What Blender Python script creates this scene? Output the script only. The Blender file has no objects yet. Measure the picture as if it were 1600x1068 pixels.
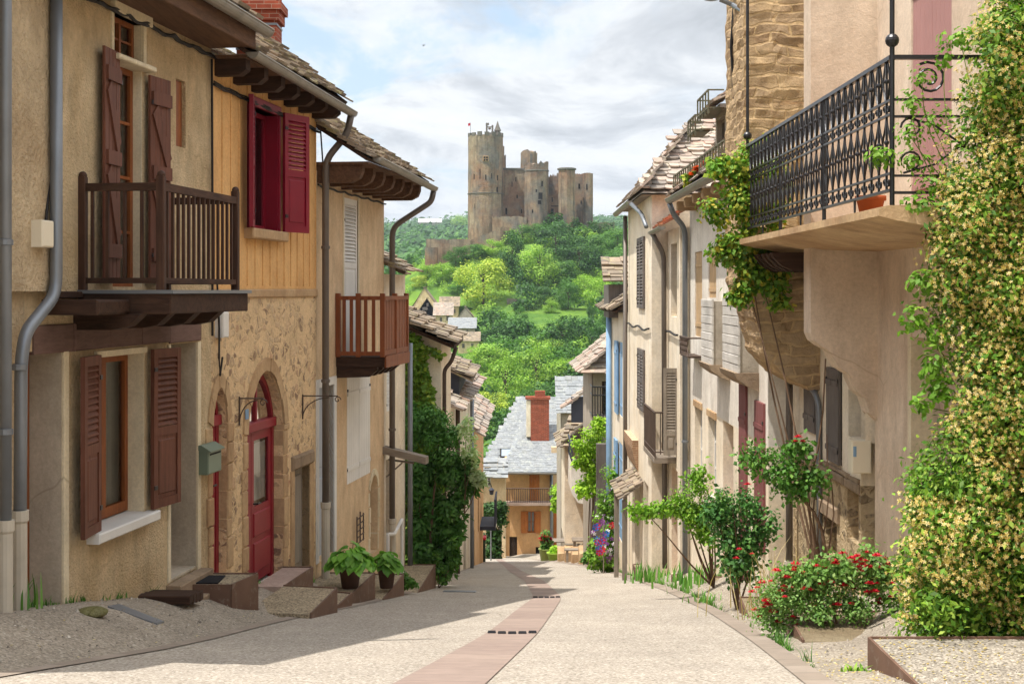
import bpy, math, random
import numpy as np
from mathutils import Vector, Matrix, noise
random.seed(7); RNG = np.random.default_rng(7)
R = math.radians
# ---------------------------------------------------------------- camera, sky, sun, exposure
sc = bpy.context.scene
F = 2222.0                                   # focal length in photo pixels (1600 wide)
cam = bpy.data.cameras.new("camera"); co = bpy.data.objects.new("camera", cam); sc.collection.objects.link(co)
cam.sensor_width = 36.0; cam.lens = 36.0 * F / 1600.0; cam.shift_y = -79.0 / 1600.0
cam.clip_start = 0.1; cam.clip_end = 20000
co.location = (0, 0, 0); co.rotation_euler = (R(90), 0, 0); sc.camera = co
SUN_EL = R(68)   # direction (x,y) towards the sun: left and slightly behind
sdir = Vector((-0.85, -0.5, 0)).normalized() * math.cos(SUN_EL) + Vector((0, 0, math.sin(SUN_EL)))
sun = bpy.data.lights.new("sun", 'SUN'); so = bpy.data.objects.new("sun", sun); sc.collection.objects.link(so)
sun.energy = 4.1; sun.angle = R(0.5); sun.color = (1.0, 0.955, 0.885)
so.rotation_euler = sdir.to_track_quat('Z', 'Y').to_euler()
w = bpy.data.worlds.new("World"); sc.world = w; w.use_nodes = True
nt = w.node_tree; nt.nodes.clear()
def NN(t, typ, **kw):
    n = t.nodes.new(typ)
    for k, v in kw.items():
        if k.startswith('i_'): n.inputs[k[2:].replace('_', ' ')].default_value = v
        else: setattr(n, k, v)
    return n
wo = NN(nt, 'ShaderNodeOutputWorld'); bg = NN(nt, 'ShaderNodeBackground'); bg.inputs[1].default_value = 0.145
sky = NN(nt, 'ShaderNodeTexSky', sky_type='NISHITA', sun_disc=False, sun_elevation=SUN_EL, sun_rotation=math.atan2(-0.85, -0.5))
sky.air_density = 1.0; sky.dust_density = 2.0
tc = NN(nt, 'ShaderNodeTexCoord')
sep = NN(nt, 'ShaderNodeSeparateXYZ'); nt.links.new(tc.outputs['Generated'], sep.inputs[0])
# clouds live on a flat layer overhead: direction / (z + c)
def math_(t, op, a, b=None, c=None, clamp=False):
    n = t.nodes.new('ShaderNodeMath'); n.operation = op; n.use_clamp = clamp
    for i, x in enumerate((a, b, c)):
        if x is None: continue
        if isinstance(x, (int, float)): n.inputs[i].default_value = x
        else: t.links.new(x, n.inputs[i])
    return n.outputs[0]
zc = math_(nt, 'MAXIMUM', sep.outputs[2], 0.0)
den = math_(nt, 'ADD', zc, 0.27)
cx = math_(nt, 'DIVIDE', sep.outputs[0], den); cy = math_(nt, 'DIVIDE', sep.outputs[1], den)
cmb = NN(nt, 'ShaderNodeCombineXYZ'); nt.links.new(cx, cmb.inputs[0]); nt.links.new(cy, cmb.inputs[1])
def wnoise(scale, det, rough, dist, off=(0, 0, 0)):
    mp = NN(nt, 'ShaderNodeMapping'); mp.inputs['Location'].default_value = off
    nt.links.new(cmb.outputs[0], mp.inputs[0])
    n = NN(nt, 'ShaderNodeTexNoise'); n.inputs['Scale'].default_value = scale; n.inputs['Detail'].default_value = det
    n.inputs['Roughness'].default_value = rough; n.inputs['Distortion'].default_value = dist
    nt.links.new(mp.outputs[0], n.inputs['Vector']); return n.outputs['Fac']
def ramp(t, fac, stops):
    r = t.nodes.new('ShaderNodeValToRGB'); t.links.new(fac, r.inputs[0]); e = r.color_ramp.elements
    while len(e) < len(stops): e.new(0.5)
    for i, (p, c) in enumerate(stops):
        e[i].position = p; e[i].color = (c, c, c, 1) if isinstance(c, (int, float)) else (*c, 1)
    return r.outputs[0]
n1 = wnoise(2.3, 11, 0.6, 0.45, (3.1, 0.3, 0)); n2 = wnoise(2.9, 10, 0.62, 0.4, (7.7, 2.2, 0))
cover = ramp(nt, n1, [(0.36, 0.1), (0.43, 0.8), (0.50, 1.0)])
shade = ramp(nt, n2, [(0.34, (5.1, 5.1, 5.15)), (0.48, (4.5, 4.6, 4.7)), (0.56, (3.5, 3.65, 3.85)), (0.66, (2.7, 2.85, 3.05))])
mx = NN(nt, 'ShaderNodeMix', data_type='RGBA'); nt.links.new(cover, mx.inputs[0])
pale = NN(nt, 'ShaderNodeMix', data_type='RGBA'); pale.inputs[0].default_value = 0.5
nt.links.new(sky.outputs[0], pale.inputs[6]); pale.inputs[7].default_value = (2.9, 3.9, 4.9, 1)
nt.links.new(pale.outputs[2], mx.inputs[6]); nt.links.new(shade, mx.inputs[7])
ov = NN(nt, 'ShaderNodeMix', data_type='RGBA', blend_type='MULTIPLY'); ov.inputs[0].default_value = 1.0   # sky above the view made brighter, added as fill for the shaded walls
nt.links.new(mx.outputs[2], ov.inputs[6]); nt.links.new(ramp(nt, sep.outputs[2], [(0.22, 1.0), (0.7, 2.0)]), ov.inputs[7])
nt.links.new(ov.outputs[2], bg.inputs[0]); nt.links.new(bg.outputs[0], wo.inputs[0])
sc.view_settings.view_transform = 'Standard'; sc.view_settings.look = 'None'; sc.view_settings.gamma = 1
sc.view_settings.exposure = 0.58
sc.render.engine = 'CYCLES'
try:
    sc.cycles.use_denoising = True; sc.cycles.max_bounces = 7; sc.cycles.transparent_max_bounces = 12
    sc.cycles.diffuse_bounces = 4; sc.cycles.use_adaptive_sampling = True; sc.cycles.adaptive_threshold = 0.02
    sc.cycles.caustics_reflective = False; sc.cycles.caustics_refractive = False
except Exception: pass
# ---------------------------------------------------------------- mesh helpers
ORIG = {}
COL = sc.collection
def thing(name, label, cat, loc, group=None, kind=None):
    o = bpy.data.objects.new(name, None); COL.objects.link(o); o.location = loc; o.empty_display_size = 0.2
    o['label'] = label; o['category'] = cat
    if group: o['group'] = group
    ORIG[o.name] = Vector(loc); return o
def tag(o, label, cat, group=None):
    o['label'] = label; o['category'] = cat
    if group: o['group'] = group
    return o
class Fr:
    """façade frame: u along the wall, v out of the wall, w up"""
    def __init__(s, x, y, dx, dy, side=1, z=0.0):
        l = math.hypot(dx, dy); s.x, s.y, s.z = x, y, z; s.dx, s.dy = dx / l, dy / l
        s.nx, s.ny = (s.dy * side, -s.dx * side); s.side = side
    def P(s, u, v, w): return Vector((s.x + u * s.dx + v * s.nx, s.y + u * s.dy + v * s.ny, s.z + w))
    def u(s, px, v=0.0):
        k = (px - 800) / F
        return (k * (s.y + v * s.ny) - s.x - v * s.nx) / (s.dx - k * s.dy)
    def w(s, px, py, v=0.0):
        p = s.P(s.u(px, v), v, 0); return (455 - py) / F * p.y - s.z
    def sub(s, u, v, w, ang=0.0):
        p = s.P(u, v, w); c, q = math.cos(ang), math.sin(ang)
        f = Fr(p.x, p.y, s.dx * c - s.dy * q, s.dx * q + s.dy * c, s.side, p.z); return f
WF = Fr(0, 0, 1, 0, 1)                        # world: u=x, v=-y
class MB:
    def __init__(s): s.v = []; s.f = []
    def poly(s, pts):
        n = len(s.v); s.v += [tuple(p) for p in pts]; s.f.append(tuple(range(n, n + len(pts))))
    def hexa(s, p):                            # 8 points: bottom 4, top 4
        n = len(s.v); s.v += [tuple(q) for q in p]
        s.f += [tuple(n + i for i in q) for q in ((3, 2, 1, 0), (4, 5, 6, 7), (0, 1, 5, 4), (1, 2, 6, 5), (2, 3, 7, 6), (3, 0, 4, 7))]
    def fbox(s, f, u0, u1, v0, v1, w0, w1, j=0.0):
        g = lambda: random.uniform(-j, j) if j else 0
        s.hexa([f.P(a + g(), b + g(), c + g()) for c in (w0, w1) for a, b in ((u0, v0), (u1, v0), (u1, v1), (u0, v1))])
    def bbox(s, f, u0, u1, v0, v1, w0, w1, b=0.01, j=0.0):
        """box whose outer face has chamfered edges"""
        g = lambda: random.uniform(-j, j) if j else 0
        A = [(u0 + g(), w0 + g()), (u1 + g(), w0 + g()), (u1 + g(), w1 + g()), (u0 + g(), w1 + g())]
        cu, cw = (u0 + u1) / 2, (w0 + w1) / 2
        B = [(a + (b if a < cu else -b), c + (b if c < cw else -b)) for a, c in A]
        vm = v1 - b; vo = v1 + g()
        n = len(s.v)
        s.v += [tuple(f.P(a, v0, c)) for a, c in A] + [tuple(f.P(a, vm, c)) for a, c in A] + [tuple(f.P(a, vo, c)) for a, c in B]
        for k in (0, 4):
            for i in range(4):
                jn = (i + 1) % 4; s.f.append((n + k + i, n + k + jn, n + k + 4 + jn, n + k + 4 + i))
        s.f.append((n + 8, n + 9, n + 10, n + 11)); s.f.append((n + 3, n + 2, n + 1, n))
    def tube(s, pts, r, n=8, r1=None, cap=True):
        pts = [Vector(p) for p in pts]; m = len(pts); base = len(s.v)
        rs = r if isinstance(r, (list, tuple)) else [r + ((r1 if r1 is not None else r) - r) * i / max(1, m - 1) for i in range(m)]
        up = None
        for i, p in enumerate(pts):
            t = (pts[min(i + 1, m - 1)] - pts[max(i - 1, 0)])
            t = t.normalized() if t.length > 1e-9 else Vector((0, 0, 1))
            if up is None:
                up = t.cross(Vector((0, 0, 1)) if abs(t.z) < 0.9 else Vector((1, 0, 0))).normalized()
            up = (up - t * up.dot(t)); up = up.normalized() if up.length > 1e-6 else t.orthogonal().normalized()
            b = t.cross(up)
            for k in range(n):
                a = 2 * math.pi * k / n; s.v.append(tuple(p + (up * math.cos(a) + b * math.sin(a)) * rs[i]))
        for i in range(m - 1):
            for k in range(n):
                k2 = (k + 1) % n; s.f.append((base + i * n + k, base + i * n + k2, base + (i + 1) * n + k2, base + (i + 1) * n + k))
        if cap:
            s.f.append(tuple(base + k for k in range(n))[::-1]); s.f.append(tuple(base + (m - 1) * n + k for k in range(n)))
    def lathe(s, prof, c, n=16, ax=None):
        c = Vector(c); b = len(s.v)
        for r, z in prof:
            for k in range(n):
                a = 2 * math.pi * k / n; s.v.append((c.x + r * math.cos(a), c.y + r * math.sin(a), c.z + z))
        for i in range(len(prof) - 1):
            for k in range(n):
                k2 = (k + 1) % n; s.f.append((b + i * n + k, b + i * n + k2, b + (i + 1) * n + k2, b + (i + 1) * n + k))
    def ball(s, c, r, n=8, sq=(1, 1, 1)):
        s.lathe([(max(1e-4, r * math.sin(math.pi * i / n)) * sq[0], -r * math.cos(math.pi * i / n) * sq[2]) for i in range(n + 1)], c, n * 2 if n < 8 else 14)
    def prism(s, f, poly, v0, v1):             # polygon in (u,w) swept in v
        n = len(s.v); m = len(poly)
        s.v += [tuple(f.P(a, v0, b)) for a, b in poly] + [tuple(f.P(a, v1, b)) for a, b in poly]
        s.f.append(tuple(range(n, n + m))[::-1]); s.f.append(tuple(range(n + m, n + 2 * m)))
        for i in range(m):
            j = (i + 1) % m; s.f.append((n + i, n + j, n + m + j, n + m + i))
    def uprism(s, f, poly, u0, u1):            # polygon in (v,w) swept along u
        n = len(s.v); m = len(poly)
        s.v += [tuple(f.P(u0, a, b)) for a, b in poly] + [tuple(f.P(u1, a, b)) for a, b in poly]
        s.f.append(tuple(range(n, n + m))[::-1]); s.f.append(tuple(range(n + m, n + 2 * m)))
        for i in range(m):
            j = (i + 1) % m; s.f.append((n + i, n + j, n + m + j, n + m + i))
    def build(s, name, mat, parent=None, smooth=False, loc=None, kind=None):
        return mesh_obj(name, s.v, s.f, mat, parent, smooth, loc, kind)
def mesh_obj(name, v, f, mat, parent=None, smooth=False, loc=None, kind=None):
    me = bpy.data.meshes.new(name)
    o = bpy.data.objects.new(name, me); COL.objects.link(o)
    off = Vector((0, 0, 0))
    if parent is not None: off = ORIG[parent.name]
    elif loc is not None: off = Vector(loc)
    va = np.asarray(v, dtype=np.float64).reshape(-1, 3) - np.array(off)
    if isinstance(f, np.ndarray):
        nf, k = f.shape
        me.vertices.add(len(va)); me.vertices.foreach_set('co', va.astype(np.float32).ravel())
        me.loops.add(nf * k); me.loops.foreach_set('vertex_index', f.astype(np.int32).ravel())
        me.polygons.add(nf); me.polygons.foreach_set('loop_start', np.arange(0, nf * k, k, dtype=np.int32))
        me.polygons.foreach_set('loop_total', np.full(nf, k, dtype=np.int32))
        me.update(calc_edges=True)
    else:
        me.from_pydata([tuple(x) for x in va], [], f); me.update()
    if mat: me.materials.append(mat)
    if smooth: me.polygons.foreach_set('use_smooth', np.ones(len(me.polygons), dtype=bool))
    if parent is not None: o.parent = parent
    elif loc is not None: o.location = loc
    ORIG[o.name] = off if parent is not None or loc is not None else Vector((0, 0, 0))
    if kind: o['kind'] = kind
    return o
# ---------------------------------------------------------------- materials
MATS = {}
def srgb(h):
    if isinstance(h, tuple): return h
    h = h.lstrip('#'); c = [int(h[i:i + 2], 16) / 255 for i in (0, 2, 4)]
    return tuple(x / 12.92 if x <= 0.04045 else ((x + 0.055) / 1.055) ** 2.4 for x in c)
class T:
    def __init__(s, name):
        s.m = bpy.data.materials.new(name); s.m.use_nodes = True; s.t = s.m.node_tree; s.t.nodes.clear()
        s.out = s.t.nodes.new('ShaderNodeOutputMaterial'); s.b = s.t.nodes.new('ShaderNodeBsdfPrincipled')
        s.t.links.new(s.b.outputs[0], s.out.inputs[0]); s.geo = s.t.nodes.new('ShaderNodeNewGeometry')
    def pos(s, scale=(1, 1, 1), obj=False, warp=0.0, wscale=3.0):
        src = s.t.nodes.new('ShaderNodeTexCoord').outputs['Object'] if obj else s.geo.outputs['Position']
        if warp:
            n = s.t.nodes.new('ShaderNodeTexNoise'); n.inputs['Scale'].default_value = wscale; n.inputs['Detail'].default_value = 2
            s.t.links.new(src, n.inputs['Vector'])
            v = s.t.nodes.new('ShaderNodeVectorMath'); v.operation = 'MULTIPLY_ADD'; s.t.links.new(n.outputs['Color'], v.inputs[0])
            v.inputs[1].default_value = (warp,) * 3; s.t.links.new(src, v.inputs[2]); src = v.outputs[0]
        mp = s.t.nodes.new('ShaderNodeMapping'); mp.inputs['Scale'].default_value = scale; s.t.links.new(src, mp.inputs[0]); return mp.outputs[0]
    def noise(s, vec, scale, det=4, rough=0.6, dist=0.0):
        n = s.t.nodes.new('ShaderNodeTexNoise'); n.inputs['Scale'].default_value = scale; n.inputs['Detail'].default_value = det
        n.inputs['Roughness'].default_value = rough; n.inputs['Distortion'].default_value = dist
        s.t.links.new(vec, n.inputs['Vector']); return n.outputs['Fac']
    def vor(s, vec, scale, feature='F1', rnd=1.0):
        n = s.t.nodes.new('ShaderNodeTexVoronoi'); n.feature = feature; n.inputs['Scale'].default_value = scale
        if 'Randomness' in n.inputs: n.inputs['Randomness'].default_value = rnd
        s.t.links.new(vec, n.inputs['Vector']); return n
    def ramp(s, fac, stops): return ramp(s.t, fac, [(p, srgb(c) if isinstance(c, (str, tuple)) else c) for p, c in stops])
    def mix(s, fac, a, b, mode='MIX'):
        n = s.t.nodes.new('ShaderNodeMix'); n.data_type = 'RGBA'; n.blend_type = mode
        for i, x in ((0, fac), (6, a), (7, b)):
            if isinstance(x, (int, float)): n.inputs[i].default_value = x
            elif isinstance(x, (tuple, str)): n.inputs[i].default_value = (*srgb(x), 1)
            else: s.t.links.new(x, n.inputs[i])
        return n.outputs[2]
    def mul(s, col, v0, v1, fac):               # brightness variation
        return s.mix(1.0, col, s.ramp(fac, [(0.25, (v0,) * 3), (0.75, (v1,) * 3)]), 'MULTIPLY')
    def bump(s, h, strength=0.3, dist=0.02, prev=None):
        n = s.t.nodes.new('ShaderNodeBump'); n.inputs['Strength'].default_value = strength; n.inputs['Distance'].default_value = dist
        s.t.links.new(h, n.inputs['Height'])
        if prev is not None: s.t.links.new(prev, n.inputs['Normal'])
        return n.outputs[0]
    def done(s, col, rough=0.85, nrm=None, spec=0.25, metal=0.0):
        if isinstance(col, (tuple, str)): s.b.inputs['Base Color'].default_value = (*srgb(col), 1)
        else: s.t.links.new(col, s.b.inputs['Base Color'])
        if isinstance(rough, (int, float)): s.b.inputs['Roughness'].default_value = rough
        else: s.t.links.new(rough, s.b.inputs['Roughness'])
        s.b.inputs['Specular IOR Level'].default_value = spec; s.b.inputs['Metallic'].default_value = metal
        if nrm is not None: s.t.links.new(nrm, s.b.inputs['Normal'])
        return s.m
def plaster(name, c1, c2, c3=None, grain=0.5, gscale=55, streak=0.35, rough=0.92, stain=1.0):
    t = T(name); p = t.pos(); ps = t.pos((1.7, 1.7, 0.8))
    col = t.mix(t.ramp(t.noise(p, 0.9, 5, 0.6, 0.6), [(0.35, 0.0), (0.65, 1.0)]), c1, c2)
    if c3: col = t.mix(t.ramp(t.noise(ps, 1.6, 5, 0.65), [(0.5, 0.0), (0.75, streak)]), col, c3)
    col = t.mul(col, 1 - 0.2 * stain, 1.08, t.noise(ps, 2.6, 5, 0.65))
    col = t.mul(col, 0.82, 1.08, t.noise(p, gscale * 0.5, 3, 0.7))
    cr = t.vor(t.pos(warp=.5, wscale=1.3), 0.55, 'DISTANCE_TO_EDGE'); cm = math_(t.t, 'MULTIPLY', t.ramp(cr.outputs['Distance'], [(0.0, 1.0), (0.006, 0.0)]), t.ramp(t.noise(p, 0.7, 3), [(0.5, 0.0), (0.62, 0.8)])); col = t.mix(cm, col, c3 or c2)
    col = t.mix(t.ramp(t.noise(p, 2.4, 6, 0.75), [(0.60, 0.0), (0.66, 0.45 * stain)]), col, c2); col = t.mul(col, .9, 1.06, t.noise(p, 160, 2, .8))
    nrm = t.bump(t.noise(p, gscale, 3, 0.65), grain, 0.012 if grain < .8 else .06); nrm = t.bump(t.noise(p, gscale * 0.16, 3, 0.6), grain * 0.6, 0.03, nrm)
    return t.done(col, rough, nrm, 0.15)
def rubble(name, mortar, stones, scale=5.5, amt=0.8, warp=0.12):
    t = T(name); p = t.pos((1, 1, 1.5), warp=warp, wscale=4.0); q = t.pos()
    e = t.vor(p, scale, 'DISTANCE_TO_EDGE'); c = t.vor(p, scale)
    sc_ = t.ramp(c.outputs['Color'], [(i / max(1, len(stones) - 1), x) for i, x in enumerate(stones)])
    sepc = t.t.nodes.new('ShaderNodeSeparateColor'); t.t.links.new(c.outputs['Color'], sepc.inputs[0])
    keep = t.ramp(sepc.outputs[1], [(1 - amt, 0.0), (min(1, 1.02 - amt), 1.0)])
    edge = t.ramp(e.outputs['Distance'], [(0.05, 0.0), (0.11, 1.0)])
    msk = math_(t.t, 'MULTIPLY', keep, edge); msk = math_(t.t, 'MULTIPLY', msk, t.ramp(t.noise(q, 7, 4, .7), [(0.38, 0.1), (0.56, .95)]))
    col = t.mix(msk, mortar, sc_); col = t.mul(col, 0.8, 1.1, t.noise(q, 2.0, 5, 0.6)); col = t.mul(col, 0.8, 1.12, t.noise(q, 26, 4, 0.7))
    nrm = t.bump(math_(t.t, 'ADD', math_(t.t, 'MULTIPLY', msk, 0.6), t.noise(q, 22, 5, 0.7)), 0.75, 0.04)
    return t.done(col, 0.93, nrm, 0.12)
def wood(name, c1, c2, axis='z', rough=0.7, scale=1.0, bump=0.25):
    t = T(name); s = {'z': (14, 14, 0.9), 'y': (14, 0.9, 14), 'x': (0.9, 14, 14)}[axis]
    p = t.pos(tuple(x * scale for x in s)); col = t.mix(t.ramp(t.noise(p, 1.5, 5, 0.65, 0.8), [(0.3, 0.0), (0.7, 1.0)]), c1, c2)
    col = t.mul(col, 0.72, 1.18, t.noise(t.pos(), 1.7, 5, .65)); wl = tuple(min(1, x * 1.9 + .03) for x in srgb(c2)); col = t.mix(t.ramp(t.noise(p, 5, 5, .8), [(.6, 0.0), (.74, .4)]), col, wl); return t.done(col, rough, t.bump(t.noise(p, 2.5, 4, 0.7), bump, 0.006), 0.2)
def paint(name, c, rough=0.55, var=0.15, bump=0.08, metal=0, spec=0.3, c2=None):
    t = T(name); p = t.pos(); col = t.mul(t.mix(0.0, c, c), 1 - var, 1 + var * 0.5, t.noise(p, 2.3, 5, 0.6))
    if c2: col = t.mix(t.ramp(t.noise(p, 9, 5, 0.7), [(0.55, 0.0), (0.68, 0.7)]), col, c2)
    return t.done(col, rough, t.bump(t.noise(p, 45, 3), bump, 0.004), spec, metal)
def tilemat(name, cols, rough=0.8, lichen=None, spec=0.3, lam=0.0):
    t = T(name); p = t.pos(); isl = t.geo.outputs['Random Per Island']
    col = t.ramp(isl, [(i / max(1, len(cols) - 1), c) for i, c in enumerate(cols)])
    col = t.mul(col, 0.72, 1.15, t.noise(p, 7, 5, 0.65))
    if lichen: col = t.mix(t.ramp(t.noise(p, 3.2, 6, 0.7), [(0.54, 0.0), (0.64, 0.75)]), col, lichen)
    return t.done(col, rough, t.bump(t.noise(p, 18, 4, 0.7), 0.4, 0.02), spec)
def leafmat(name, cols, trans=0.3, rough=0.55, yellow=None, spec=0.3, big=0.6):
    t = T(name); isl = t.geo.outputs['Random Per Island']
    col = t.ramp(isl, [(i / max(1, len(cols) - 1), c) for i, c in enumerate(cols)])
    col = t.mul(col, 0.7, 1.25, t.noise(t.pos(), big, 3, 0.6))
    t.done(col, rough, None, spec)
    tr = t.t.nodes.new('ShaderNodeBsdfTranslucent'); t.t.links.new(t.mix(1.0, col, (1.0, 1.15, 0.6), 'MULTIPLY'), tr.inputs[0])
    ms = t.t.nodes.new('ShaderNodeMixShader'); ms.inputs[0].default_value = trans
    t.t.links.new(t.b.outputs[0], ms.inputs[1]); t.t.links.new(tr.outputs[0], ms.inputs[2]); t.t.links.new(ms.outputs[0], t.out.inputs[0]); return t.m
def glassmat(name, tint=(0.9, 0.95, 1)):
    t = T(name); g = t.t.nodes.new('ShaderNodeBsdfGlossy'); g.inputs['Roughness'].default_value = 0.03
    tr = t.t.nodes.new('ShaderNodeBsdfTransparent'); tr.inputs[0].default_value = (*tint, 1)
    fr = t.t.nodes.new('ShaderNodeFresnel'); fr.inputs[0].default_value = 1.5
    ms = t.t.nodes.new('ShaderNodeMixShader'); t.t.links.new(math_(t.t, 'ADD', fr.outputs[0], 0.05, clamp=True), ms.inputs[0])
    t.t.links.new(tr.outputs[0], ms.inputs[1]); t.t.links.new(g.outputs[0], ms.inputs[2]); t.t.links.new(ms.outputs[0], t.out.inputs[0]); return t.m
M = dict(
 plaster_tan=plaster('plaster_tan', '#ebd3ac', '#d6ba90', '#a08664', 0.9, 42, 0.5),
 plaster_rough=plaster('plaster_rough', '#dbc5a3', '#c0a785', '#8d7961', 1.0, 26, 0.45),
 plaster_ochre=plaster('plaster_ochre', '#e4b87e', '#d8a66c', '#be9262', 0.25, 60, 0.35),
 plaster_peach=plaster('plaster_peach', '#e0c6a2', '#d0b28e', '#a89072', 0.3, 50, 0.5),
 plaster_cream=plaster('plaster_cream', '#efe3cf', '#e4d2b6', '#b8a388', 0.3, 50, 0.4),
 plaster_white=plaster('plaster_white', '#ece5d9', '#dcd2c4', '#b0a392', 0.3, 40, 0.4),
 plaster_pink=plaster('plaster_pink', '#decbb6', '#d0b9a2', '#a58f79', 0.3, 50, 0.5, stain=0.9),
 plaster_salmon=plaster('plaster_salmon', '#d8ae80', '#cba070', '#ab8560', 0.3, 40, 0.35),
 plaster_grey=plaster('plaster_grey', '#b5ab9c', '#a39888', '#7f7568', 0.4, 40, 0.4),
 reveal=plaster('reveal_render', '#c9bda9', '#b5a893', '#958a78', 0.15, 60, 0.4),
 surround=plaster('cream_surround', '#e3d6ba', '#d6c6a6', '#ab9c80', 0.15, 70, 0.35),
 rub_ochre=rubble('rubble_ochre', '#e2c398', ['#a38670', '#cbaa84', '#8d7260', '#d8bc98', '#b98468'], 7.0, 0.62, .2),
 rub_grey=rubble('rubble_grey', '#bfa987', ['#8b7c68', '#b39c78', '#6f6353', '#a88f6d'], 5.0, 0.85),
 dressed=plaster('dressed_stone', '#c6a983', '#b08f6b', '#85694f', 0.6, 28, 0.5),
 sandstone=plaster('grey_sandstone', '#a48f77', '#8c7863', '#655748', 0.6, 28, 0.5),
 wood_dark=wood('dark_oak', '#2b1d16', '#4a3427', 'x', 0.75), wood_darky=wood('dark_oak_rail', '#35231a', '#553b2c', 'y', 0.7),
 wood_darkz=wood('dark_oak_post', '#33221b', '#553b2d', 'z', 0.6), wood_soffit=wood('soffit_boards', '#4b3527', '#6e513c', 'y', 0.8),
 wood_shut=wood('shutter_brown', '#5a382b', '#754a3a', 'z', 0.6, bump=0.15), wood_lintel=wood('painted_lintel', '#5c463e', '#735a50', 'y', 0.8),
 wood_win=wood('window_wood', '#7a4526', '#94582f', 'z', 0.5), wood_orange=wood('balcony_wood', '#6e3b22', '#8a4f30', 'z', 0.5),
 wood_grey=wood('weathered_wood', '#7b7267', '#978c7e', 'z', 0.85), wood_greyx=wood('weathered_plank', '#756a5e', '#94887a', 'x', 0.85),
 wood_tan=wood('tan_door_wood', '#a5622f', '#bb7640', 'z', 0.6), wood_slate=wood('grey_shutter_wood', '#5b5450', '#736b66', 'z', 0.7),
 red=paint('red_paint', '#7d1226', 0.45, 0.18, 0.1), red_door=paint('red_door_paint', '#86222b', 0.5, 0.15, 0.1),
 mauve=paint('mauve_paint', '#7c4a48', 0.7, 0.2, 0.15), white=paint('white_paint', '#d9d6d0', 0.6, 0.12), bluegrey=paint('blue_grey_paint', '#aab0b8', 0.6, 0.1),
 blue=paint('blue_paint', '#7f9fbd', 0.6, 0.2), cream_box=paint('cream_box', '#ded3bc', 0.5, 0.06, 0.03), green_box=paint('green_box', '#6f7d6c', 0.4, 0.1, 0.03),
 zinc=paint('zinc', '#7d8186', 0.45, 0.2, 0.1, 0.5, 0.5), zinc_brown=paint('brown_zinc', '#6a6159', 0.5, 0.2, 0.1, 0.3, 0.4), gutter=paint('gutter_zinc', '#8d877d', 0.5, 0.25, 0.15, 0.35, 0.4),
 castiron=paint('cast_iron_cream', '#b9b0a0', 0.6, 0.2), iron=paint('black_iron', '#2c2b2e', 0.35, 0.2, 0.05, 0.4, 0.5), rustiron=paint('rusty_iron', '#55463c', 0.7, 0.3, 0.2),
 corten=paint('steel_edging', '#6e5445', 0.75, 0.25, 0.2, c2='#86776a'), cable=paint('black_cable', '#201c1a', 0.6, 0.1), curtain=paint('pale_curtain', '#9b978a', 0.9, 0.1),
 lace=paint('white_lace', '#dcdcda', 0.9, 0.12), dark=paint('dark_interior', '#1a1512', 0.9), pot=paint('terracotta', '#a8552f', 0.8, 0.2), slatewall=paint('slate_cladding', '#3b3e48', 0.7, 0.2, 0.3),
 glass=glassmat('window_glass'), rubber=paint('black_mat', '#15151a', 0.9), pink_slab=plaster('pink_stone', '#b9a294', '#a68f82', '#84746a', 0.3, 40, 0.3),
 tile_brown=tilemat('stone_tiles', ['#7d7062', '#93836f', '#6a6055', '#a3907a', '#857463'], lichen='#9a9266'),
 tile_pink=tilemat('pink_stone_tiles', ['#978a80', '#a89a8c', '#857b72', '#b8a494', '#938579', '#ae8f7e'], lichen='#b0a890'),
 tile_slate=tilemat('slate_tiles', ['#85888a', '#8b8e90', '#7d8082', '#919394', '#868785'], 0.65, '#a2a49c', 0.25),
 tile_terra=tilemat('terracotta_tiles', ['#a85b3c', '#bb6f4d', '#96503a', '#c98a68', '#a88060']),
)
def brickmat(name, c1, c2, mortar, sx=4.6, ax=(1, 1)):
    t = T(name); src = t.geo.outputs['Position']; sp = t.t.nodes.new('ShaderNodeSeparateXYZ'); t.t.links.new(src, sp.inputs[0])
    xy = math_(t.t, 'ADD', sp.outputs[0], sp.outputs[1]); cm = t.t.nodes.new('ShaderNodeCombineXYZ'); t.t.links.new(xy, cm.inputs[0]); t.t.links.new(sp.outputs[2], cm.inputs[1])
    b = t.t.nodes.new('ShaderNodeTexBrick'); t.t.links.new(cm.outputs[0], b.inputs['Vector']); b.inputs['Scale'].default_value = sx
    b.inputs['Color1'].default_value = (*srgb(c1), 1); b.inputs['Color2'].default_value = (*srgb(c2), 1); b.inputs['Mortar'].default_value = (*srgb(mortar), 1)
    b.inputs['Mortar Size'].default_value = 0.02; b.inputs['Row Height'].default_value = 0.3; b.inputs['Brick Width'].default_value = 1.0
    col = t.mul(b.outputs['Color'], 0.75, 1.15, t.noise(t.pos(), 6, 4)); return t.done(col, 0.9, t.bump(b.outputs['Fac'], -0.5, 0.01), 0.1)
M['brick'] = brickmat('red_brick', '#9c4f3a', '#84402f', '#9a8474')
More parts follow.
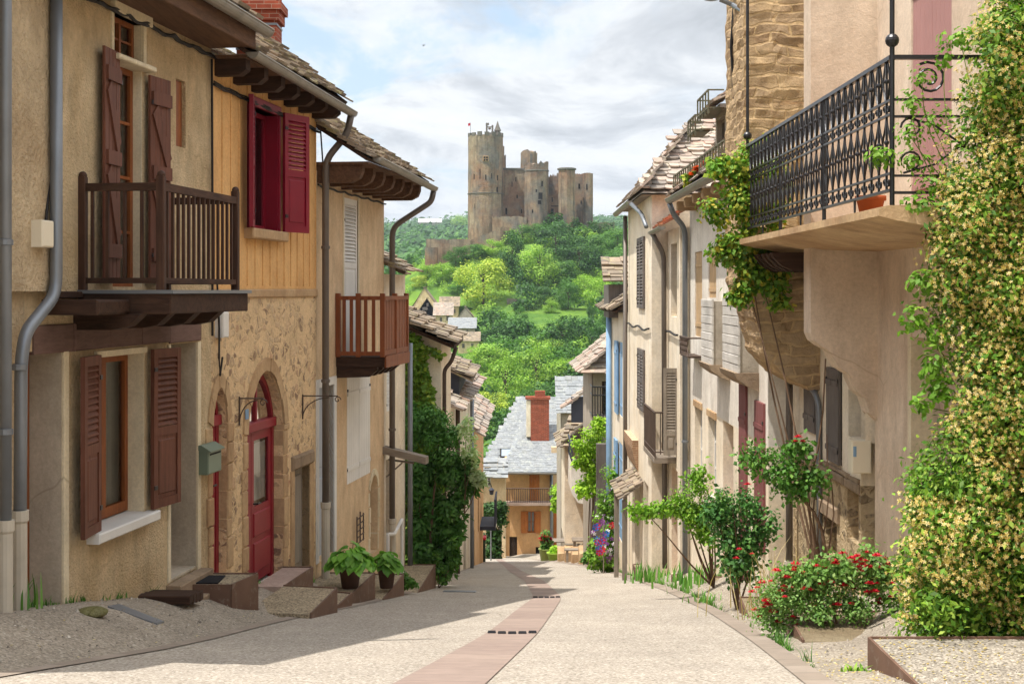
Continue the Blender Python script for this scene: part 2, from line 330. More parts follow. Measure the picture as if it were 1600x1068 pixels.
# ---------------------------------------------------------------- reusable builders
def arch_pts(u0, u1, ws, wt, n=7):
    """pointed arch from spring line ws to apex wt, left to right"""
    c = (u0 + u1) / 2; h = (u1 - u0) / 2; H = wt - ws; out = []
    for i in range(n + 1):
        t = i / n; out.append((u0 + h * (1 - math.cos(t * math.pi / 2)) ** 0.85, ws + H * math.sin(t * math.pi / 2) ** 0.95))
    return out + [(2 * c - a, b) for a, b in out[-2::-1]]
def wall_mesh(f, u0, u1, w0, w1, ops, D, th=None, sides=True, back=True):
    m = MB(); us = sorted({u0, u1, *[o[k] for o in ops for k in ('u0', 'u1') if u0 < o[k] < u1]}); ws = sorted({w0, w1, *[o[k] for o in ops for k in ('w0', 'w1') if w0 < o[k] < w1]})
    def sub(a, st): 
        r = []
        for x, y in zip(a, a[1:]):
            n = max(1, int((y - x) / st)); r += [x + (y - x) * i / n for i in range(n)]
        return r + [a[-1]]
    for a0, a1 in zip(us, us[1:]):
        for b0, b1 in zip(ws, ws[1:]):
            cu, cw = (a0 + a1) / 2, (b0 + b1) / 2
            if any(o['u0'] < cu < o['u1'] and o['w0'] < cw < o['w1'] for o in ops): continue
            m.poly([f.P(a0, 0, b0), f.P(a1, 0, b0), f.P(a1, 0, b1), f.P(a0, 0, b1)])
    for o in ops:
        a0, a1, b0, b1, d = o['u0'], o['u1'], o['w0'], o['w1'], o.get('d', 0.2)
        if 'arch' in o:
            ap = arch_pts(a0, a1, o['arch'], b1)
            for (x0, y0), (x1, y1) in zip(ap, ap[1:]):
                m.poly([f.P(x0, 0, y0), f.P(x1, 0, y1), f.P(x1, 0, b1), f.P(x0, 0, b1)])
            path = [(a0, b0)] + ap + [(a1, b0)]
        else: path = [(a0, b0), (a0, b1), (a1, b1), (a1, b0)]
        path = path + [path[0]]
        for (x0, y0), (x1, y1) in zip(path, path[1:]):
            m.poly([f.P(x0, 0, y0), f.P(x1, 0, y1), f.P(x1, -d, y1), f.P(x0, -d, y0)])
    if sides:
        m.poly([f.P(u0, 0, w0), f.P(u0, 0, w1), f.P(u0, -D, w1), f.P(u0, -D, w0)])
        m.poly([f.P(u1, 0, w0), f.P(u1, 0, w1), f.P(u1, -D, w1), f.P(u1, -D, w0)])
        m.poly([f.P(u0, 0, w1), f.P(u1, 0, w1), f.P(u1, -D, w1), f.P(u0, -D, w1)])
    if back: m.poly([f.P(u0, -D, w0), f.P(u1, -D, w0), f.P(u1, -D, w1), f.P(u0, -D, w1)])
    return m
def op(f, px0, px1, pyt, pyb, d=0.2, ref=None, **k):
    r = ref if ref is not None else px1
    return dict(u0=f.u(px0), u1=f.u(px1), w0=f.w(r, pyb), w1=f.w(r, pyt), d=d, **k)
def shutter(f, parent, u0, u1, w0, w1, v, mat, style='louver', th=0.035, name='shutter', split=0.5, ang=0.0, hinge='u1'):
    """a shutter leaf in the plane v (or swung by ang about its hinge edge)"""
    W, H = abs(u1 - u0), w1 - w0
    if ang and hinge == 'u1':
        q = f.sub(u1 - W * math.cos(ang), v + W * math.sin(ang), w0, f.side * ang)
    elif ang: q = f.sub(u0, v, w0, -f.side * ang)
    else: q = f.sub(min(u0, u1), v, w0, 0)
    m = MB(); st = min(0.075, W * 0.2); rl = 0.09
    if style == 'louver':
        m.fbox(q, 0, st, 0, th, 0, H); m.fbox(q, W - st, W, 0, th, 0, H)
        hs = [0, H * (1 - split) - rl / 2, H - rl]
        for h in hs: m.fbox(q, st, W - st, 0.002, th - 0.002, h, h + rl)
        m.fbox(q, st, W - st, th * 0.3, th * 0.6, rl, hs[1]); m.bbox(q, st + 0.03, W - st - 0.03, th * 0.6, th * 0.9, rl + 0.04, hs[1] - 0.04, 0.012)
        a, b = hs[1] + rl, hs[2]; n = max(4, int((b - a) / 0.055))
        for i in range(n):
            y = a + (b - a) * (i + 0.15) / n; dy = (b - a) / n
            m.hexa([q.P(st, 0.006, y + dy * 0.75), q.P(W - st, 0.006, y + dy * 0.75), q.P(W - st, th - 0.004, y), q.P(st, th - 0.004, y),
                    q.P(st, 0.006, y + dy * 0.98), q.P(W - st, 0.006, y + dy * 0.98), q.P(W - st, th - 0.004, y + dy * 0.23), q.P(st, th - 0.004, y + dy * 0.23)])
    elif style == 'planks':
        n = max(3, round(W / 0.11))
        for i in range(n): m.bbox(q, W * i / n + 0.002, W * (i + 1) / n - 0.002, 0, th * 0.7, 0, H, 0.006)
        for h in (H * 0.1, H * 0.5, H * 0.86): m.fbox(q, 0.02, W - 0.02, th * 0.7, th * 1.35, h, h + 0.13)
        for a, b in ((H * 0.1 + 0.13, H * 0.5), (H * 0.5 + 0.13, H * 0.86)):
            m.hexa([q.P(0.02, th * 0.7, b - 0.1), q.P(0.12, th * 0.7, b), q.P(W - 0.02, th * 0.7, a + 0.1), q.P(W - 0.12, th * 0.7, a),
                    q.P(0.02, th * 1.2, b - 0.1), q.P(0.12, th * 1.2, b), q.P(W - 0.02, th * 1.2, a + 0.1), q.P(W - 0.12, th * 1.2, a)])
    elif style == 'boards':
        n = max(2, round(W / 0.13))
        for i in range(n): m.bbox(q, W * i / n + 0.002, W * (i + 1) / n - 0.002, 0, th, 0, H, 0.005)
        for h in (H * 0.12, H * 0.82): m.fbox(q, 0.01, W - 0.01, th, th + 0.012, h, h + 0.06)
    elif style == 'slats':
        m.fbox(q, 0, st, 0, th, 0, H); m.fbox(q, W - st, W, 0, th, 0, H); n = max(6, int(H / 0.07))
        for h in (0, H / 2 - 0.04, H - 0.08): m.fbox(q, st, W - st, 0.002, th - 0.002, h, h + 0.08)
        for i in range(n):
            y = 0.05 + (H - 0.1) * i / n; dy = (H - 0.1) / n
            m.hexa([q.P(st, 0.006, y + dy * 0.6), q.P(W - st, 0.006, y + dy * 0.6), q.P(W - st, th - 0.004, y), q.P(st, th - 0.004, y),
                    q.P(st, 0.006, y + dy * 0.85), q.P(W - st, 0.006, y + dy * 0.85), q.P(W - st, th - 0.004, y + dy * 0.25), q.P(st, th - 0.004, y + dy * 0.25)])
    o = m.build(name, mat, parent)
    for h in (H * 0.12, H * 0.86):
        hm = MB(); hm.fbox(q, W - 0.05 if hinge == 'u1' else -0.0, W + 0.01 if hinge == 'u1' else 0.06, th, th + 0.01, h, h + 0.04); hm.build('hinge', M['iron'], o)
    return o
def window(f, parent, u0, u1, w0, w1, v, frame, panes=(2, 3), fw=0.06, bar=0.03, name='window', back='dark', backd=0.12):
    m = MB(); m.fbox(f, u0, u0 + fw, v - 0.05, v, w0, w1); m.fbox(f, u1 - fw, u1, v - 0.05, v, w0, w1)
    m.fbox(f, u0 + fw, u1 - fw, v - 0.05, v, w0, w0 + fw * 1.3); m.fbox(f, u0 + fw, u1 - fw, v - 0.05, v, w1 - fw, w1)
    nu, nw = panes
    for i in range(1, nu): c = u0 + (u1 - u0) * i / nu; m.fbox(f, c - bar, c + bar, v - 0.045, v + 0.004, w0 + fw * 1.3, w1 - fw)
    for i in range(1, nw): c = w0 + (w1 - w0) * i / nw; m.fbox(f, u0 + fw, u1 - fw, v - 0.04, v - 0.006, c - bar * 0.5, c + bar * 0.5)
    o = m.build(name, frame, parent)
    g = MB(); g.poly([f.P(u0 + fw, v - 0.03, w0 + fw), f.P(u1 - fw, v - 0.03, w0 + fw), f.P(u1 - fw, v - 0.03, w1 - fw), f.P(u0 + fw, v - 0.03, w1 - fw)]); g.build('pane', M['glass'], o)
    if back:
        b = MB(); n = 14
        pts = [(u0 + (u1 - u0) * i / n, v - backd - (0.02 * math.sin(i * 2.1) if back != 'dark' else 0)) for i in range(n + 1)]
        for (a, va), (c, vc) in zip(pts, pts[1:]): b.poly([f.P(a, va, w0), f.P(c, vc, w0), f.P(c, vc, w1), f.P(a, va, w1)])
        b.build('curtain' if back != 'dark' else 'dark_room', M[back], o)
    return o
def door(f, parent, u0, u1, w0, w1, v, mat, glass=False, handle=True, panels=2, name='door'):
    m = MB(); m.fbox(f, u0, u1, v - 0.05, v, w0, w1); W, H = u1 - u0, w1 - w0
    for i in range(panels):
        a, b = w0 + H * (0.06 + i * 0.92 / panels), w0 + H * ((i + 1) * 0.92 / panels)
        if glass and i == panels - 1: continue
        m.bbox(f, u0 + W * 0.16, u1 - W * 0.16, v, v + 0.02, a, b, 0.018)
    o = m.build(name, mat, parent)
    if handle:
        h = MB(); c = f.P(u0 + W * 0.12, v + 0.05, w0 + 1.0); h.tube([f.P(u0 + W * 0.12, v, w0 + 1.0), c, f.P(u0 + W * 0.12 + 0.1, v + 0.05, w0 + 1.0)], 0.012, 6); h.build('handle', M['iron'], o)
    return o
def pipe(f, parent, pts, r, mat, name='downpipe', collars=(), shoe=None):
    m = MB(); P = [f.P(*p) for p in pts]; Q = [P[0]]
    for a, b, c in zip(P, P[1:], P[2:]):       # round the bends
        d1 = (a - b); d2 = (c - b); L = min(0.16, d1.length * 0.45, d2.length * 0.45)
        p0, p1 = b + d1.normalized() * L, b + d2.normalized() * L
        for t in (0, 0.25, 0.5, 0.75, 1): Q.append(p0 * (1 - t) ** 2 + b * 2 * t * (1 - t) + p1 * t * t)
    Q.append(P[-1]); m.tube(Q, r, 12); o = m.build(name, mat, parent, smooth=True)
    for z in collars:
        x = P[-1]; c = MB(); c.lathe([(r, 0), (r * 1.28, 0.005), (r * 1.28, 0.045), (r, 0.05)], (x.x, x.y, z), 12); c.build('pipe_collar', mat, o)
    if shoe:
        x = P[-1]; c = MB(); c.lathe([(r * 1.0, shoe), (r * 1.45, shoe), (r * 1.45, shoe - 0.08), (r * 1.2, shoe - 0.1), (r * 1.2, P[-1].z - shoe * 0), (0.01, P[-1].z)], (x.x, x.y, 0), 12); c.build('cast_iron_foot', M['castiron'], o)
    return o
def gutter(f, parent, u0, u1, v, w0, w1, r=0.075, name='gutter', mat='gutter'):
    m = MB(); n = 8; N = 14
    def ring(u, w, rr): return [f.P(u, v + rr * math.cos(math.pi + math.pi * i / n), w + rr * math.sin(math.pi + math.pi * i / n)) for i in range(n + 1)]
    for rr in (r, r - 0.008):
        A, B = ring(u0, w0, rr), ring(u1, w1, rr)
        for i in range(n): m.poly([A[i], A[i + 1], B[i + 1], B[i]])
    for u, w in ((u0, w0), (u1, w1)): m.poly(ring(u, w, r))
    m.tube([f.P(u0, v + r, w0), f.P(u1, v + r, w1)], 0.011, 6)
    k = max(2, int(abs(u1 - u0) / 0.5))
    for i in range(k + 1):
        t = i / k; u, w = u0 + (u1 - u0) * t, w0 + (w1 - w0) * t; a, b = ring(u - 0.012, w, r + 0.006), ring(u + 0.012, w, r + 0.006)
        for j in range(n): m.poly([a[j], a[j + 1], b[j + 1], b[j]])
    return m.build(name, M[mat], parent)
def tiles(m, o, right, up, W, H, tw=0.28, th=0.2, thick=0.03, jit=0.35, keep=None, round_=False):
    """overlapping stone tiles on the plane o + right*a + up*b; a in 0..W, b in 0..H"""
    o, right, up = Vector(o), Vector(right).normalized(), Vector(up).normalized(); nrm = right.cross(up).normalized()
    if nrm.z < 0: nrm = -nrm
    b = 0.0; row = 0
    while b < H:
        a = -random.uniform(0, tw)
        while a < W:
            ww = tw * random.uniform(1 - jit, 1 + jit); x0, x1 = max(a, -0.03), min(a + ww, W + 0.03)
            if x1 - x0 > 0.04 and (keep is None or keep((x0 + x1) / 2, b)):
                bb = b + random.uniform(-1, 1) * th * 0.12 * (jit / 0.35); L = th * random.uniform(1.5, 1.8); tk = thick * random.uniform(0.7, 1.4)
                lift = tk * (1.3 if thick > .02 else .9) + random.uniform(0, 0.3) * thick; g = 0.004
                sk = random.uniform(-1, 1) * 0.02 * jit
                P = lambda aa, bb2, c: o + right * aa + up * bb2 + nrm * c
                if round_:
                    c = (x0 + x1) / 2; h = (x1 - x0) / 2 - g; ring = [(c + h * math.cos(t), bb + h * 0.55 - h * 0.55 * math.sin(t)) for t in [math.pi * i / 6 for i in range(7)]] + [(c - h, bb + L), (c + h, bb + L)]
                    n = len(m.v); k = len(ring)
                    m.v += [tuple(P(p, q, lift * (1 - (q - bb) / L * 0.9))) for p, q in ring] + [tuple(P(p, q, lift * (1 - (q - bb) / L * 0.9) + tk)) for p, q in ring]
                    m.f.append(tuple(range(n + k, n + 2 * k)))
                    for i in range(k): m.f.append((n + i, n + (i + 1) % k, n + k + (i + 1) % k, n + k + i))
                else:
                    m.hexa([P(x0 + g, bb + sk, lift), P(x1 - g, bb - sk, lift), P(x1 - g, bb + L, 0), P(x0 + g, bb + L, 0),
                            P(x0 + g, bb + sk, lift + tk), P(x1 - g, bb - sk, lift + tk), P(x1 - g, bb + L, tk), P(x0 + g, bb + L, tk)])
            a += ww
        b += th; row += 1
def roof_slope(f, parent, u0, u1, v, w, pitch, length, mat, tw=0.28, th=0.2, thick=0.03, name='roof', under='wood_dark', hips=None, round_=False):
    """roof plane that starts at the eave (v,w) and climbs away from the street"""
    o = f.P(u0, v, w); right = f.P(u1, v, w) - o; up = (f.P(u0, v - math.cos(pitch), w + math.sin(pitch)) - o)
    m = MB(); tiles(m, o, right, up, right.length, length, tw, th, thick, keep=hips, round_=round_)
    ob = m.build(name, M[mat], parent)
    d = MB(); n = right.normalized().cross(up.normalized()); n = n if n.z > 0 else -n; u = up.normalized() * length
    b = [o + u * 0.01, o + right + u * 0.01, o + right + u, o + u]; d.hexa([p - n * 0.05 for p in b] + [p - n * 0.004 for p in b]); d.build('roof_boards', M[under], ob)
    return ob
def stones(m, f, u0, u1, w0, w1, v0=-0.05, v1=0.03, cw=0.35, ch=0.2, j=0.02, gap=0.015, keep=None, var=0.4):
    w = w0
    while w < w1 - 0.02:
        h = min(ch * random.uniform(1 - var, 1 + var), w1 - w); u = u0 - random.uniform(0, 0.0)
        while u < u1 - 0.02:
            l = min(cw * random.uniform(0.55, 1.5), u1 - u)
            if u1 - u - l < cw * 0.3: l = u1 - u
            if keep is None or keep(u + l / 2, w + h / 2): m.bbox(f, u + gap / 2, u + l - gap / 2, v0, v1 + random.uniform(-0.6, 1) * j, w + gap / 2, w + h - gap / 2, min(0.02, h * 0.2), j * 0.5)
            u += l
        w += h
def arch_stones(m, f, u0, u1, w0, ws, wt, t=0.2, v0=-0.1, v1=0.02, n=9, jamb=0.3):
    ap = arch_pts(u0, u1, ws, wt, 7); c = Vector(((u0 + u1) / 2, ws - 0.1))
    k = len(ap); step = 2
    for i in range(0, k - 1, step):
        seg = ap[i:i + step + 1]
        outer = [(p[0] + (Vector(p) - c).normalized().x * t, p[1] + (Vector(p) - c).normalized().y * t) for p in seg]
        poly = [tuple((Vector(p) * 0.985 + sum((Vector(q) for q in seg + outer), Vector((0, 0))) / (2 * len(seg)) * 0.015)) for p in seg + outer[::-1]]
        m.prism(f, poly, v0, v1 + random.uniform(-0.006, 0.01))
    w = w0
    while w < ws - 0.05:
        h = min(jamb * random.uniform(0.7, 1.3), ws - w)
        for s in (0, 1):
            tt = t * random.uniform(0.8, 1.35); a, b = (u0 - tt, u0) if s == 0 else (u1, u1 + tt)
            m.bbox(f, a, b, v0, v1 + random.uniform(-0.006, 0.01), w + 0.006, w + h - 0.006, 0.012, 0.004)
        w += h
# ---------------------------------------------------------------- foliage
def leaf_arrays(C, D, L, Wd, seed=0, droop=0.0, bias=0.7):
    rng = np.random.default_rng(seed); n = len(C)
    L = np.full(n, L) if np.isscalar(L) else L; L = L * rng.uniform(0.6, 1.35, n)
    r = rng.normal(size=(n, 3)); r /= np.linalg.norm(r, axis=1, keepdims=True)
    N = D * bias * 0.7 + r * (1.1 - bias * 0.5) + np.array([-0.25, -0.15, 0.55]); N /= np.linalg.norm(N, axis=1, keepdims=True) + 1e-9
    t = rng.normal(size=(n, 3)) + np.array([0, 0, -droop]); t -= N * (t * N).sum(1, keepdims=True); t /= np.linalg.norm(t, axis=1, keepdims=True) + 1e-9
    b = np.cross(N, t); l = L[:, None]; w_ = l * Wd
    V = np.stack([C, C + t * l * 0.5 + b * w_ * 0.5 + N * l * 0.1, C + t * l, C + t * l * 0.5 - b * w_ * 0.5 + N * l * 0.1], 1).reshape(-1, 3)
    Fc = np.arange(4 * n).reshape(n, 4); return V, Fc
def leaves(name, C, D, L, mat, parent=None, Wd=0.6, seed=0, droop=0.0, bias=0.7, kind=None, loc=None):
    V, Fc = leaf_arrays(np.asarray(C, float), np.asarray(D, float), L, Wd, seed, droop, bias)
    return mesh_obj(name, V, Fc, mat, parent, False, loc, kind)
def cloud(lobes, n, seed=0, shell=0.45, cut=True):
    """points and outward directions spread through a set of ellipsoid lobes (cx,cy,cz,rx,ry,rz)"""
    rng = np.random.default_rng(seed); lobes = np.asarray(lobes, float); vol = (lobes[:, 3] * lobes[:, 4] * lobes[:, 5]) ** (2 / 3); k = rng.choice(len(lobes), n, p=vol / vol.sum())
    d = rng.normal(size=(n, 3)); d /= np.linalg.norm(d, axis=1, keepdims=True); rad = 1 - shell * rng.random(n) ** 1.6
    rad *= 1 + 0.22 * np.sin(d[:, 0] * 7 + k) * np.sin(d[:, 1] * 6 + k * 2) * np.sin(d[:, 2] * 6 + k * 3) + 0.14 * np.abs(rng.normal(size=n))
    C = lobes[k, :3] + d * rad[:, None] * lobes[k, 3:]
    return C, d
def stems(m, base, tips, r=0.03, wob=0.1, n=6, r1=0.006, seg=6):
    for tp in tips:
        a, b = Vector(base), Vector(tp); pts = []
        o = [random.uniform(-wob, wob) for _ in range(4)]
        for i in range(seg + 1):
            t = i / seg; p = a.lerp(b, t); s = math.sin(t * math.pi); pts.append(p + Vector((o[0] * s + o[2] * math.sin(t * 6.3) * 0.4, o[1] * s + o[3] * math.sin(t * 6.3) * 0.4, 0)))
        m.tube(pts, r, n, r1)
M['mauve_l'] = paint('mauve_shutter_paint', '#a57a75', 0.7, 0.12, 0.15); M['surround_d'] = paint('beige_door_paint', '#b59f8c', 0.7, 0.1)
M['wood_tanl'] = wood('pale_tan_boards', '#a98b66', '#c4a680', 'z', 0.8); M['wood_pale'] = wood('bleached_boards', '#b5afa6', '#d0cbc3', 'y', 0.85); M['wood_greyz'] = M['wood_grey']
M['rustgreen'] = paint('green_rusty_iron', '#5f5d48', 0.7, 0.3, 0.2, c2='#8a5a3c'); M['brick_dull'] = brickmat('dull_brick', '#a58468', '#8d6c54', '#b9a68a', 6)
M['sky_glass'] = paint('sky_glass', '#9aa6b0', 0.1, 0.05, 0, 0.3, 1.0)
def pillar_m():
    t = T('weathered_stone'); q = t.pos(); sp = t.t.nodes.new('ShaderNodeSeparateXYZ'); t.t.links.new(t.pos(warp=.22, wscale=2.2), sp.inputs[0])
    cm = t.t.nodes.new('ShaderNodeCombineXYZ'); t.t.links.new(math_(t.t, 'ADD', sp.outputs[0], sp.outputs[1]), cm.inputs[0]); t.t.links.new(sp.outputs[2], cm.inputs[1])
    b = t.t.nodes.new('ShaderNodeTexBrick'); t.t.links.new(cm.outputs[0], b.inputs['Vector']); b.inputs['Scale'].default_value = 1.0; b.offset = .37; b.squash = 1.4; b.squash_frequency = 3
    b.inputs['Brick Width'].default_value = .36; b.inputs['Row Height'].default_value = .125; b.inputs['Mortar Size'].default_value = .018; b.inputs['Mortar Smooth'].default_value = .6
    b.inputs['Color1'].default_value = (*srgb('#b59c7e'), 1); b.inputs['Color2'].default_value = (*srgb('#977d60'), 1); b.inputs['Mortar'].default_value = (*srgb('#c6a981'), 1)
    col = t.mix(t.ramp(t.noise(q, 1.7, 5, .7), [(.42, 0.0), (.62, .75)]), b.outputs['Color'], '#cdb189'); col = t.mul(col, .72, 1.12, t.noise(q, 11, 5, .7)); col = t.mul(col, .8, 1.1, t.noise(q, 3, 3, .6))
    h = math_(t.t, 'ADD', math_(t.t, 'MULTIPLY', b.outputs['Fac'], -.35), t.noise(q, 14, 6, .75)); return t.done(col, .95, t.bump(h, .8, .03), .1)
M['pillar_stone'] = pillar_m()
M['pink'] = M['pink_slab']; M['bark'] = wood('bark', '#5a4636', '#7c6450', 'z', .9); M['bark_green'] = paint('green_stem', '#6b7a3a', .7)
M['sandy'] = plaster('sandy_gravel', '#c4b394', '#ab987a', '#8d7b62', 1.0, 60, .3); M['moss'] = plaster('mossy_stone', '#77743e', '#8a8468', '#5c5a30', .8, 30, .5)
M['leaf_jas'] = leafmat('jasmine_leaf', ['#426a20', '#62902c', '#8aae3a', '#30541a', '#acc450'], .3); M['petal_cream'] = leafmat('cream_petal', ['#ecd888', '#dfc26a', '#f4e6b2', '#d0a850', '#e8cc78'], .35)
M['leaf_bright'] = leafmat('bright_leaf', ['#6a9a2c', '#88b53a', '#567f26', '#a4c74e'], .4); M['leaf_vine'] = leafmat('vine_leaf', ['#5f8f2c', '#7fa938', '#4b7424', '#a3b544', '#c2a63c'], .35)
M['leaf_mid'] = leafmat('mid_leaf', ['#4b7a2c', '#5f8f38', '#3b6324', '#7ba448'], .3); M['leaf_rose'] = leafmat('rose_leaf', ['#3f6e34', '#54883e', '#315a2a', '#78a452'], .25); M['leaf_rosegreen'] = leafmat('small_rose_leaf', ['#6f9a48', '#88b05a', '#557e38', '#a4c272'], .35)
M['leaf_blade'] = leafmat('blade_leaf', ['#5f9440', '#77a84c', '#4a7a34'], .35); M['dry_grass'] = leafmat('dry_grass', ['#c2ae72', '#b39d62', '#d0c08a'], .3)
M['leaf_lime'] = leafmat('lime_leaf', ['#9cc436', '#b3d548', '#86ad2e'], .45); M['leaf_dark'] = leafmat('dark_leaf', ['#2c4c1e', '#395d26', '#223c18', '#4a7030'], .2); M['leaf_dark2'] = leafmat('shrub_leaf', ['#4b7a34', '#5e9040', '#3c6428', '#7aa858'], .35)
M['leaf_ivy'] = leafmat('ivy_leaf', ['#5a8028', '#7c9c32', '#476a20', '#9cac40'], .25); M['leaf_pale'] = leafmat('pale_leaf', ['#b9cc98', '#d0dcb4', '#9ab878'], .4); M['leaf_hosta'] = leafmat('broad_leaf', ['#6fa43c', '#88bc4c', '#5a8e32', '#a0cc64'], .35)
M['petal_red'] = leafmat('red_petal', ['#c01830', '#d8243c', '#9c1028'], .2); M['petal_purple'] = leafmat('purple_petal', ['#7a3a86', '#93509c'], .2); M['petal_white'] = leafmat('white_petal', ['#e6e0e0', '#d8c8d4'], .2); M['petal_orange'] = leafmat('orange_petal', ['#d85a30', '#e2703c'], .2); M['petal_blue'] = leafmat('blue_plastic', ['#2c5cae', '#3a70c8'], .1)
M['pot_dark'] = paint('brown_pot', '#5c4236', .7); M['pot_green'] = paint('olive_pot', '#7a8446', .6); M['pot_lime'] = paint('lime_planter', '#8fae3c', .6); M['green_dark'] = paint('dark_green_plastic', '#26382c', .5)
M['tile_slate_plain'] = paint('pale_roof', '#b8b6b0', .7)

M['grit'] = tilemat('grit', ['#6c655c', '#a89e90', '#8a8074', '#cfc6b8'], .9); M['petal_dry'] = leafmat('dry_petal', ['#d9c27c', '#b79a55', '#8a7a3c', '#e6d6a2'], .2)
t = T('sunny_gravel'); p = t.pos(); v = t.vor(p, 70); c = t.ramp(v.outputs['Color'], [(0.0, '#5c554c'), (0.35, '#8c8478'), (0.7, '#a89f91'), (1.0, '#c8c0b3')]); c = t.mul(c, .6, 1.1, t.noise(p, 2.4, 6, .7)); M['gravel_sun'] = t.done(c, .95, t.bump(v.outputs['Distance'], -.8, .012), .1)
# ---------------------------------------------------------------- ground
RL = [(-30, -4.2), (5, -3.7), (8.7, -3.15), (11, -2.65), (15.6, -2.4), (18.7, -2.02), (23.3, -1.68), (33.6, -1.5), (46, -1.34), (56, -1.26), (64, -1.6), (80, -2.2), (95, -3)]
RR = [(-30, 0.2), (5, 1.5), (8.4, 1.78), (12.1, 2.07), (17, 2.37), (24, 2.6), (33.6, 2.64), (46, 2.48), (57, 1.8), (66, 0.9), (80, -0.2), (95, -1.5)]
CL = [(-30, -2.6), (5, -1.1), (8.4, -0.76), (13.4, -0.24), (18.7, 0.1), (21.9, 0.34), (30.9, 0.28), (40.9, -0.09), (50, -0.3), (60, -0.6), (80, -1.1)]
CR = [(-30, -2.0), (5, -0.5), (8.4, -0.19), (13.4, 0.24), (18.7, 0.58), (21.9, 0.77), (30.9, 0.7), (40.9, 0.28), (50, 0.05), (60, -0.3), (80, -0.8)]
def ip(tab, y): return float(np.interp(y, [a for a, b in tab], [b for a, b in tab]))
def sm(t): t = min(1, max(0, t)); return t * t * (3 - 2 * t)
def smip(tab, y): return (ip(tab, y - 1.2) + 2 * ip(tab, y) + ip(tab, y + 1.2)) / 4
PROF = [(-60, 5), (-30, 3.0), (0, -0.85), (88, -16.25), (110, -24), (150, -33), (220, -31), (260, -23), (300, -16.5), (340, -10.5), (380, -3.5), (398, 3), (412, 12), (428, 16), (445, 19), (480, 20), (520, 16), (600, -12), (800, 0), (1000, 17), (1300, 38), (1600, 56), (2000, 84), (2400, 106), (3000, 102), (5000, 90), (9000, 60)]
def terrain(x, y):
    z = ip(PROF, y)
    if y < 90:
        l, r = smip(RL, y), smip(RR, y); k = 1.0 if y < 30 else max(0.45, 1 - (y - 30) / 50)
        z += 0.30 * k * sm((l - x) / 1.1) + 0.32 * k * sm((y - 9.7) / .9) * sm((x - r - (0.75 if y < 14 else max(0.0, 0.75 - (y - 14) * 0.12))) / 0.9) - 0.05 * math.cos(min(1, abs(x) / 3) * math.pi / 2)
        if x < l - .15 or x > r + .25: z += 0.02 * noise.noise(Vector((x * 2.3, y * 2.0, 5))) + 0.008 * noise.noise(Vector((x * 7, y * 6, 1)))

        out = max(0, abs(x) - 9); z -= min(16, out * out * 0.03) if y > 0 else 0
    elif y < 720:
        t = sm((y - 150) / 90) * sm((720 - y) / 120)
        g = math.exp(-((x - 8) / (93 if x < 8 else 150)) ** 2); base = -45
        z2 = base + (z - base) * g; z = z * (1 - t) + z2 * t
        z += 1.2 * noise.noise(Vector((x / 18, y / 18, 0))) * t
    else:
        t = sm((y - 720) / 400); z += t * (22 * noise.noise(Vector((x / 420, y / 420, 3))) + 8 * noise.noise(Vector((x / 120, y / 120, 7)))) + t * x * 0.03
    return z
def road_z(x, y): return terrain(x, y)
def ray_ground(px, py, y0=6, y1=4000):
    kx, kz = (px - 800) / F, (455 - py) / F; y = y0
    while y < y1:
        if terrain(kx * y, y) >= kz * y: return Vector((kx * y, y, terrain(kx * y, y)))
        y += 0.1 if y < 100 else (1 if y < 800 else 5)
    return Vector((kx * y1, y1, 0))
def gp(x, y, dz=0.0): return Vector((x, y, terrain(x, y) + dz))
def grid_mesh(name, xs, ys, zf, mat, kind='structure'):
    V = np.array([(x, y, zf(x, y)) for y in ys for x in xs]); nx, ny = len(xs), len(ys)
    i = np.arange(nx - 1)[None, :] + (np.arange(ny - 1) * nx)[:, None]; Fc = np.stack([i, i + 1, i + nx + 1, i + nx], -1).reshape(-1, 4)
    return mesh_obj(name, V, Fc, mat, None, True, None, kind)
def sym(a): return sorted(set([-x for x in a] + a))
xs = sym([round(i * 0.16, 3) for i in range(0, 44)] + [7.4, 8, 9, 10, 12, 14, 17, 21, 26, 32, 38, 45, 52, 60, 70, 82, 96, 112, 130, 150, 175, 205, 240, 290, 350, 430, 540, 680, 860, 1100, 1400, 1900, 2600, 4000, 6500])
ys = [-60, -40, -30, -20, -12, -6] + [i * 0.3 for i in range(0, 300)] + [90 + i * 3 for i in range(0, 37)] + [201 + i * 4 for i in range(0, 110)] + [645 + i * 20 for i in range(0, 100)] + [2660, 2800, 3000, 3300, 3700, 4200, 5000, 6500, 9000]
t = T('ground_material'); p = t.pos(); grav = t.mix(t.ramp(t.noise(p, 48, 4, 0.75), [(0.38, 0.0), (0.62, 1.0)]), '#c0b3a0', '#7d7264'); gv = t.vor(p, 55); grav = t.mix(.55, grav, t.ramp(gv.outputs['Color'], [(0.0, '#5c554d'), (0.4, '#8f8578'), (0.8, '#b5ab9c'), (1.0, '#d8d0c4')])); grav = t.mul(grav, 0.75, 1.12, t.noise(p, 1.3, 6, .7))
gr = t.mix(t.ramp(t.noise(p, 0.06, 5, 0.65), [(0.4, 0.0), (0.6, 1.0)]), '#6d8a34', '#4c6c2c'); gr = t.mul(gr, 0.75, 1.15, t.noise(p, 0.5, 5, 0.7))
sy = t.t.nodes.new('ShaderNodeSeparateXYZ'); t.t.links.new(t.geo.outputs['Position'], sy.inputs[0])
far = math_(t.t, 'MULTIPLY', math_(t.t, 'SUBTRACT', sy.outputs[1], 84), 0.2, clamp=True)
sd = math_(t.t, 'MULTIPLY', math_(t.t, 'SUBTRACT', math_(t.t, 'ABSOLUTE', sy.outputs[0]), 8), 0.4, clamp=True); far = math_(t.t, 'MAXIMUM', far, sd)
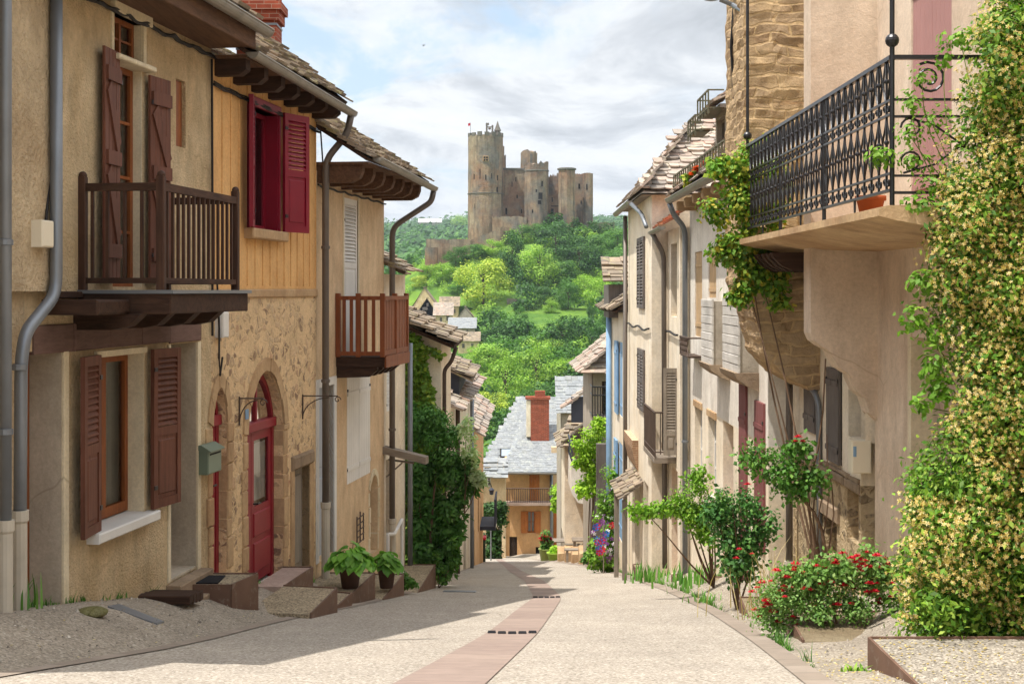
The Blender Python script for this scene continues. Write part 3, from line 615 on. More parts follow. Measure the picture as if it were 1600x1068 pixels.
M['ground'] = t.done(t.mix(far, grav, gr), 0.95, t.bump(t.noise(p, 70, 4, 0.75), 0.7, 0.012), 0.1)
grid_mesh('ground', xs, ys, lambda x, y: terrain(x, y), M['ground'])
t = T('road_gravel_concrete'); p = t.pos(); v = t.vor(t.pos(warp=0.01, wscale=60), 62); c = t.ramp(v.outputs['Color'], [(0.0, '#635b52'), (0.3, '#978d80'), (0.65, '#b0a699'), (0.85, '#c4bbae'), (1.0, '#ddd6ca')])
c = t.mix(t.ramp(t.noise(p, 24, 3, 0.6), [(0.3, 0.0), (0.7, 0.3)]), c, '#ada293')
c = t.mul(c, 0.86, 1.06, t.noise(p, 1.1, 6, 0.65)); c = t.mul(c, 0.88, 1.05, t.noise(t.pos((1.8, 0.25, 1)), 1.2, 4))
c = t.mix(t.ramp(t.noise(p, 2.6, 5, 0.7), [(0.66, 0.0), (0.75, 0.35)]), c, '#7d7162'); ck = t.vor(t.pos(warp=.7, wscale=1.1), 0.42, 'DISTANCE_TO_EDGE'); c = t.mix(math_(t.t, 'MULTIPLY', t.ramp(ck.outputs['Distance'], [(0.0, 1.0), (0.004, 0.0)]), t.ramp(t.noise(p, .5, 3), [(.45, 0.0), (.6, .6)])), c, '#5c5248')
M['road'] = t.done(c, 0.9, t.bump(t.noise(p, 90, 3, 0.8), 0.6, 0.01), 0.15)
def strip(name, fl, fr, y0, y1, dy, n, lift, mat, kind='structure', jig=0.0):
    ys_ = np.arange(y0, y1 + dy, dy); V = []; 
    for y in ys_:
        a, b = fl(y), fr(y)
        for i in range(n + 1): x = a + (b - a) * i / n + (jig * noise.noise(Vector((y * 3, i * 7.0, 1))) if i in (0, n) else 0); V.append((x, y, terrain(x, y) + lift))
    i = np.arange(n)[None, :] + (np.arange(len(ys_) - 1) * (n + 1))[:, None]; Fc = np.stack([i, i + 1, i + n + 2, i + n + 1], -1).reshape(-1, 4)
    return mesh_obj(name, np.array(V), Fc, mat, None, True, None, kind)
strip('road', lambda y: smip(RL, y), lambda y: smip(RR, y), -20, 92, 0.2, 32, 0.016, M['road'])
def slabmat(name, c1, c2, joint, length, rough=0.85):
    t = T(name); p = t.pos(); s = t.t.nodes.new('ShaderNodeSeparateXYZ'); t.t.links.new(t.geo.outputs['Position'], s.inputs[0])
    wv = math_(t.t, 'FRACT', math_(t.t, 'ADD', math_(t.t, 'MULTIPLY', s.outputs[1], 1 / length), math_(t.t, 'MULTIPLY', s.outputs[0], 0.3)))
    cell = math_(t.t, 'FLOOR', math_(t.t, 'ADD', math_(t.t, 'MULTIPLY', s.outputs[1], 1 / length), math_(t.t, 'MULTIPLY', s.outputs[0], 0.3)))
    wn = t.t.nodes.new('ShaderNodeTexWhiteNoise'); wn.noise_dimensions = '1D'; t.t.links.new(cell, wn.inputs['W'])
    col = t.mix(t.ramp(wn.outputs['Value'], [(0.1, 0.0), (0.9, 1.0)]), c1, c2); col = t.mul(col, 0.85, 1.1, t.noise(p, 5, 5, 0.65))
    jm = t.ramp(math_(t.t, 'ABSOLUTE', math_(t.t, 'SUBTRACT', wv, 0.5)), [(0.478, 0.0), (0.492, 0.8)])
    return t.done(t.mix(jm, col, joint), rough, t.bump(t.noise(p, 40, 3), 0.3, 0.006), 0.2)
M['sand_strip'] = slabmat('pink_sandstone_paving', '#8f7d73', '#9b897d', '#70625a', 0.42); M['kerb'] = slabmat('kerb_stone', '#8d8073', '#988b7e', '#73695f', 0.5)
strip('gutter_channel', lambda y: smip(CL, y), lambda y: smip(CR, y), -20, 80, 0.2, 6, 0.024, M['sand_strip'])
strip('kerb_strip', lambda y: smip(RR, y) - 0.03, lambda y: smip(RR, y) + 0.15, -20, 66, 0.2, 2, 0.024, M['kerb'])
strip('kerb_strip', lambda y: smip(RL, y) - 0.09, lambda y: smip(RL, y) + 0.03, -20, 60, 0.2, 2, 0.024, M['kerb'])
def cobbles(y, label):
    a, b = smip(CL, y), smip(CR, y); m = MB(); n = max(4, int((b - a) / 0.085))
    for i in range(n):
        x = a + (b - a) * (i + 0.5) / n; yy = y - 0.16 * math.sin(math.pi * (i + 0.5) / n) ** 0.8; z = terrain(x, yy) + 0.016
        h = (b - a) / n * 0.42; m.hexa([(x + sx * h * q, yy + sy_ * 0.05 * q, z + zz) for zz, q in ((0, 1), (0.022, 0.85)) for sx, sy_ in ((-1, -1), (1, -1), (1, 1), (-1, 1))])
    o = m.build('cobble_row', M['rubber'], None, loc=gp((a + b) / 2, y)); tag(o, label, 'drain channel')
cobbles(13.55, 'bowed row of dark setts across the pink paving strip, the nearer one'); cobbles(21.9, 'bowed row of dark setts across the pink paving strip, the farther one')
# ---------------------------------------------------------------- left side houses
FL = Fr(-4.0, 11.6, 0.1386, 0.9903, 1)
U = FL.u; W_ = FL.w
def lroot(name, label, cat, px, group=None):
    u = U(px); p = FL.P(u, 0, 0); return thing(name, label, cat, (p.x, p.y, terrain(p.x, p.y)), group)
TIE = 'houses lining the street'
# --- nearest house: rough render, only its far end shows
h0 = lroot('house', 'nearest rough rendered house with grey drainpipes beside the deep white doorway', 'house', 20, TIE)
u0 = U(-420); 
m = MB(); m.fbox(FL, u0, U(72) , -4, 0.10, 0.0, 2.95); m.build('upper_wall', M['plaster_rough'], h0)
wall_mesh(FL, u0, U(38), -4.5, 0.0, [], 4).build('lower_wall', M['plaster_rough'], h0)
pipe(FL, h0, [(U(9, .22), .22, 6), (U(9, .22), .22, -2.62)], 0.045, M['zinc'], collars=(2.9, 0.35, -1.1), shoe=-1.75)
# --- balcony house
h1 = lroot('house', 'tan rendered house with the dark slatted balcony above a shuttered window', 'house', 150, TIE)
o_door = op(FL, 176, 222, 40, 448, .16); o_slit = op(FL, 275, 290, 128, 232, .18); o_win = op(FL, 147, 226, 541, 799, .24, 226)
o_dn = op(FL, 36, 97, 545, 968, .34); o_df = op(FL, 265, 307, 534, 886, .34)
ue, uf = U(38), U(330)
wall_mesh(FL, ue, uf, 0.0, 2.72, [o_door, o_slit], 5).build('upper_wall', M['plaster_tan'], h1)
wall_mesh(FL, ue, uf, -5.2, 0.0, [o_win, o_dn, o_df], 5).build('lower_wall', M['plaster_tan'], h1)
# timber lintels and sill beam
for a, b, py0, py1 in ((50, 262, 503, 544), (263, 312, 500, 534)):
    m = MB(); w0, w1 = W_((a + b) / 2, py1), W_((a + b) / 2, py0); n = 4 if b < 300 and a == 50 else 1
    for i in range(n):
        m.bbox(FL, U(a) + (U(b) - U(a)) * i / n + 0.004, U(a) + (U(b) - U(a)) * (i + 1) / n, -0.05, 0.025 + 0.004 * i, w0, w1, 0.01, 0.004)
    m.build('lintel_beam', M['wood_lintel'], h1)
m = MB(); m.bbox(FL, U(73), U(150), -0.05, 0.05, -0.06, 0.0, 0.008); m.build('sill_beam', M['wood_dark'], h1)
# doorway surrounds and doors
for o_, nm in ((o_dn, 0), (o_df, 1)):
    m = MB(); fwd = 0.018
    m.bbox(FL, o_['u0'] - .07, o_['u0'], -.3, fwd, o_['w0'], o_['w1'], .004); m.bbox(FL, o_['u1'], o_['u1'] + .1, -.3, fwd, o_['w0'] - (0.1), o_['w1'], .004)
    m.build('door_surround', M['surround'], h1)
    m = MB(); m.fbox(FL, o_['u0'], o_['u1'] + .0, -.33, .0, o_['w0'] - .02, o_['w0'] + .02); m.fbox(FL, o_['u1'] - .012, o_['u1'] - .002, -.32, -.002, o_['w0'] + .02, o_['w1']); m.build('door_reveal', M['reveal'], h1)
    door(FL, h1, o_['u0'] + .01, o_['u1'] - .02, o_['w0'] + .02, o_['w1'], -.29, M['wood_win'] if nm == 0 else M['wood_shut'])
m = MB(); m.bbox(FL, o_df['u0'] - .1, o_df['u1'] + .1, -.3, .16, o_df['w0'] - .16, o_df['w0'] - .02, .01); m.bbox(FL, o_df['u0'] - .1, o_df['u1'] + .12, -.3, .34, o_df['w0'] - .34, o_df['w0'] - .16, .01); m.build('door_step', M['sandstone'], h1)
# ground floor window
wn = window(FL, h1, o_win['u0'] + .01, o_win['u1'] - .01, o_win['w0'] + .02, o_win['w1'] - .06, -.17, M['wood_win'], (2, 1), .075, .045, back='curtain')
m = MB(); m.bbox(FL, o_win['u1'] - .012, o_win['u1'] - .002, -.2, -.002, o_win['w0'], o_win['w1'], .002); m.bbox(FL, o_win['u0'], o_win['u1'], -.2, .03, o_win['w1'] - .06, o_win['w1'] + .0, .004); m.build('window_reveal', M['surround'], h1)
m = MB(); m.bbox(FL, o_win['u0'] - .16, o_win['u1'] + .1, -.2, .13, o_win['w0'] - .09, o_win['w0'] + .006, .012); m.build('window_sill', M['white'], h1)
wS = (o_win['u1'] - o_win['u0']) / 2
shutter(FL, h1, o_win['u0'] - wS + .08, o_win['u0'], o_win['w0'] + .01, o_win['w1'] - .03, .03, M['wood_shut'], 'louver', .04, split=.52, ang=.14, hinge='u1')
shutter(FL, h1, o_win['u1'] + .03, o_win['u1'] + wS, o_win['w0'] + .02, o_win['w1'] - .03, .05, M['wood_shut'], 'louver', .04, split=.52, hinge='u0', ang=.12)
# balcony door with transom
d = o_door; wt = W_(222, 104)
m = MB(); m.bbox(FL, d['u0'] - .1, d['u1'] + .09, -.1, .12, wt - .05, wt, .01); m.bbox(FL, d['u0'] - .06, d['u1'] + .14, -.1, .06, d['w1'], d['w1'] + .13, .01)
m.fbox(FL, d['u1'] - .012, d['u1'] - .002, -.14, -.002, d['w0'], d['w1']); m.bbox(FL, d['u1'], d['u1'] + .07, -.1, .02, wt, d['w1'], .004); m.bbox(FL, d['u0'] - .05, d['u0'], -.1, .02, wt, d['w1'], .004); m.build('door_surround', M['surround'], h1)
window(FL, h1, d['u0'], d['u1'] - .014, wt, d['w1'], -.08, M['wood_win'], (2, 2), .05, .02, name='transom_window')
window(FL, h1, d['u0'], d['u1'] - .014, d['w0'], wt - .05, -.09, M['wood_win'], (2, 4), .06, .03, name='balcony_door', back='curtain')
shutter(FL, h1, U(148), U(177), d['w0'] + .05, wt + .02, .04, M['wood_shut'], 'planks', .04, hinge='u1', ang=.08)
shutter(FL, h1, U(224), U(250), d['w0'] + .05, wt - .08, .05, M['wood_shut'], 'planks', .04, hinge='u0', ang=.1)
m = MB(); m.bbox(FL, o_slit['u0'], o_slit['u1'], -.1, -.04, o_slit['w0'], o_slit['w1'], .01); m.build('slit_shutter', M['wood_win'], h1)
# balcony
fw = .82; ub0, ub1 = U(250, .74) - .0, U(365, .74); bal = MB(); bal.bbox(FL, U(122), ub1 + .1, 0, fw + .04, -.20, -.02, .01)
balc = bal.build('balcony', M['wood_dark'], h1)
m = MB(); m.fbox(FL, U(122) - .02, ub1 + .13, -.0, fw + .07, -.02, .012); m.build('zinc_flashing', M['zinc'], balc)
for i in range(4):
    uu = ub0 - .15 + i * (ub1 - ub0 + .2) / 3.2; m = MB(); m.uprism(FL, [(0, -.34), (.35, -.34), (.5, -.31), (.6, -.22), (.62, -.2), (0, -.2)], uu, uu + .17); m.build('joist', M['wood_dark'], balc)
m = MB(); m.bbox(FL, U(65), U(122) - .03, 0, .5, -.2, -.07, .02); m.build('joist', M['wood_dark'], balc)
rz = .93; un = ub0 - .02
for uu, vv in ((un, .76), (ub1, .76), (un, .03), (ub1, .03)):
    m = MB(); m.bbox(FL, uu - .035, uu + .035, vv - .035, vv + .035, .012, 1.02, .008); m.ball(FL.P(uu, vv, 1.03), .038); m.build('post', M['wood_darkz'], balc)
m = MB(); m.fbox(FL, un, ub1, .735, .785, rz - .04, rz + .03); m.build('top_rail', M['wood_darky'], balc); m = MB(); m.fbox(FL, un, ub1, .74, .78, .07, .12); m.build('bottom_rail', M['wood_darky'], balc)
for uu in (un, ub1):
    m = MB(); m.fbox(FL, uu - .025, uu + .025, .03, .76, rz - .04, rz + .03); m.build('side_rail', M['wood_dark'], balc); m = MB(); m.fbox(FL, uu - .02, uu + .02, .03, .76, .07, .12); m.build('bottom_rail', M['wood_dark'], balc)
n = 15
for i in range(1, n):
    m = MB(); a = un + (ub1 - un) * i / n; m.fbox(FL, a - .014, a + .014, .75, .775, .1, rz - .03); m.build('baluster', M['wood_darkz'], balc)
for vv in (.12, .26, .42, .58):
    m = MB(); m.fbox(FL, un - .012, un + .012, vv - .014, vv + .014, .1, rz - .03); m.build('baluster', M['wood_darkz'], balc)
# eaves of the balcony house
ue1 = U(330) - .06
m = MB(); m.fbox(FL, U(-300), ue1, 0.0, .50, 2.72, 2.76); m.build('soffit', M['wood_soffit'], h1)
m = MB(); m.bbox(FL, U(-300), ue1, .50, .54, 2.70, 2.95, .008); m.fbox(FL, ue1 - .05, ue1, 0, .50, 2.76, 2.95); m.build('fascia_board', M['wood_soffit'], h1)
roof_slope(FL, h1, U(-300), ue1 + .05, .56, 3.0, R(36), 5.2, 'tile_brown', .3, .2)
gutter(FL, h1, U(-300), ue1 + .12, .63, 3.0, 2.93, .08)
pipe(FL, h1, [(U(88, .16), .16, 3.0), (U(88, .16), .16, -.02), (U(40, .18), .18, -.32), (U(33, .18), .18, -.55), (U(30, .18), .18, -2.72)], 0.052, M['zinc'], collars=(-.62,), shoe=-1.72)
m = MB(); pts = []
for i in range(90):
    t_ = i / 89; pts.append(FL.P(U(110) + (U(332) - U(110)) * t_, .04 + .008 * math.sin(i * .7), 2.645 - .022 * abs(math.sin(i * .22))))
m.tube(pts, .02, 6); pts2 = [p + Vector((.012, 0, .022 * math.sin(i * .35))) for i, p in enumerate(pts)]; m.tube(pts2, .012, 5)
m.build('cable', M['cable'], h1); m = MB()
m.tube([FL.P(U(327), .03, 2.6), FL.P(U(327) + .02, .03, 1.0), FL.P(U(328), .03, -.5)], .014, 6)
m.build('cable', M['cable'], h1); m = MB()
m.tube([FL.P(U(84), .03, 4), FL.P(U(80), .03, 1.6), FL.P(U(68, .1), .12, .55)], .012, 6); m.build('cable', M['cable'], h1)
m = MB(); m.bbox(FL, U(56, .14), U(74, .14), .1, .2, .36, .58, .012); jb = m.build('junction_box', M['cream_box'], h1)
# mailbox
p = FL.P(U(318), 0, 0); m = MB(); a, b = U(308), U(329); w0, w1 = W_(318, 738), W_(318, 700)
m.bbox(FL, a, b, .0, .13, w0, w1, .012); mb = thing('mailbox', 'small grey green mailbox on the wall by the white framed doorway', 'mailbox', tuple(FL.P(a, 0, w0)))
m.build('box', M['green_box'], mb); m = MB(); m.uprism(FL, [(0, w1 + .05), (.05, w1 + .055), (.16, w1 - .01), (.16, w1 - .02), (0, w1)], a - .015, b + .015); m.build('lid', M['green_box'], mb)
m = MB(); m.fbox(FL, a + .04, b - .04, .131, .134, w1 - .06, w1 - .045); m.build('slot', M['rubber'], mb)
m = MB(); a = U(263.5); m.fbox(FL, a, a + .09, .02, .03, W_(264, 645), W_(264, 632)); o = m.build('house_number_plate', M['blue'], None, loc=FL.P(a, 0, W_(264, 640))); tag(o, 'tiny blue number plate on the cream door frame under the lintel', 'number plate')
# --- ochre house: boarded upper storey over rubble
h2 = lroot('house', 'ochre boarded house over rubble stone with red shutters and two arched red doors', 'house', 410, TIE)
ua, ub = U(330), U(494); wm = -.03; wt2 = 2.62
o_rw = op(FL, 388, 434, 163, 357, .23, 388)
wall_mesh(FL, ua, ub, wm, wt2, [o_rw], 5).build('upper_wall', M['plaster_ochre'], h2)
o_a1 = op(FL, 328, 354, 603, 895, .3, arch=W_(354, 660)); o_a2 = op(FL, 386, 442, 574, 898, .3, arch=W_(442, 662)); o_sm = op(FL, 459, 483, 724, 884, .25)
wall_mesh(FL, ua, ub, -6, wm, [dict(o_a1, u0=ua + .03), o_a2, o_sm], 5).build('lower_wall', M['rub_ochre'], h2)
o_a1['u0'] = ua + .03
m = MB()                                        # timber cover strips of the boarding
k = int((ub - ua) / .3)
for i in range(k + 1):
    a = ua + .05 + (ub - ua - .1) * i / k
    for lo, hi in ((wm + .1, o_rw['w0'] - .12), (o_rw['w1'] + .06, wt2)) if o_rw['u0'] - .05 < a < o_rw['u1'] + .05 else ((wm + .1, wt2),): m.bbox(FL, a - .012, a + .012 + random.uniform(0, .01), -.01, .014, lo, hi, .004)
m.build('board_strip', M['plaster_ochre'], h2)
m = MB(); m.bbox(FL, ua, ub, -.02, .03, wm - .05, wm + .06, .015, .006); m.build('string_course', M['dressed'], h2)
for o_ in (o_a1, o_a2):
    m = MB(); arch_stones(m, FL, o_['u0'], o_['u1'], o_['w0'] + .05, o_['arch'], o_['w1'], .17, -.25, .02); m.build('arch_surround', M['dressed'], h2)
# arched doors
def arched_door(o_, glass, v):
    m = MB(); a0, a1, b0, b1, sp = o_['u0'] + .01, o_['u1'] - .01, o_['w0'], o_['w1'], o_['arch']
    tr = sp - .02
    m.fbox(FL, a0, a0 + .09, v - .06, v, b0, tr); m.fbox(FL, a1 - .09, a1, v - .06, v, b0, tr); m.bbox(FL, a0, a1, v - .08, v + .04, tr, tr + .12, .01)
    m.fbox(FL, (a0 + a1) / 2 - .03, (a0 + a1) / 2 + .03, v - .05, v, tr + .12, b1 - .05)
    ap = arch_pts(a0, a1, sp, b1 - .005)
    ai = arch_pts(a0 + .07, a1 - .07, sp, b1 - .09)
    for i in range(len(ap) - 1): m.hexa([FL.P(ap[i][0], v - .05, ap[i][1]), FL.P(ap[i + 1][0], v - .05, ap[i + 1][1]), FL.P(ai[i + 1][0], v - .05, ai[i + 1][1]), FL.P(ai[i][0], v - .05, ai[i][1])] + [FL.P(ap[i][0], v, ap[i][1]), FL.P(ap[i + 1][0], v, ap[i + 1][1]), FL.P(ai[i + 1][0], v, ai[i + 1][1]), FL.P(ai[i][0], v, ai[i][1])])
    dr = m.build('door', M['red_door'], h2)
    W = a1 - a0 - .18; n = 2 if glass else 1; lo = b0 + .06
    for i in range(n):
        c0, c1 = a0 + .09 + W * (0 if i == 0 else .36) + .006, a0 + .09 + W * (.36 if n == 2 and i == 0 else 1) - .006; lm = MB()
        h = tr - lo; gl0, gl1 = lo + h * .50, tr - .12; st = min(.1, (c1 - c0) * .25)
        lm.fbox(FL, c0, c1, v - .055, v - .012, lo, gl0)
        if glass and i == 1:
            lm.fbox(FL, c0, c0 + st, v - .055, v - .012, gl0, tr); lm.fbox(FL, c1 - st, c1, v - .055, v - .012, gl0, tr); lm.fbox(FL, c0 + st, c1 - st, v - .055, v - .012, gl1, tr)
        else: lm.fbox(FL, c0, c1, v - .055, v - .012, gl0, tr); lm.bbox(FL, c0 + st * .6, c1 - st * .6, v - .012, v + .006, gl0 + .06, gl1, .014)
        lm.bbox(FL, c0 + st * .6, c1 - st * .6, v - .012, v + .008, lo + .12, lo + h * .26, .014); lm.bbox(FL, c0 + st * .6, c1 - st * .6, v - .012, v + .008, lo + h * .30, gl0 - .08, .014)
        lf = lm.build('door_leaf', M['red_door'], dr)
        if glass and i == 1:
            g = MB(); g.poly([FL.P(c0 + st, v - .03, gl0), FL.P(c1 - st, v - .03, gl0), FL.P(c1 - st, v - .03, gl1), FL.P(c0 + st, v - .03, gl1)]); g.build('door_pane', M['glass'], dr)
            g = MB(); q = [(c0 + st + (c1 - c0 - 2 * st) * i_ / 10) for i_ in range(11)]
            for i_ in range(10): g.poly([FL.P(q[i_], v - .06 - .008 * (i_ % 2), gl0 + .05), FL.P(q[i_ + 1], v - .06 - .008 * ((i_ + 1) % 2), gl0 + .05), FL.P(q[i_ + 1], v - .06, gl1 - .05), FL.P(q[i_], v - .06, gl1 - .05)])
            g.build('lace_curtain', M['lace'], dr)
    g = MB(); g.poly([FL.P(a, v - .03, b) for a, b in ap]); g.build('fanlight', M['glass'], dr)
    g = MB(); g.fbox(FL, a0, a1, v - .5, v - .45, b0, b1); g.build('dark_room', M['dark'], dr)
    hm = MB(); c = a0 + .09 + W * (.4 if glass else .1); hm.tube([FL.P(c, v, lo + 1.0), FL.P(c, v + .06, lo + 1.0), FL.P(c + .1, v + .06, lo + 1.0)], .012, 6); hm.build('handle', M['iron'], dr)
arched_door(o_a1, False, -.09); arched_door(o_a2, True, -.12)
m = MB(); m.bbox(FL, o_a2['u0'] - .05, o_a2['u1'] + .05, -.3, .12, o_a2['w0'] - .06, o_a2['w0'] + .006, .01); m.build('door_sill', M['white'], h2)
door(FL, h2, o_sm['u0'], o_sm['u1'], o_sm['w0'], o_sm['w1'], -.1, M['wood_grey'], panels=1, name='cellar_door')
m = MB(); m.bbox(FL, o_sm['u0'] - .12, o_sm['u1'] + .14, -.1, .05, o_sm['w1'], o_sm['w1'] + .19, .03); m.build('stone_lintel', M['sandstone'], h2)
m = MB(); m.bbox(FL, o_sm['u0'] - .16, o_sm['u0'], -.1, .02, o_sm['w0'] - .1, o_sm['w1'], .01); m.bbox(FL, o_sm['u1'], o_sm['u1'] + .18, -.1, .02, o_sm['w0'] - .1, o_sm['w1'], .01); m.build('stone_jamb', M['dressed'], h2)
# red window
d = o_rw; red = M['red']
m = MB(); v = .0; m.bbox(FL, d['u0'] - .04, d['u1'] + .04, -.2, .04, d['w1'], d['w1'] + .12, .01); m.bbox(FL, d['u0'] - .05, d['u0'], -.2, .03, d['w0'], d['w1'], .005); m.bbox(FL, d['u1'], d['u1'] + .05, -.2, .03, d['w0'], d['w1'], .005)
m.fbox(FL, d['u1'] - .02, d['u1'] - .003, -.2, -.0, d['w0'], d['w1']); m.fbox(FL, d['u0'] + .003, d['u0'] + .02, -.2, 0, d['w0'], d['w1']); m.build('window_frame', red, h2)
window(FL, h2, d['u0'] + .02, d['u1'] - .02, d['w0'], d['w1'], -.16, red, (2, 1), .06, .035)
m = MB(); m.bbox(FL, d['u0'] - .16, d['u1'] + .1, -.2, .12, d['w0'] - .12, d['w0'] + .005, .015); m.build('window_sill', M['dressed'], h2)
shutter(FL, h2, d['u0'] - .34, d['u0'] - .05, d['w0'] + .01, d['w1'] + .08, .05, red, 'louver', .05, split=.5, hinge='u1', ang=.25)
shutter(FL, h2, d['u1'] + .05, d['u1'] + .60, d['w0'] + .01, d['w1'] + .05, .05, red, 'louver', .04, split=.5, hinge='u0', ang=.32)
# eaves
for i in range(7):
    a = ua + .15 + (ub - ua - .3) * i / 6; m = MB(); m.uprism(FL, [(-.1, wt2 - .02 - .16), (.3, wt2 - .18), (.38, wt2 - .12), (.38, wt2 - .0), (-.1, wt2 + .0)], a - .08, a + .08); m.build('joist', M['wood_dark'], h2)
m = MB(); m.fbox(FL, ua, ub + .1, -.05, .40, wt2, wt2 + .035); m.build('soffit', M['wood_soffit'], h2)
roof_slope(FL, h2, ua - .1, ub + .15, .46, wt2 + .06, R(38), 4.5, 'tile_brown', .26, .17, .028)
gutter(FL, h2, ua + .0, ub + .2, .48, wt2 + .06, wt2 - .06, .07)
pipe(FL, h2, [(ub + .12, .48, wt2 - .1), (ub + .12, .42, wt2 - .38), (ub + .03, .13, wt2 - .75), (ub + .03, .13, -4.3)], .05, M['zinc_brown'], collars=(.6, -1.3), shoe=-3.0)
m = MB(); pts = [FL.P(ua + (ub - ua) * i / 24, .035 + .015 * math.sin(i * 1.9), 2.33 - .05 * i / 24 - .02 * abs(math.sin(i))) for i in range(25)]; m.tube(pts, .018, 6); m.tube([p + Vector((0, 0, .03)) for p in pts], .01, 5); m.build('cable', M['cable'], h2); m = MB()
m.tube([FL.P(U(334), .04, .1), FL.P(U(336), .05, -.4), FL.P(U(333), .07, -.75), FL.P(U(336), .06, -.95), FL.P(U(341), .05, -.75)], .012, 6); m.build('cable', M['cable'], h2)
m = MB(); m.bbox(FL, U(336), U(345), .0, .1, W_(340, 527), W_(340, 487), .012); m.build('meter_box', M['white'], h2)
# chimney
FC = Fr(-3.73, 21.0, 1, 0, 1); m = MB(); m.fbox(FC, -.29, .29, -.25, .25, 2.5, 4.5); ch = m.build('chimney', M['brick'], h2)
m = MB(); m.fbox(FC, -.33, .33, -.29, .29, 3.95, 4.10); m.fbox(FC, -.37, .37, -.33, .33, 4.10, 4.22); m.fbox(FC, -.24, .24, -.2, .2, 4.5, 4.55); m.build('chimney_band', M['brick'], ch)
for w0 in (3.52, 3.88):
    m = MB(); m.fbox(FC, -.3, .3, -.26, .26, w0, w0 + .03); m.build('metal_strap', M['zinc'], ch)
# iron sign brackets, number plates
def bracket(px, py, length, label):
    u = U(px); w0 = W_(px, py); m = MB(); L = length
    m.tube([FL.P(u, .01, w0 + .02), FL.P(u, .01, w0 - .32)], .01, 6); m.tube([FL.P(u, .01, w0), FL.P(u + .03, L, w0)], .01, 6)
    m.tube([FL.P(u, .01 + L * .75 * (1 - math.cos(t)) , w0 - .3 + .28 * math.sin(t)) for t in [i * math.pi / 2 / 8 for i in range(9)]], .008, 6)
    m.tube([FL.P(u, L + .05 * math.cos(t) * (1 - t / 9), w0 - .05 + .05 * math.sin(t) * (1 - t / 9)) for t in [i * .6 for i in range(13)]], .007, 5)
    o = m.build('iron_bracket', M['rustiron'], None, loc=FL.P(u, 0, w0 - .3)); tag(o, label, 'bracket', 'iron brackets on the stone wall')
bracket(373, 622, .3, 'scrolled iron bracket between the two red arched doors'); bracket(472, 618, .5, 'scrolled iron bracket between the wide arched door and the drainpipe')
m = MB(); a = U(380.5); w0 = W_(381, 655); m.fbox(FL, a, a + .11, .02, .03, w0, w0 + .12); o = m.build('house_number_plate', M['blue'], None, loc=FL.P(a, 0, w0)); tag(o, 'tiny blue number plate beside the wide arched red door', 'number plate')
# --- peach house with brown balcony
h3 = lroot('house', 'peach rendered house with white shutters and a reddish brown timber balcony', 'house', 560, TIE)
va, vb = ub, U(600); wt3 = 1.72
o_ld = op(FL, 537, 559, 308, 572, .1, 537); o_ws = op(FL, 542, 578, 589, 757, .1, 542); o_bd = op(FL, 497, 521, 600, 862, .22); o_ni = op(FL, 578, 590, 738, 858, .2, arch=W_(590, 760))
wall_mesh(FL, va, vb, -1.05, wt3, [o_ld], 5).build('upper_wall', M['plaster_peach'], h3)
wall_mesh(FL, va, vb, -6.6, -1.05, [o_ws, o_bd, o_ni], 5).build('lower_wall', M['plaster_peach'], h3)
shutter(FL, h3, o_ld['u0'] + .03, o_ld['u1'] - .03, o_ld['w0'], o_ld['w1'], -.04, M['white'], 'louver', .035, split=.4, hinge='u0', name='louvred_door')
m = MB(); m.bbox(FL, o_ld['u0'] - .06, o_ld['u0'], -.1, .012, o_ld['w0'], o_ld['w1'] + .06, .004); m.bbox(FL, o_ld['u1'], o_ld['u1'] + .06, -.1, .012, o_ld['w0'], o_ld['w1'] + .06, .004); m.build('door_frame', M['surround'], h3)
c = (o_ws['u0'] + o_ws['u1']) / 2
for a, b, hg in ((o_ws['u0'], c - .01, 'u0'), (c + .01, o_ws['u1'], 'u1')): shutter(FL, h3, a, b, o_ws['w0'], o_ws['w1'], -.03, M['white'], 'boards', .035, hinge=hg)
m = MB(); m.bbox(FL, o_bd['u0'] - .12, o_bd['u0'], -.2, .02, o_bd['w0'], o_bd['w1'] + .12, .004); m.bbox(FL, o_bd['u1'], o_bd['u1'] + .12, -.2, .02, o_bd['w0'], o_bd['w1'] + .12, .004); m.bbox(FL, o_bd['u0'], o_bd['u1'], -.2, .02, o_bd['w1'], o_bd['w1'] + .12, .004); m.build('door_surround', M['white'], h3)
door(FL, h3, o_bd['u0'], o_bd['u1'], o_bd['w0'], o_bd['w1'], -.12, M['bluegrey'])
m = MB(); arch_stones(m, FL, o_ni['u0'], o_ni['u1'], o_ni['w0'], o_ni['arch'], o_ni['w1'], .1, -.2, .015); m.build('niche_surround', M['surround'], h3)
m = MB(); m.bbox(FL, o_ni['u0'], o_ni['u1'], -.2, -.14, o_ni['w0'], o_ni['w1'], .02); m.build('niche_door', M['white'], h3)
g0, g1 = U(553), U(563); wz0, wz1 = W_(556, 848), W_(556, 800); m = MB()
for i in range(3): a = g0 + (g1 - g0) * i / 2; m.tube([FL.P(a, .05, wz0), FL.P(a, .05, wz1 - .05 * abs(i - 1))], .012, 5)
for i in range(5): m.tube([FL.P(g0, .05, wz0 + (wz1 - wz0) * i / 5), FL.P(g1, .06, wz0 + (wz1 - wz0) * i / 5 + .03)], .01, 5)
o = m.build('iron_grille', M['rustiron'], h3)
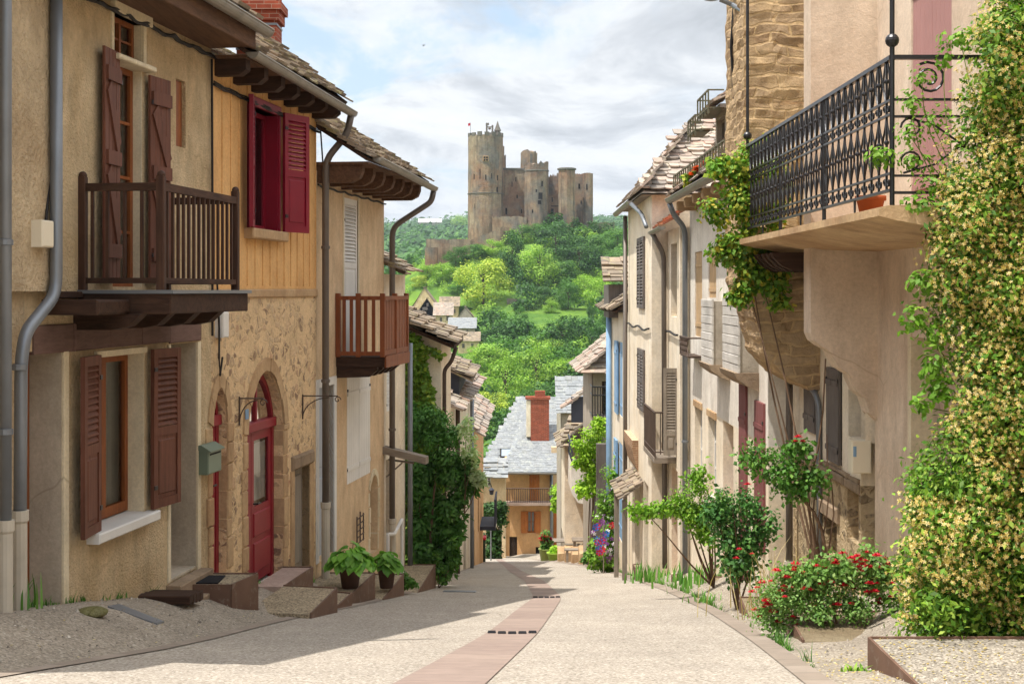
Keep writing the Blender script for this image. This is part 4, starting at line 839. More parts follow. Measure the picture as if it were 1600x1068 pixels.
# balcony
bz0, bz1 = -.98, -.08; vv1 = .72; n0, n1 = U(598, vv1), U(635, vv1)
m = MB(); m.bbox(FL, U(525) - .0, n1 + .05, 0, vv1 + .03, bz0 - .15, bz0, .01); b3 = m.build('balcony', M['wood_dark'], h3)
for i in range(5): a = n0 + .1 + i * (n1 - n0 - .2) / 4; m = MB(); m.uprism(FL, [(0, bz0 - .32), (.5, bz0 - .3), (.62, bz0 - .2), (.62, bz0 - .15), (0, bz0 - .15)], a - .06, a + .06); m.build('joist', M['wood_dark'], b3)
for uu, vv in ((n0, vv1), (n1, vv1), (n0, .04), (n0, .35), ((n0 + n1) / 2, vv1)):
    m = MB(); m.bbox(FL, uu - .035, uu + .035, vv - .035, vv + .035, bz0, bz1 + .05, .008); m.build('post', M['wood_orange'], b3)
m = MB(); m.fbox(FL, n0, n1, vv1 - .03, vv1 + .04, bz1 - .05, bz1 + .01); m.build('top_rail', M['wood_orange'], b3); m = MB(); m.fbox(FL, n0, n1, vv1 - .02, vv1 + .03, bz0 + .02, bz0 + .1); m.build('bottom_rail', M['wood_orange'], b3)
m = MB(); m.fbox(FL, n0 - .025, n0 + .025, .04, vv1, bz1 - .05, bz1 + .01); m.build('side_rail', M['wood_orange'], b3); m = MB(); m.fbox(FL, n0 - .02, n0 + .02, .04, vv1, bz0 + .02, bz0 + .08); m.build('bottom_rail', M['wood_orange'], b3)
m = MB(); m.fbox(FL, n0, n1, vv1 + .031, vv1 + .055, bz0 - .16, bz0 + .015); m.build('edge_board', M['wood_orange'], b3)
for vv in (.13, .24, .46, .58): m = MB(); m.fbox(FL, n0 - .012, n0 + .012, vv - .025, vv + .025, bz0 + .05, bz1 - .03); m.build('baluster', M['wood_orange'], b3)
n = 9
for i in range(n):
    a = n0 + (n1 - n0) * (i + .5) / n; m = MB(); m.fbox(FL, a - (n1 - n0) / n * .44, a + (n1 - n0) / n * .44, vv1 - .012, vv1 + .012, bz0 + .08, bz1 - .04); m.build('baluster', M['wood_orange'], b3)
# eaves
for i in range(7):
    a = va + .12 + (vb - va - .24) * i / 6; m = MB(); z = wt3 + .05; m.uprism(FL, [(-.1, z - .22), (.5, z - .22), (.62, z - .16), (.66, z - .06), (.66, z + .03), (-.1, z + .03)], a - .075, a + .075); m.build('joist', M['wood_soffit'], h3)
m = MB(); m.fbox(FL, va - .0, vb + .1, -.05, .76, wt3 + .08, wt3 + .12); m.build('soffit', M['wood_soffit'], h3)
roof_slope(FL, h3, va - .05, vb + .15, .80, wt3 + .15, R(33), 4.0, 'tile_brown', .24, .16, .026)
gutter(FL, h3, va + .2, vb + .2, .84, wt3 + .19, wt3 + .06, .065)
pipe(FL, h3, [(vb + .14, .84, wt3 - .0), (vb + .14, .8, wt3 - .18), (vb + .02, .14, wt3 - .62), (vb + .02, .14, -5.2)], .05, M['zinc_brown'], collars=(-.4, -2.4), shoe=-3.9)
m = MB(); m.tube([FL.P(va + (vb - va) * i / 20, .03, wt3 - .2 - .03 * abs(math.sin(i * .9))) for i in range(21)], .015, 6); m.tube([FL.P(va + .02, .05, wt3 + .7), FL.P(va + .05, .1, wt3 - .1), FL.P(va + .3, .05, wt3 - .18)], .012, 5); m.build('cable', M['cable'], h3)
# --- small house behind the drainpipe
h4 = lroot('house', 'narrow cream house with a vent grille and white handrail behind the brown balcony', 'house', 615, TIE)
wa, wb = vb, U(633); o_v = op(FL, 604, 613, 570, 640, .08); o_d4 = op(FL, 603, 615, 712, 832, .25)
wall_mesh(FL, wa, wb, -7, .3, [o_v, o_d4], 4).build('wall', M['plaster_cream'], h4)
shutter(FL, h4, o_v['u0'], o_v['u1'], o_v['w0'], o_v['w1'], -.04, M['white'], 'slats', .03, name='vent_grille', hinge='u0')
door(FL, h4, o_d4['u0'], o_d4['u1'], o_d4['w0'], o_d4['w1'], -.2, M['wood_slate'])
m = MB(); m.hexa([FL.P(a, b, c) for c, a, b in ((-2.78, wa - .1, 0), (-2.78, wa + .15, 0), (-2.95, wa + .15, .75), (-2.95, wa - .1, .75), (-2.66, wa - .1, 0), (-2.66, wa + .15, 0), (-2.83, wa + .15, .75), (-2.83, wa - .1, .75))]); m.build('canopy_plank', M['wood_greyx'], h4)
m = MB(); m.tube([FL.P(wa + .1, .06, -2.9), FL.P(wa + .1, .5, -2.95)], .02, 6); m.tube([FL.P(wa + .1, .02, -3.2), FL.P(wa + .1, .3, -2.95)], .015, 6); m.build('canopy_brace', M['wood_grey'], h4)
p1 = [FL.P(U(a_, .2), .2, W_(a_, b_, .2)) for a_, b_ in ((606, 834), (616, 834), (628, 811))]; m = MB(); m.tube(p1, .03, 8); m.tube([p1[0], p1[0] - Vector((0, 0, .9))], .03, 8); m.tube([p1[2], p1[2] - Vector((0, 0, 1.0))], .03, 8); m.build('handrail', M['white'], h4)
pipe(FL, h4, [(wb - .02, .1, -.95), (wb - .02, .1, -5.4)], .045, M['zinc'])
m = MB(); o_ = FL.P(wa, .3, .32); tiles(m, o_, FL.P(wb, .3, .32) - o_, Vector((-.85, .1, .45)), (wb - wa), 2.0, .26, .18); m.build('roof', M['tile_brown'], h4)
# ---------------------------------------------------------------- right side houses
def FX(X): return Fr(X, 0, 0, 1, -1)          # u = distance along the street, v towards the street
def FC_(y, x=0): return Fr(x, y, 1, 0, 1)      # faces the camera: u = x, v towards the camera
def rroot(label, x, y, name='house', cat='house', group=TIE): return thing(name, label, cat, (x, y, terrain(x, y)), group)
def Y(X, px): return X * F / (px - 800)
def Zp(y, py): return (455 - py) / F * y
# --- house with the iron balcony
r1 = rroot('pinkish rendered house with the black wrought iron balcony and stone pillar', 3.7, 12)
A = FX(3.7); yd0, yd1 = 10.2, Y(3.7, 1425)
s_up = dict(u0=Y(3.7, 1487), u1=Y(3.7, 1424), w0=.62, w1=3.15, d=.12); s_lo = dict(u0=yd0, u1=yd1, w0=-2.75, w1=-.42, d=.32)
wall_mesh(A, 5.0, 14.5, .55, 5.2, [s_up], 4).build('upper_wall', M['plaster_pink'], r1)
wall_mesh(A, 5.0, 14.5, -5, .55, [s_lo], 4).build('lower_wall', M['plaster_pink'], r1)
c = (s_up['u0'] + s_up['u1']) / 2
for a, b, hg in ((s_up['u0'], c - .005, 'u0'), (c + .005, s_up['u1'], 'u1')): shutter(A, r1, a, b, s_up['w0'], s_up['w1'], -.05, M['mauve_l'], 'planks' if 0 else 'boards', .035, hinge=hg)
door(A, r1, s_lo['u0'], s_lo['u1'] - .05, s_lo['w0'], s_lo['w1'], -.24, M['surround_d'])
m = MB(); m.bbox(A, s_lo['u1'] - .004, s_lo['u1'] + .1, -.2, .015, s_lo['w0'] - .2, s_lo['w1'] + .1, .004); m.build('door_surround', M['surround'], r1)
# wing wall with curved corbel
def PX(px, py, y): return ((px - 800) / F * y, (455 - py) / F * y)
yw = 14.4; x0 = PX(1267, 0, yw)[0]
poly = [(3.72, 5.2), (x0, 5.2), (x0, Zp(yw, 520))] + [PX(a, b, yw) for a, b in ((1272, 532), (1284, 541), (1294, 546), (1303, 560), (1312, 575), (1328, 585), (1334, 600), (1340, 612), (1352, 622), (1358, 640))] + [(3.62, Zp(yw, 645)), (3.72, Zp(yw, 660))]
FW = FC_(yw + .35); m = MB(); m.prism(FW, poly, 0, .35); m.build('wing_wall', M['plaster_pink'], r1)
# balcony slab, wooden joists
m = MB(); sl = .50; m.uprism(A, [(-.02, sl - .1), (.55, sl - .08), (1.0, sl), (1.12, sl + .03), (1.12, sl + .09), (1.05, sl + .105), (-.02, sl + .105)], 10.0, 16.6)
bc = m.build('balcony', M['dressed'], r1)
for i in range(7):
    a = 14.95 + i * .27; m = MB(); m.uprism(A, [(0, .22), (.75, .22), (.86, .27), (.95, .36), (.97, sl - .09), (0, sl - .09)], a, a + .13); m.build('joist', M['wood_dark'], bc)
# facade behind the wing
B = FX(3.62); o1 = dict(u0=Y(3.62, 1352), u1=15.3, w0=Zp(14.9, 687), w1=Zp(14.9, 600), d=.3); o2 = dict(u0=15.6, u1=16.2, w0=Zp(15.9, 722), w1=Zp(15.9, 575), d=.12)
o3 = dict(u0=Y(3.62, 1278), u1=Y(3.62, 1261), w0=Zp(17.3, 672), w1=Zp(17.3, 520), d=.12); o4 = dict(u0=14.85, u1=15.35, w0=Zp(15, 848), w1=Zp(15, 752), d=.3); o5 = dict(u0=15.85, u1=16.5, w0=Zp(16, 875), w1=Zp(16, 812), d=.3)
o6 = dict(u0=Y(3.62, 1226), u1=Y(3.62, 1211), w0=Zp(19.4, 858), w1=Zp(19.4, 628), d=.1)
zb = Zp(16, 735)
wall_mesh(B, 14.75, 18.3, zb, 5, [o1, o2, o3], 3).build('upper_wall', M['plaster_cream'], r1)
wall_mesh(B, 14.75, 18.3, -6.5, zb, [o4, o5], 3).build('lower_wall', M['rub_grey'], r1)
m = MB(); stones(m, B, 14.78, 18.2, zb - .1, zb + .06, -.05, .04, .6, .16); m.build('string_course', M['sandstone'], r1)
m = MB(); m.bbox(B, o5['u0'] - .15, o5['u1'] + .15, -.1, .05, o5['w1'], o5['w1'] + .17, .02); m.build('stone_lintel', M['sandstone'], r1)
for o_ in (o2, o3):
    cc = (o_['u0'] + o_['u1']) / 2
    for a, b, hg in ((o_['u0'], cc, 'u0'), (cc, o_['u1'], 'u1')): shutter(B, r1, a, b, o_['w0'], o_['w1'], .01, M['wood_slate'], 'boards', .035, hinge=hg)
for o_ in (o1, o4, o5):
    m = MB(); m.bbox(B, o_['u0'], o_['u1'], -.3, -.22, o_['w0'], o_['w1'], .01); m.build('window_board', M['wood_slate'] if o_ is o1 else M['wood_grey'] if o_ is o5 else M['plaster_salmon'], r1)
m = MB(); ym = 14.62; m.bbox(FC_(14.72), *(PX(1329, 0, ym)[0], PX(1360, 0, ym)[0]), .0, .16, Zp(ym, 738), Zp(ym, 687), .012); mbx = m.build('meter_box', M['cream_box'], r1)
m = MB(); m.fbox(FC_(14.72), PX(1331, 0, ym)[0], PX(1336, 0, ym)[0], .155, .163, Zp(ym, 712), Zp(ym, 696)); m.build('meter_window', M['blue'], mbx)
# rough stone pillar and its stepped corbel
yp = 16.7; xa, xb = PX(1160, 0, yp)[0], PX(1268, 0, yp)[0]; FP = FC_(yp)
m = MB(); m.fbox(FP, xa + .03, 3.62, -1.3, -.02, .55, 5.2); m.build('pillar_core', M['dressed'], r1)
def rough_block(xl, xr_, z0, z1, y0, dep, mat, parent, name, nz=40, amp=.03):
    """rubble masonry block whose street edge follows xl(z); front and side faces are broken up by noise"""
    V = []; F_ = []; nx, ny = 22, 16; amp *= .55
    def D(p, a=amp): 
        q = Vector((p[0] * 3.2, p[1] * 3.2, p[2] * 6.5)); c = noise.cell(Vector((q.x * .6 + noise.noise(q) * .8, q.y * .6, q.z * .9)))
        return a * noise.noise(q * 1.6) + a * .5 * (c - .5)
    for i in range(nz + 1):
        z = z0 + (z1 - z0) * i / nz; x = xl(z)
        row = [(x + D((x, y0 + dep * (1 - k / ny), z)), y0 + dep * (1 - k / ny), z) for k in range(ny)] + [(x + (xr_ - x) * (k / nx) + (D((x, y0, z)) if k == 0 else 0), y0 - D((x + (xr_ - x) * k / nx, y0, z)), z) for k in range(nx + 1)]
        V += row
    n = nx + ny + 1
    for i in range(nz):
        for k in range(n - 1): a = i * n + k; F_.append((a, a + 1, a + n + 1, a + n))
    V += [(xr_, y0 + dep, z0), (xr_, y0 + dep, z1)]; L = len(V)
    F_.append(tuple([nz * n + k for k in range(n)] + [L - 1])); F_.append(tuple([k for k in range(n)][::-1] + [L - 2]))
    return mesh_obj(name, V, F_, mat, parent)
rough_block(lambda z: xa + .02, xb + .12, .6, 5.2, yp, 1.4, M['pillar_stone'], r1, 'pillar', 60, .04)
prof = [(.58, xa + .0), (.1, xa + .02), (-.15, xa + .12), (-.45, xa + .2), (-.75, xa + .28), (-1.0, xa + .5), (-1.12, xa + .75), (-1.16, 3.5)]
rough_block(lambda z: float(np.interp(z, [a for a, b in prof][::-1], [b for a, b in prof][::-1])), 3.63, -1.16, .55, yp, 1.3, M['pillar_stone'], r1, 'stone_corbel', 44, .05)
pipe(A, r1, [(18.2, .35, .35), (17.9, .35, -.6), (16.6, .12, -1.25), (16.6, .1, -4.2)], .035, M['zinc'])
pipe(B, r1, [(17.95, .12, .3), (17.95, .12, -4.3)], .045, M['zinc_brown'], collars=(-2.5,), shoe=-3.4)
# wrought iron balustrade
iron = M['iron']; VB = 1.0; g = A; zb0, zb1 = .72, 1.66
def scroll(m, f, u, v, w, R0, turns=1.6, sgn=1, start=0.0, along='u', r=.008):
    pts = []
    for i in range(int(turns * 14) + 1):
        t = start + sgn * 2 * math.pi * i / 14; rr = R0 * (1 - .72 * i / (turns * 14)); du, dw = rr * math.cos(t), rr * math.sin(t)
        pts.append(f.P(u + du, v, w + dw) if along == 'u' else f.P(u, v + du, w + dw))
    m.tube(pts, r, 5)
m = MB()
for w_, r_ in ((zb1, .022), (zb1 - .30, .012), (zb1 - .40, .012), (zb0 + .12, .012), (zb0, .014)): m.fbox(g, 10.1, 16.3, VB - r_, VB + r_, w_ - r_ * .7, w_ + r_ * .7)
rail = m.build('balcony_rail', iron, bc)
y = 10.25; k = 0
while y < 16.2:
    m = MB(); m.fbox(g, y - .008, y + .008, VB - .008, VB + .008, zb0, zb1)
    # lyre-shaped flats either side of the bar
    for s in (-1, 1):
        P = []
        for i in range(13):
            t = i / 12; P.append((y + s * .085 * math.sin(math.pi * t) * (1.0 - .35 * math.cos(2 * math.pi * t)), zb0 + .13 + (zb1 - .42 - zb0 - .13) * t))
        m.tube([g.P(a, VB, b) for a, b in P], .0085, 5)
        m.tube([g.P(y + s * (.03 + .055 * math.sin(i / 8 * math.pi)), VB, zb1 - .29 + .27 * i / 8) for i in range(9)], .008, 5)
        scroll(m, g, y + s * .055, VB, zb1 - .35, .028, 1.0, s)
        scroll(m, g, y + s * .05, VB, zb0 + .06, .03, 1.0, s)
    m.ball(g.P(y, VB, zb1 - .15), .02, 6); m.ball(g.P(y, VB, zb0 + .35), .02, 6)
    m.build('baluster', iron, bc); y += .215; k += 1
for y in (10.1, 12.3, 14.3, 16.3):
    m = MB(); hi = 4.2 if y in (10.1, 16.3) else zb1
    m.tube([g.P(y, VB, sl + .1), g.P(y, VB, hi)], .018, 8)
    if y in (10.1, 16.3): m.ball(g.P(y, VB, zb1 + .12), .05)
    m.fbox(g, y - .01, y + .01, VB - .0, VB + .12, sl + .1, sl + .13) if 0 else None
    m.build('post', iron, bc)
for y in (11.2, 13.3, 15.3):
    m = MB(); m.tube([g.P(y, VB, zb0), g.P(y, VB, zb0 - .11), g.P(y, VB - .12, zb0 - .11)], .012, 6); m.build('bracket', iron, bc)
m = MB()                                         # near end panel with big scrolls
for w_, r_ in ((zb1, .022), (zb1 - .30, .013), (zb1 - .42, .013), (zb0 + .1, .012), (zb0 - .02, .014)): m.fbox(g, 10.1 - r_, 10.1 + r_, 0, VB, w_ - r_ * .7, w_ + r_ * .7)
for v_ in (.25, .74): scroll(m, g, 10.1, v_, zb1 - .15, .12, 1.7, 1, 1.0, 'v', .01)
cv, cw = .5, zb0 + .32
for a, b in ((-1, -1), (1, -1), (-1, 1), (1, 1)):
    m.tube([g.P(10.1, cv, cw), g.P(10.1, cv + a * .2, cw + b * .14), g.P(10.1, cv + a * .42, cw + b * .2)], .009, 5); scroll(m, g, 10.1, cv + a * .36, cw + b * .12, .08, 1.3, a, 0, 'v', .009)
m.ball(g.P(10.1, cv, cw), .03); m.build('end_panel', iron, bc)
p_ = thing('flower_pot', 'small empty terracotta pot on the balcony slab behind the iron railing', 'flower pot', (3.0, 11.9, sl + .105))
m = MB(); m.lathe([(.0, 0), (.08, 0), (.115, .15), (.13, .15), (.13, .19), (.11, .19), (.1, .14), (0, .13)], (3.0, 11.9, sl + .107), 16); m.build('pot', M['pot'], p_, True)
# wall cable, high street lamp arm, brown pole
m = MB(); m.tube([Vector((PX(1148, 0, 17.5)[0], 17.5, 3.6)), Vector((PX(1143, 0, 17.5)[0], 17.5, 3.0)), Vector((PX(1150, 0, 17.5)[0], 17.5, 2.2)), Vector((PX(1149, 0, 17.5)[0], 17.5, 1.55))], .022, 7)
o = m.build('cable', M['cable'], r1)
y_ = 17.4; m = MB(); m.tube([Vector((xa + .05, yp + .3, 3.35)), Vector((PX(1145, 0, y_)[0], y_, 3.50)), Vector((PX(1125, 0, y_)[0], y_, 3.57))], .03, 8)
lp = thing('street_lamp', 'grey lamp arm reaching over the street from the stone pillar', 'street lamp', (xa + .05, yp + .3, 3.35)); m.build('arm', M['zinc'], lp)
m = MB(); c0 = Vector((PX(1112, 0, y_)[0], y_, 3.60)); m.ball(c0, .13, 8, (1, 1, .38)); m.build('lamp_head', M['zinc'], lp, True)
# --- pale house with board boxes
r2 = rroot('pale rendered house with two boarded window boxes and dormers in its stone roof', 3.3, 22)
C2 = FX(3.3); gy = 1.66
w1_ = dict(u0=Y(3.3, 1097), u1=Y(3.3, 1086), w0=Zp(25.2, 526), w1=Zp(25.2, 393), d=.1); w2_ = dict(u0=Y(3.3, 1119), u1=Y(3.3, 1107), w0=Zp(23.5, 465), w1=Zp(23.5, 388), d=.1)
l1 = dict(u0=w1_['u0'], u1=w1_['u1'], w0=Zp(25.2, 740), w1=Zp(25.2, 637), d=.16); l2 = dict(u0=w2_['u0'], u1=w2_['u1'], w0=Zp(23.5, 776), w1=Zp(23.5, 652), d=.16)
d3 = dict(u0=Y(3.3, 1146), u1=Y(3.3, 1130), w0=-4.9, w1=Zp(21.8, 660), d=.4)
wall_mesh(C2, 18.3, 26.4, -2.0, 1.75, [w1_, w2_], 4).build('upper_wall', M['plaster_white'], r2)
d4 = dict(u0=19.9, u1=20.5, w0=-4.4, w1=Zp(20, 600), d=.12); d5 = dict(u0=18.5, u1=19.2, w0=Zp(18.8, 858), w1=Zp(18.8, 628), d=.12)
wall_mesh(C2, 18.3, 26.4, -7, -2.0, [l1, l2, d3, d4, d5], 4).build('lower_wall', M['plaster_cream'], r2)
for o_ in (w1_, w2_): shutter(C2, r2, o_['u0'], o_['u1'], o_['w0'], o_['w1'], -.05, M['wood_tanl'], 'boards', .03, hinge='u0')
for o_ in (l1, l2):
    window(C2, r2, o_['u0'], o_['u1'], o_['w0'], o_['w1'], -.1, M['white'], (2, 3), .05, .03, back='lace'); m = MB(); m.bbox(C2, o_['u0'] - .06, o_['u1'] + .06, -.05, .03, o_['w1'], o_['w1'] + .12, .01); m.build('window_lintel', M['dressed'], r2)
door(C2, r2, d3['u0'], d3['u1'], d3['w0'], d3['w1'], -.35, M['wood_tan'])
for o_ in (d4, d5): shutter(C2, r2, o_['u0'], o_['u1'], o_['w0'], o_['w1'], .0, M['mauve'], 'boards', .035, hinge='u0')
for (y0, y1, z0, z1) in ((19.0, 20.4, -1.12, -.08), (21.5, 22.7, -1.14, -.12)):
    m = MB(); X = 3.02; Q = FX(X); m.fbox(C2, y0 + .02, y1, 0, 3.3 - X - .03, z0 + .03, z1 - .03); bx_ = m.build('window_box', M['plaster_grey'], r2)
    m = MB(); n = 8
    for i in range(n): m.bbox(Q, y0, y1 + .01, -.03, .0 + .004 * (i % 2), z0 + (z1 - z0) * i / n + .003, z0 + (z1 - z0) * (i + 1) / n - .003, .008)
    m.build('side_boards', M['wood_pale'], bx_)
    m = MB(); m.uprism(C2, [(0, z0 - .22), (.14, z0 - .16), (.3, z0 - .05), (.33, z0 + .03), (0, z0 + .03)], y0 - .02, y1 + .02); m.build('corbel', M['sandstone'], bx_)
Q = FX(3.05); m = MB(); ya, yb_ = 24.6, 25.8; z0, z1 = Zp(25, 555), Zp(25, 527)
for i in range(8): a = ya + (yb_ - ya) * i / 7; m.tube([Q.P(a, 0, z0), Q.P(min(yb_, a + .3), 0, z1)], .01, 4); m.tube([Q.P(a, 0, z1), Q.P(min(yb_, a + .3), 0, z0)], .01, 4)
m.tube([Q.P(ya, 0, z1), Q.P(yb_, 0, z1)], .016, 5); m.tube([Q.P(ya, 0, z0), Q.P(yb_, 0, z0)], .016, 5); m.tube([Q.P(ya, 0, z1), Q.P(ya, -.25, z1)], .016, 5); m.tube([Q.P(ya, 0, z0), Q.P(ya, -.25, z0)], .016, 5)
m.fbox(C2, ya, yb_, 0, .24, z0 - .03, z0); m.build('window_guard', M['rustiron'], r2)
gutter(C2, r2, 19.6, 26.0, .42, gy, gy + .02, .08)
for i in range(6):
    a = 19.8 + i * 1.1; m = MB(); m.bbox(C2, a, a + .16, 0, .36, gy - .22, gy - .06, .02); m.build('rafter_end', M['dressed'], r2)
pipe(C2, r2, [(26.0, .42, gy - .05), (26.0, .35, gy - .25), (26.3, .1, gy - .5), (26.3, .1, -5.3)], .05, M['zinc'], collars=(-1, -2.8))
roof_slope(C2, r2, 18.2, 26.4, .4, gy + .08, R(47), 4.2, 'tile_pink', .34, .2, .03)
# dormers and the planter rail
def dormer(y0, y1, x0_, z0, z1, lab):
    f = FX(x0_); m = MB(); o_ = dict(u0=y0 + .15, u1=y1 - .15, w0=z0 + .25, w1=z1 - .1, d=.12); wm_ = wall_mesh(f, y0, y1, z0, z1, [o_], 1.6); wm_.poly([f.P(y0, -.002, z0), f.P(y0, -1.6, z0), f.P(y0, -1.6, z1), f.P(y0, -.002, z1)]); dm = wm_.build('dormer', M['plaster_grey'], r2)
    window(f, dm, o_['u0'], o_['u1'], o_['w0'], o_['w1'], -.08, M['wood_greyz'], (2, 1), .05, .03)
    m = MB(); for_ = f.P(y0 - .15, .14, z1)
    mid = (y0 + y1) / 2
    tiles(m, f.P(y0 - .18, .2, z1 - .0), Vector((0, 1, 0)), Vector((.75, 0, .55)), y1 - y0 + .36, 1.3, .3, .16, .035); m.fbox(f, y0 - .14, y1 + .14, -1.2, .12, z1 - .03, z1 + .03)
    m.build('dormer_roof', M['tile_pink'], dm)
dormer(19.3, 20.7, 3.42, 1.9, 2.95, ''); dormer(22.7, 23.9, 3.42, 1.9, 2.95, '')
def planter_rail(X, y0, y1, z0, z1, dx=.25, nm='planter_rail'):
    f = FX(X); m = MB()
    for w_ in (z0, z1): m.fbox(f, y0, y1, -.012, .012, w_ - .012, w_ + .012); m.fbox(f, y0 - .01, y0 + .01, -dx, 0, w_ - .012, w_ + .012); m.fbox(f, y1 - .01, y1 + .01, -dx, 0, w_ - .012, w_ + .012)
    n = int((y1 - y0) / .3)
    for i in range(n + 1): a = y0 + (y1 - y0) * i / n; m.fbox(f, a - .012, a + .012, -.012, .012, z0 - .1, z1)
    m.fbox(f, y0, y1, -dx, 0, z0 - .03, z0 - .015); return m.build(nm, M['rustgreen'], r2)
planter_rail(2.98, 19.9, 26.2, 1.88, 2.12); planter_rail(3.12, 22.6, 23.9, 2.92, 3.2); planter_rail(3.12, 24.2, 25.2, 2.75, 3.0)
# --- tower-like cream house
r3 = rroot('cream house with a steep stone tiled roof and louvred shutters', 2.8, 31)
D3 = FX(2.8); E3 = FX(3.12)
sa = dict(u0=29.9, u1=31.4, w0=Zp(31, 481), w1=Zp(31, 372), d=.12); sb = dict(u0=29.9, u1=31.3, w0=Zp(30.6, 640), w1=Zp(30.6, 545), d=.12)
g1 = dict(u0=29.2, u1=30.2, w0=-7, w1=-4.0, d=.3); g2 = dict(u0=31.2, u1=32.4, w0=-7, w1=-4.1, d=.3)
wall_mesh(D3, 28.5, 34.3, -3.3, 1.95, [sa, sb], 3).build('upper_wall', M['plaster_cream'], r3)
wall_mesh(D3, 28.5, 34.3, -9, -3.3, [g1, g2], 3).build('lower_wall', M['plaster_cream'], r3)
for o_ in (g1, g2): door(D3, r3, o_['u0'], o_['u1'], o_['w0'], o_['w1'], -.2, M['wood_slate'] if o_ is g1 else M['bluegrey'])
wb3 = dict(u0=26.9, u1=27.9, w0=Zp(27.3, 495), w1=Zp(27.3, 380), d=.2); wc3 = dict(u0=26.8, u1=27.8, w0=-5.5, w1=-3.4, d=.3)
wall_mesh(E3, 26.4, 28.48, -8, 1.2, [wb3, wc3], 2.5).build('side_wall', M['plaster_cream'], r3)
window(E3, r3, wb3['u0'], wb3['u1'], wb3['w0'], wb3['w1'], -.12, M['wood_dark'], (2, 2)); door(E3, r3, wc3['u0'], wc3['u1'], wc3['w0'], wc3['w1'], -.2, M['wood_tan'])
for o_, st in ((sa, 'slats'), (sb, 'slats')):
    cc = (o_['u0'] + o_['u1']) / 2
    for a, b, hg in ((o_['u0'], cc, 'u0'), (cc, o_['u1'], 'u1')): shutter(D3, r3, a, b, o_['w0'], o_['w1'], .01, M['wood_slate'], st, .04, hinge=hg)
m = MB(); q_ = FC_(28.5); m.fbox(q_, 2.84, 6, -3, -.005, -3, 1.9); m.build('gable_wall', M['plaster_salmon'], r3)
def hip3():
    m = MB(); A_, B_, C_, E_ = Vector((2.58, 28.2, 1.98)), Vector((2.58, 34.4, 1.98)), Vector((4.03, 32, 3.75)), Vector((7, 32, 3.75)); E2 = Vector((7, 28.2, 1.98))
    L1 = math.hypot(1.45, 1.77); tiles(m, A_, Vector((0, 1, 0)), Vector((1.45, 0, 1.77)), 6.2, L1, .36, .2, .035, keep=lambda a, b: a > 3.8 * b / L1 - .1 and a < 6.25 - 2.4 * b / L1, round_=True)
    L2 = math.hypot(3.8, 1.77); tiles(m, A_, Vector((1, 0, 0)), Vector((0, 3.8, 1.77)), 4.4, L2, .30, .24, .035, keep=lambda a, b: a > 1.45 * b / L2 - .05, round_=True)
    n_ = Vector((0, 0, -.03)); m.poly([A_ + n_, B_ + n_, C_ + n_]); m.poly([A_ + n_, E2 + n_, E_ + n_, C_ + n_]); m.poly([A_ + n_ * 2, B_ + n_ * 2, Vector((7, 34.4, 1.92)), E2 + n_ * 2]); m.poly([B_ + n_, Vector((7, 34.4, 1.95)), E_ + n_, C_ + n_])
    m.build('roof', M['tile_pink'], r3)
hip3()
m = MB(); o_ = Vector((2.86, 26.5, 1.22)); tiles(m, o_, Vector((0, 1, 0)), Vector((.8, 0, .6)), 2.0, .5, .2, .13, .03); m.build('small_canopy_roof', M['tile_terra'], r3)
gutter(D3, r3, 30.2, 34.5, .28, 1.92, 1.88, .07); gutter(E3, r3, 26.4, 28.5, .33, 1.2, 1.18, .06, name='gutter')
pipe(D3, r3, [(30.3, .28, 1.88), (29.4, .12, 1.6), (28.6, .1, 1.3)], .045, M['zinc']); pipe(E3, r3, [(28.3, .33, 1.15), (28.3, .1, .75), (28.3, .08, -5.5)], .05, M['zinc_brown'])
m = MB(); X = 2.72; m.fbox(E3, 27.0, 29.2, .0, .42, -3.26, -3.16); b_ = m.build('balcony', M['wood_greyx'], r3)
Q = FX(X)
for y in np.linspace(27.0, 29.2, 20): m = MB(); m.tube([Q.P(y, 0, -3.16), Q.P(y, 0, -2.3)], .011, 5); m.build('baluster', M['rustiron'], b_)
m = MB(); m.tube([Q.P(27, -.4, -2.3), Q.P(27, 0, -2.3), Q.P(29.2, 0, -2.3)], .02, 6); m.tube([Q.P(27, -.4, -3.05), Q.P(27, 0, -3.05), Q.P(29.2, 0, -3.05)], .014, 6)
for v_ in (-.3, -.2, -.1): m.tube([Q.P(27, v_, -3.1), Q.P(27, v_, -2.3)], .011, 5)
m.build('balcony_rail', M['rustiron'], b_)
shutter(FC_(26.95), r3, PX(1037, 0, 26.9)[0], PX(1060, 0, 26.9)[0], -3.1, Zp(26.9, 575), 0, M['wood_grey'], 'louver', .04, split=.75, hinge='u1')
m = MB(); pts = [D3.P(34.2 - i * .14, .05, -.78 + .03 * math.sin(i * .35)) for i in range(41)]; m.tube(pts, .022, 6); m.tube([E3.P(28.4 - i * .14, .05, -.8 + .02 * math.sin(i * .4)) for i in range(15)], .022, 6); m.build('cable', M['cable'], r3)
m = MB(); o_ = Vector((2.3, 30.3, Zp(31, 775))); tiles(m, o_, Vector((0, 1, 0)), Vector((.7, 0, .5)), 2.6, .75, .22, .15, .03); cr = m.build('porch_roof', M['tile_brown'], r3)
for y in (30.4, 32.8): m = MB(); m.fbox(FX(2.36), y, y + .1, -.1, 0, -7, Zp(31, 775)); m.build('porch_post', M['wood_grey'], cr)
m = MB(); m.uprism(D3, [(0, -4.0), (.05, -3.9), (.14, -3.5), (.14, -3.3), (0, -3.3)], 31.5, 34.0); m.build('corbel', M['brick_dull'], r3)
pipe(D3, r3, [(33.9, .1, 1.8), (33.9, .1, -6.5)], .05, M['zinc_brown'])
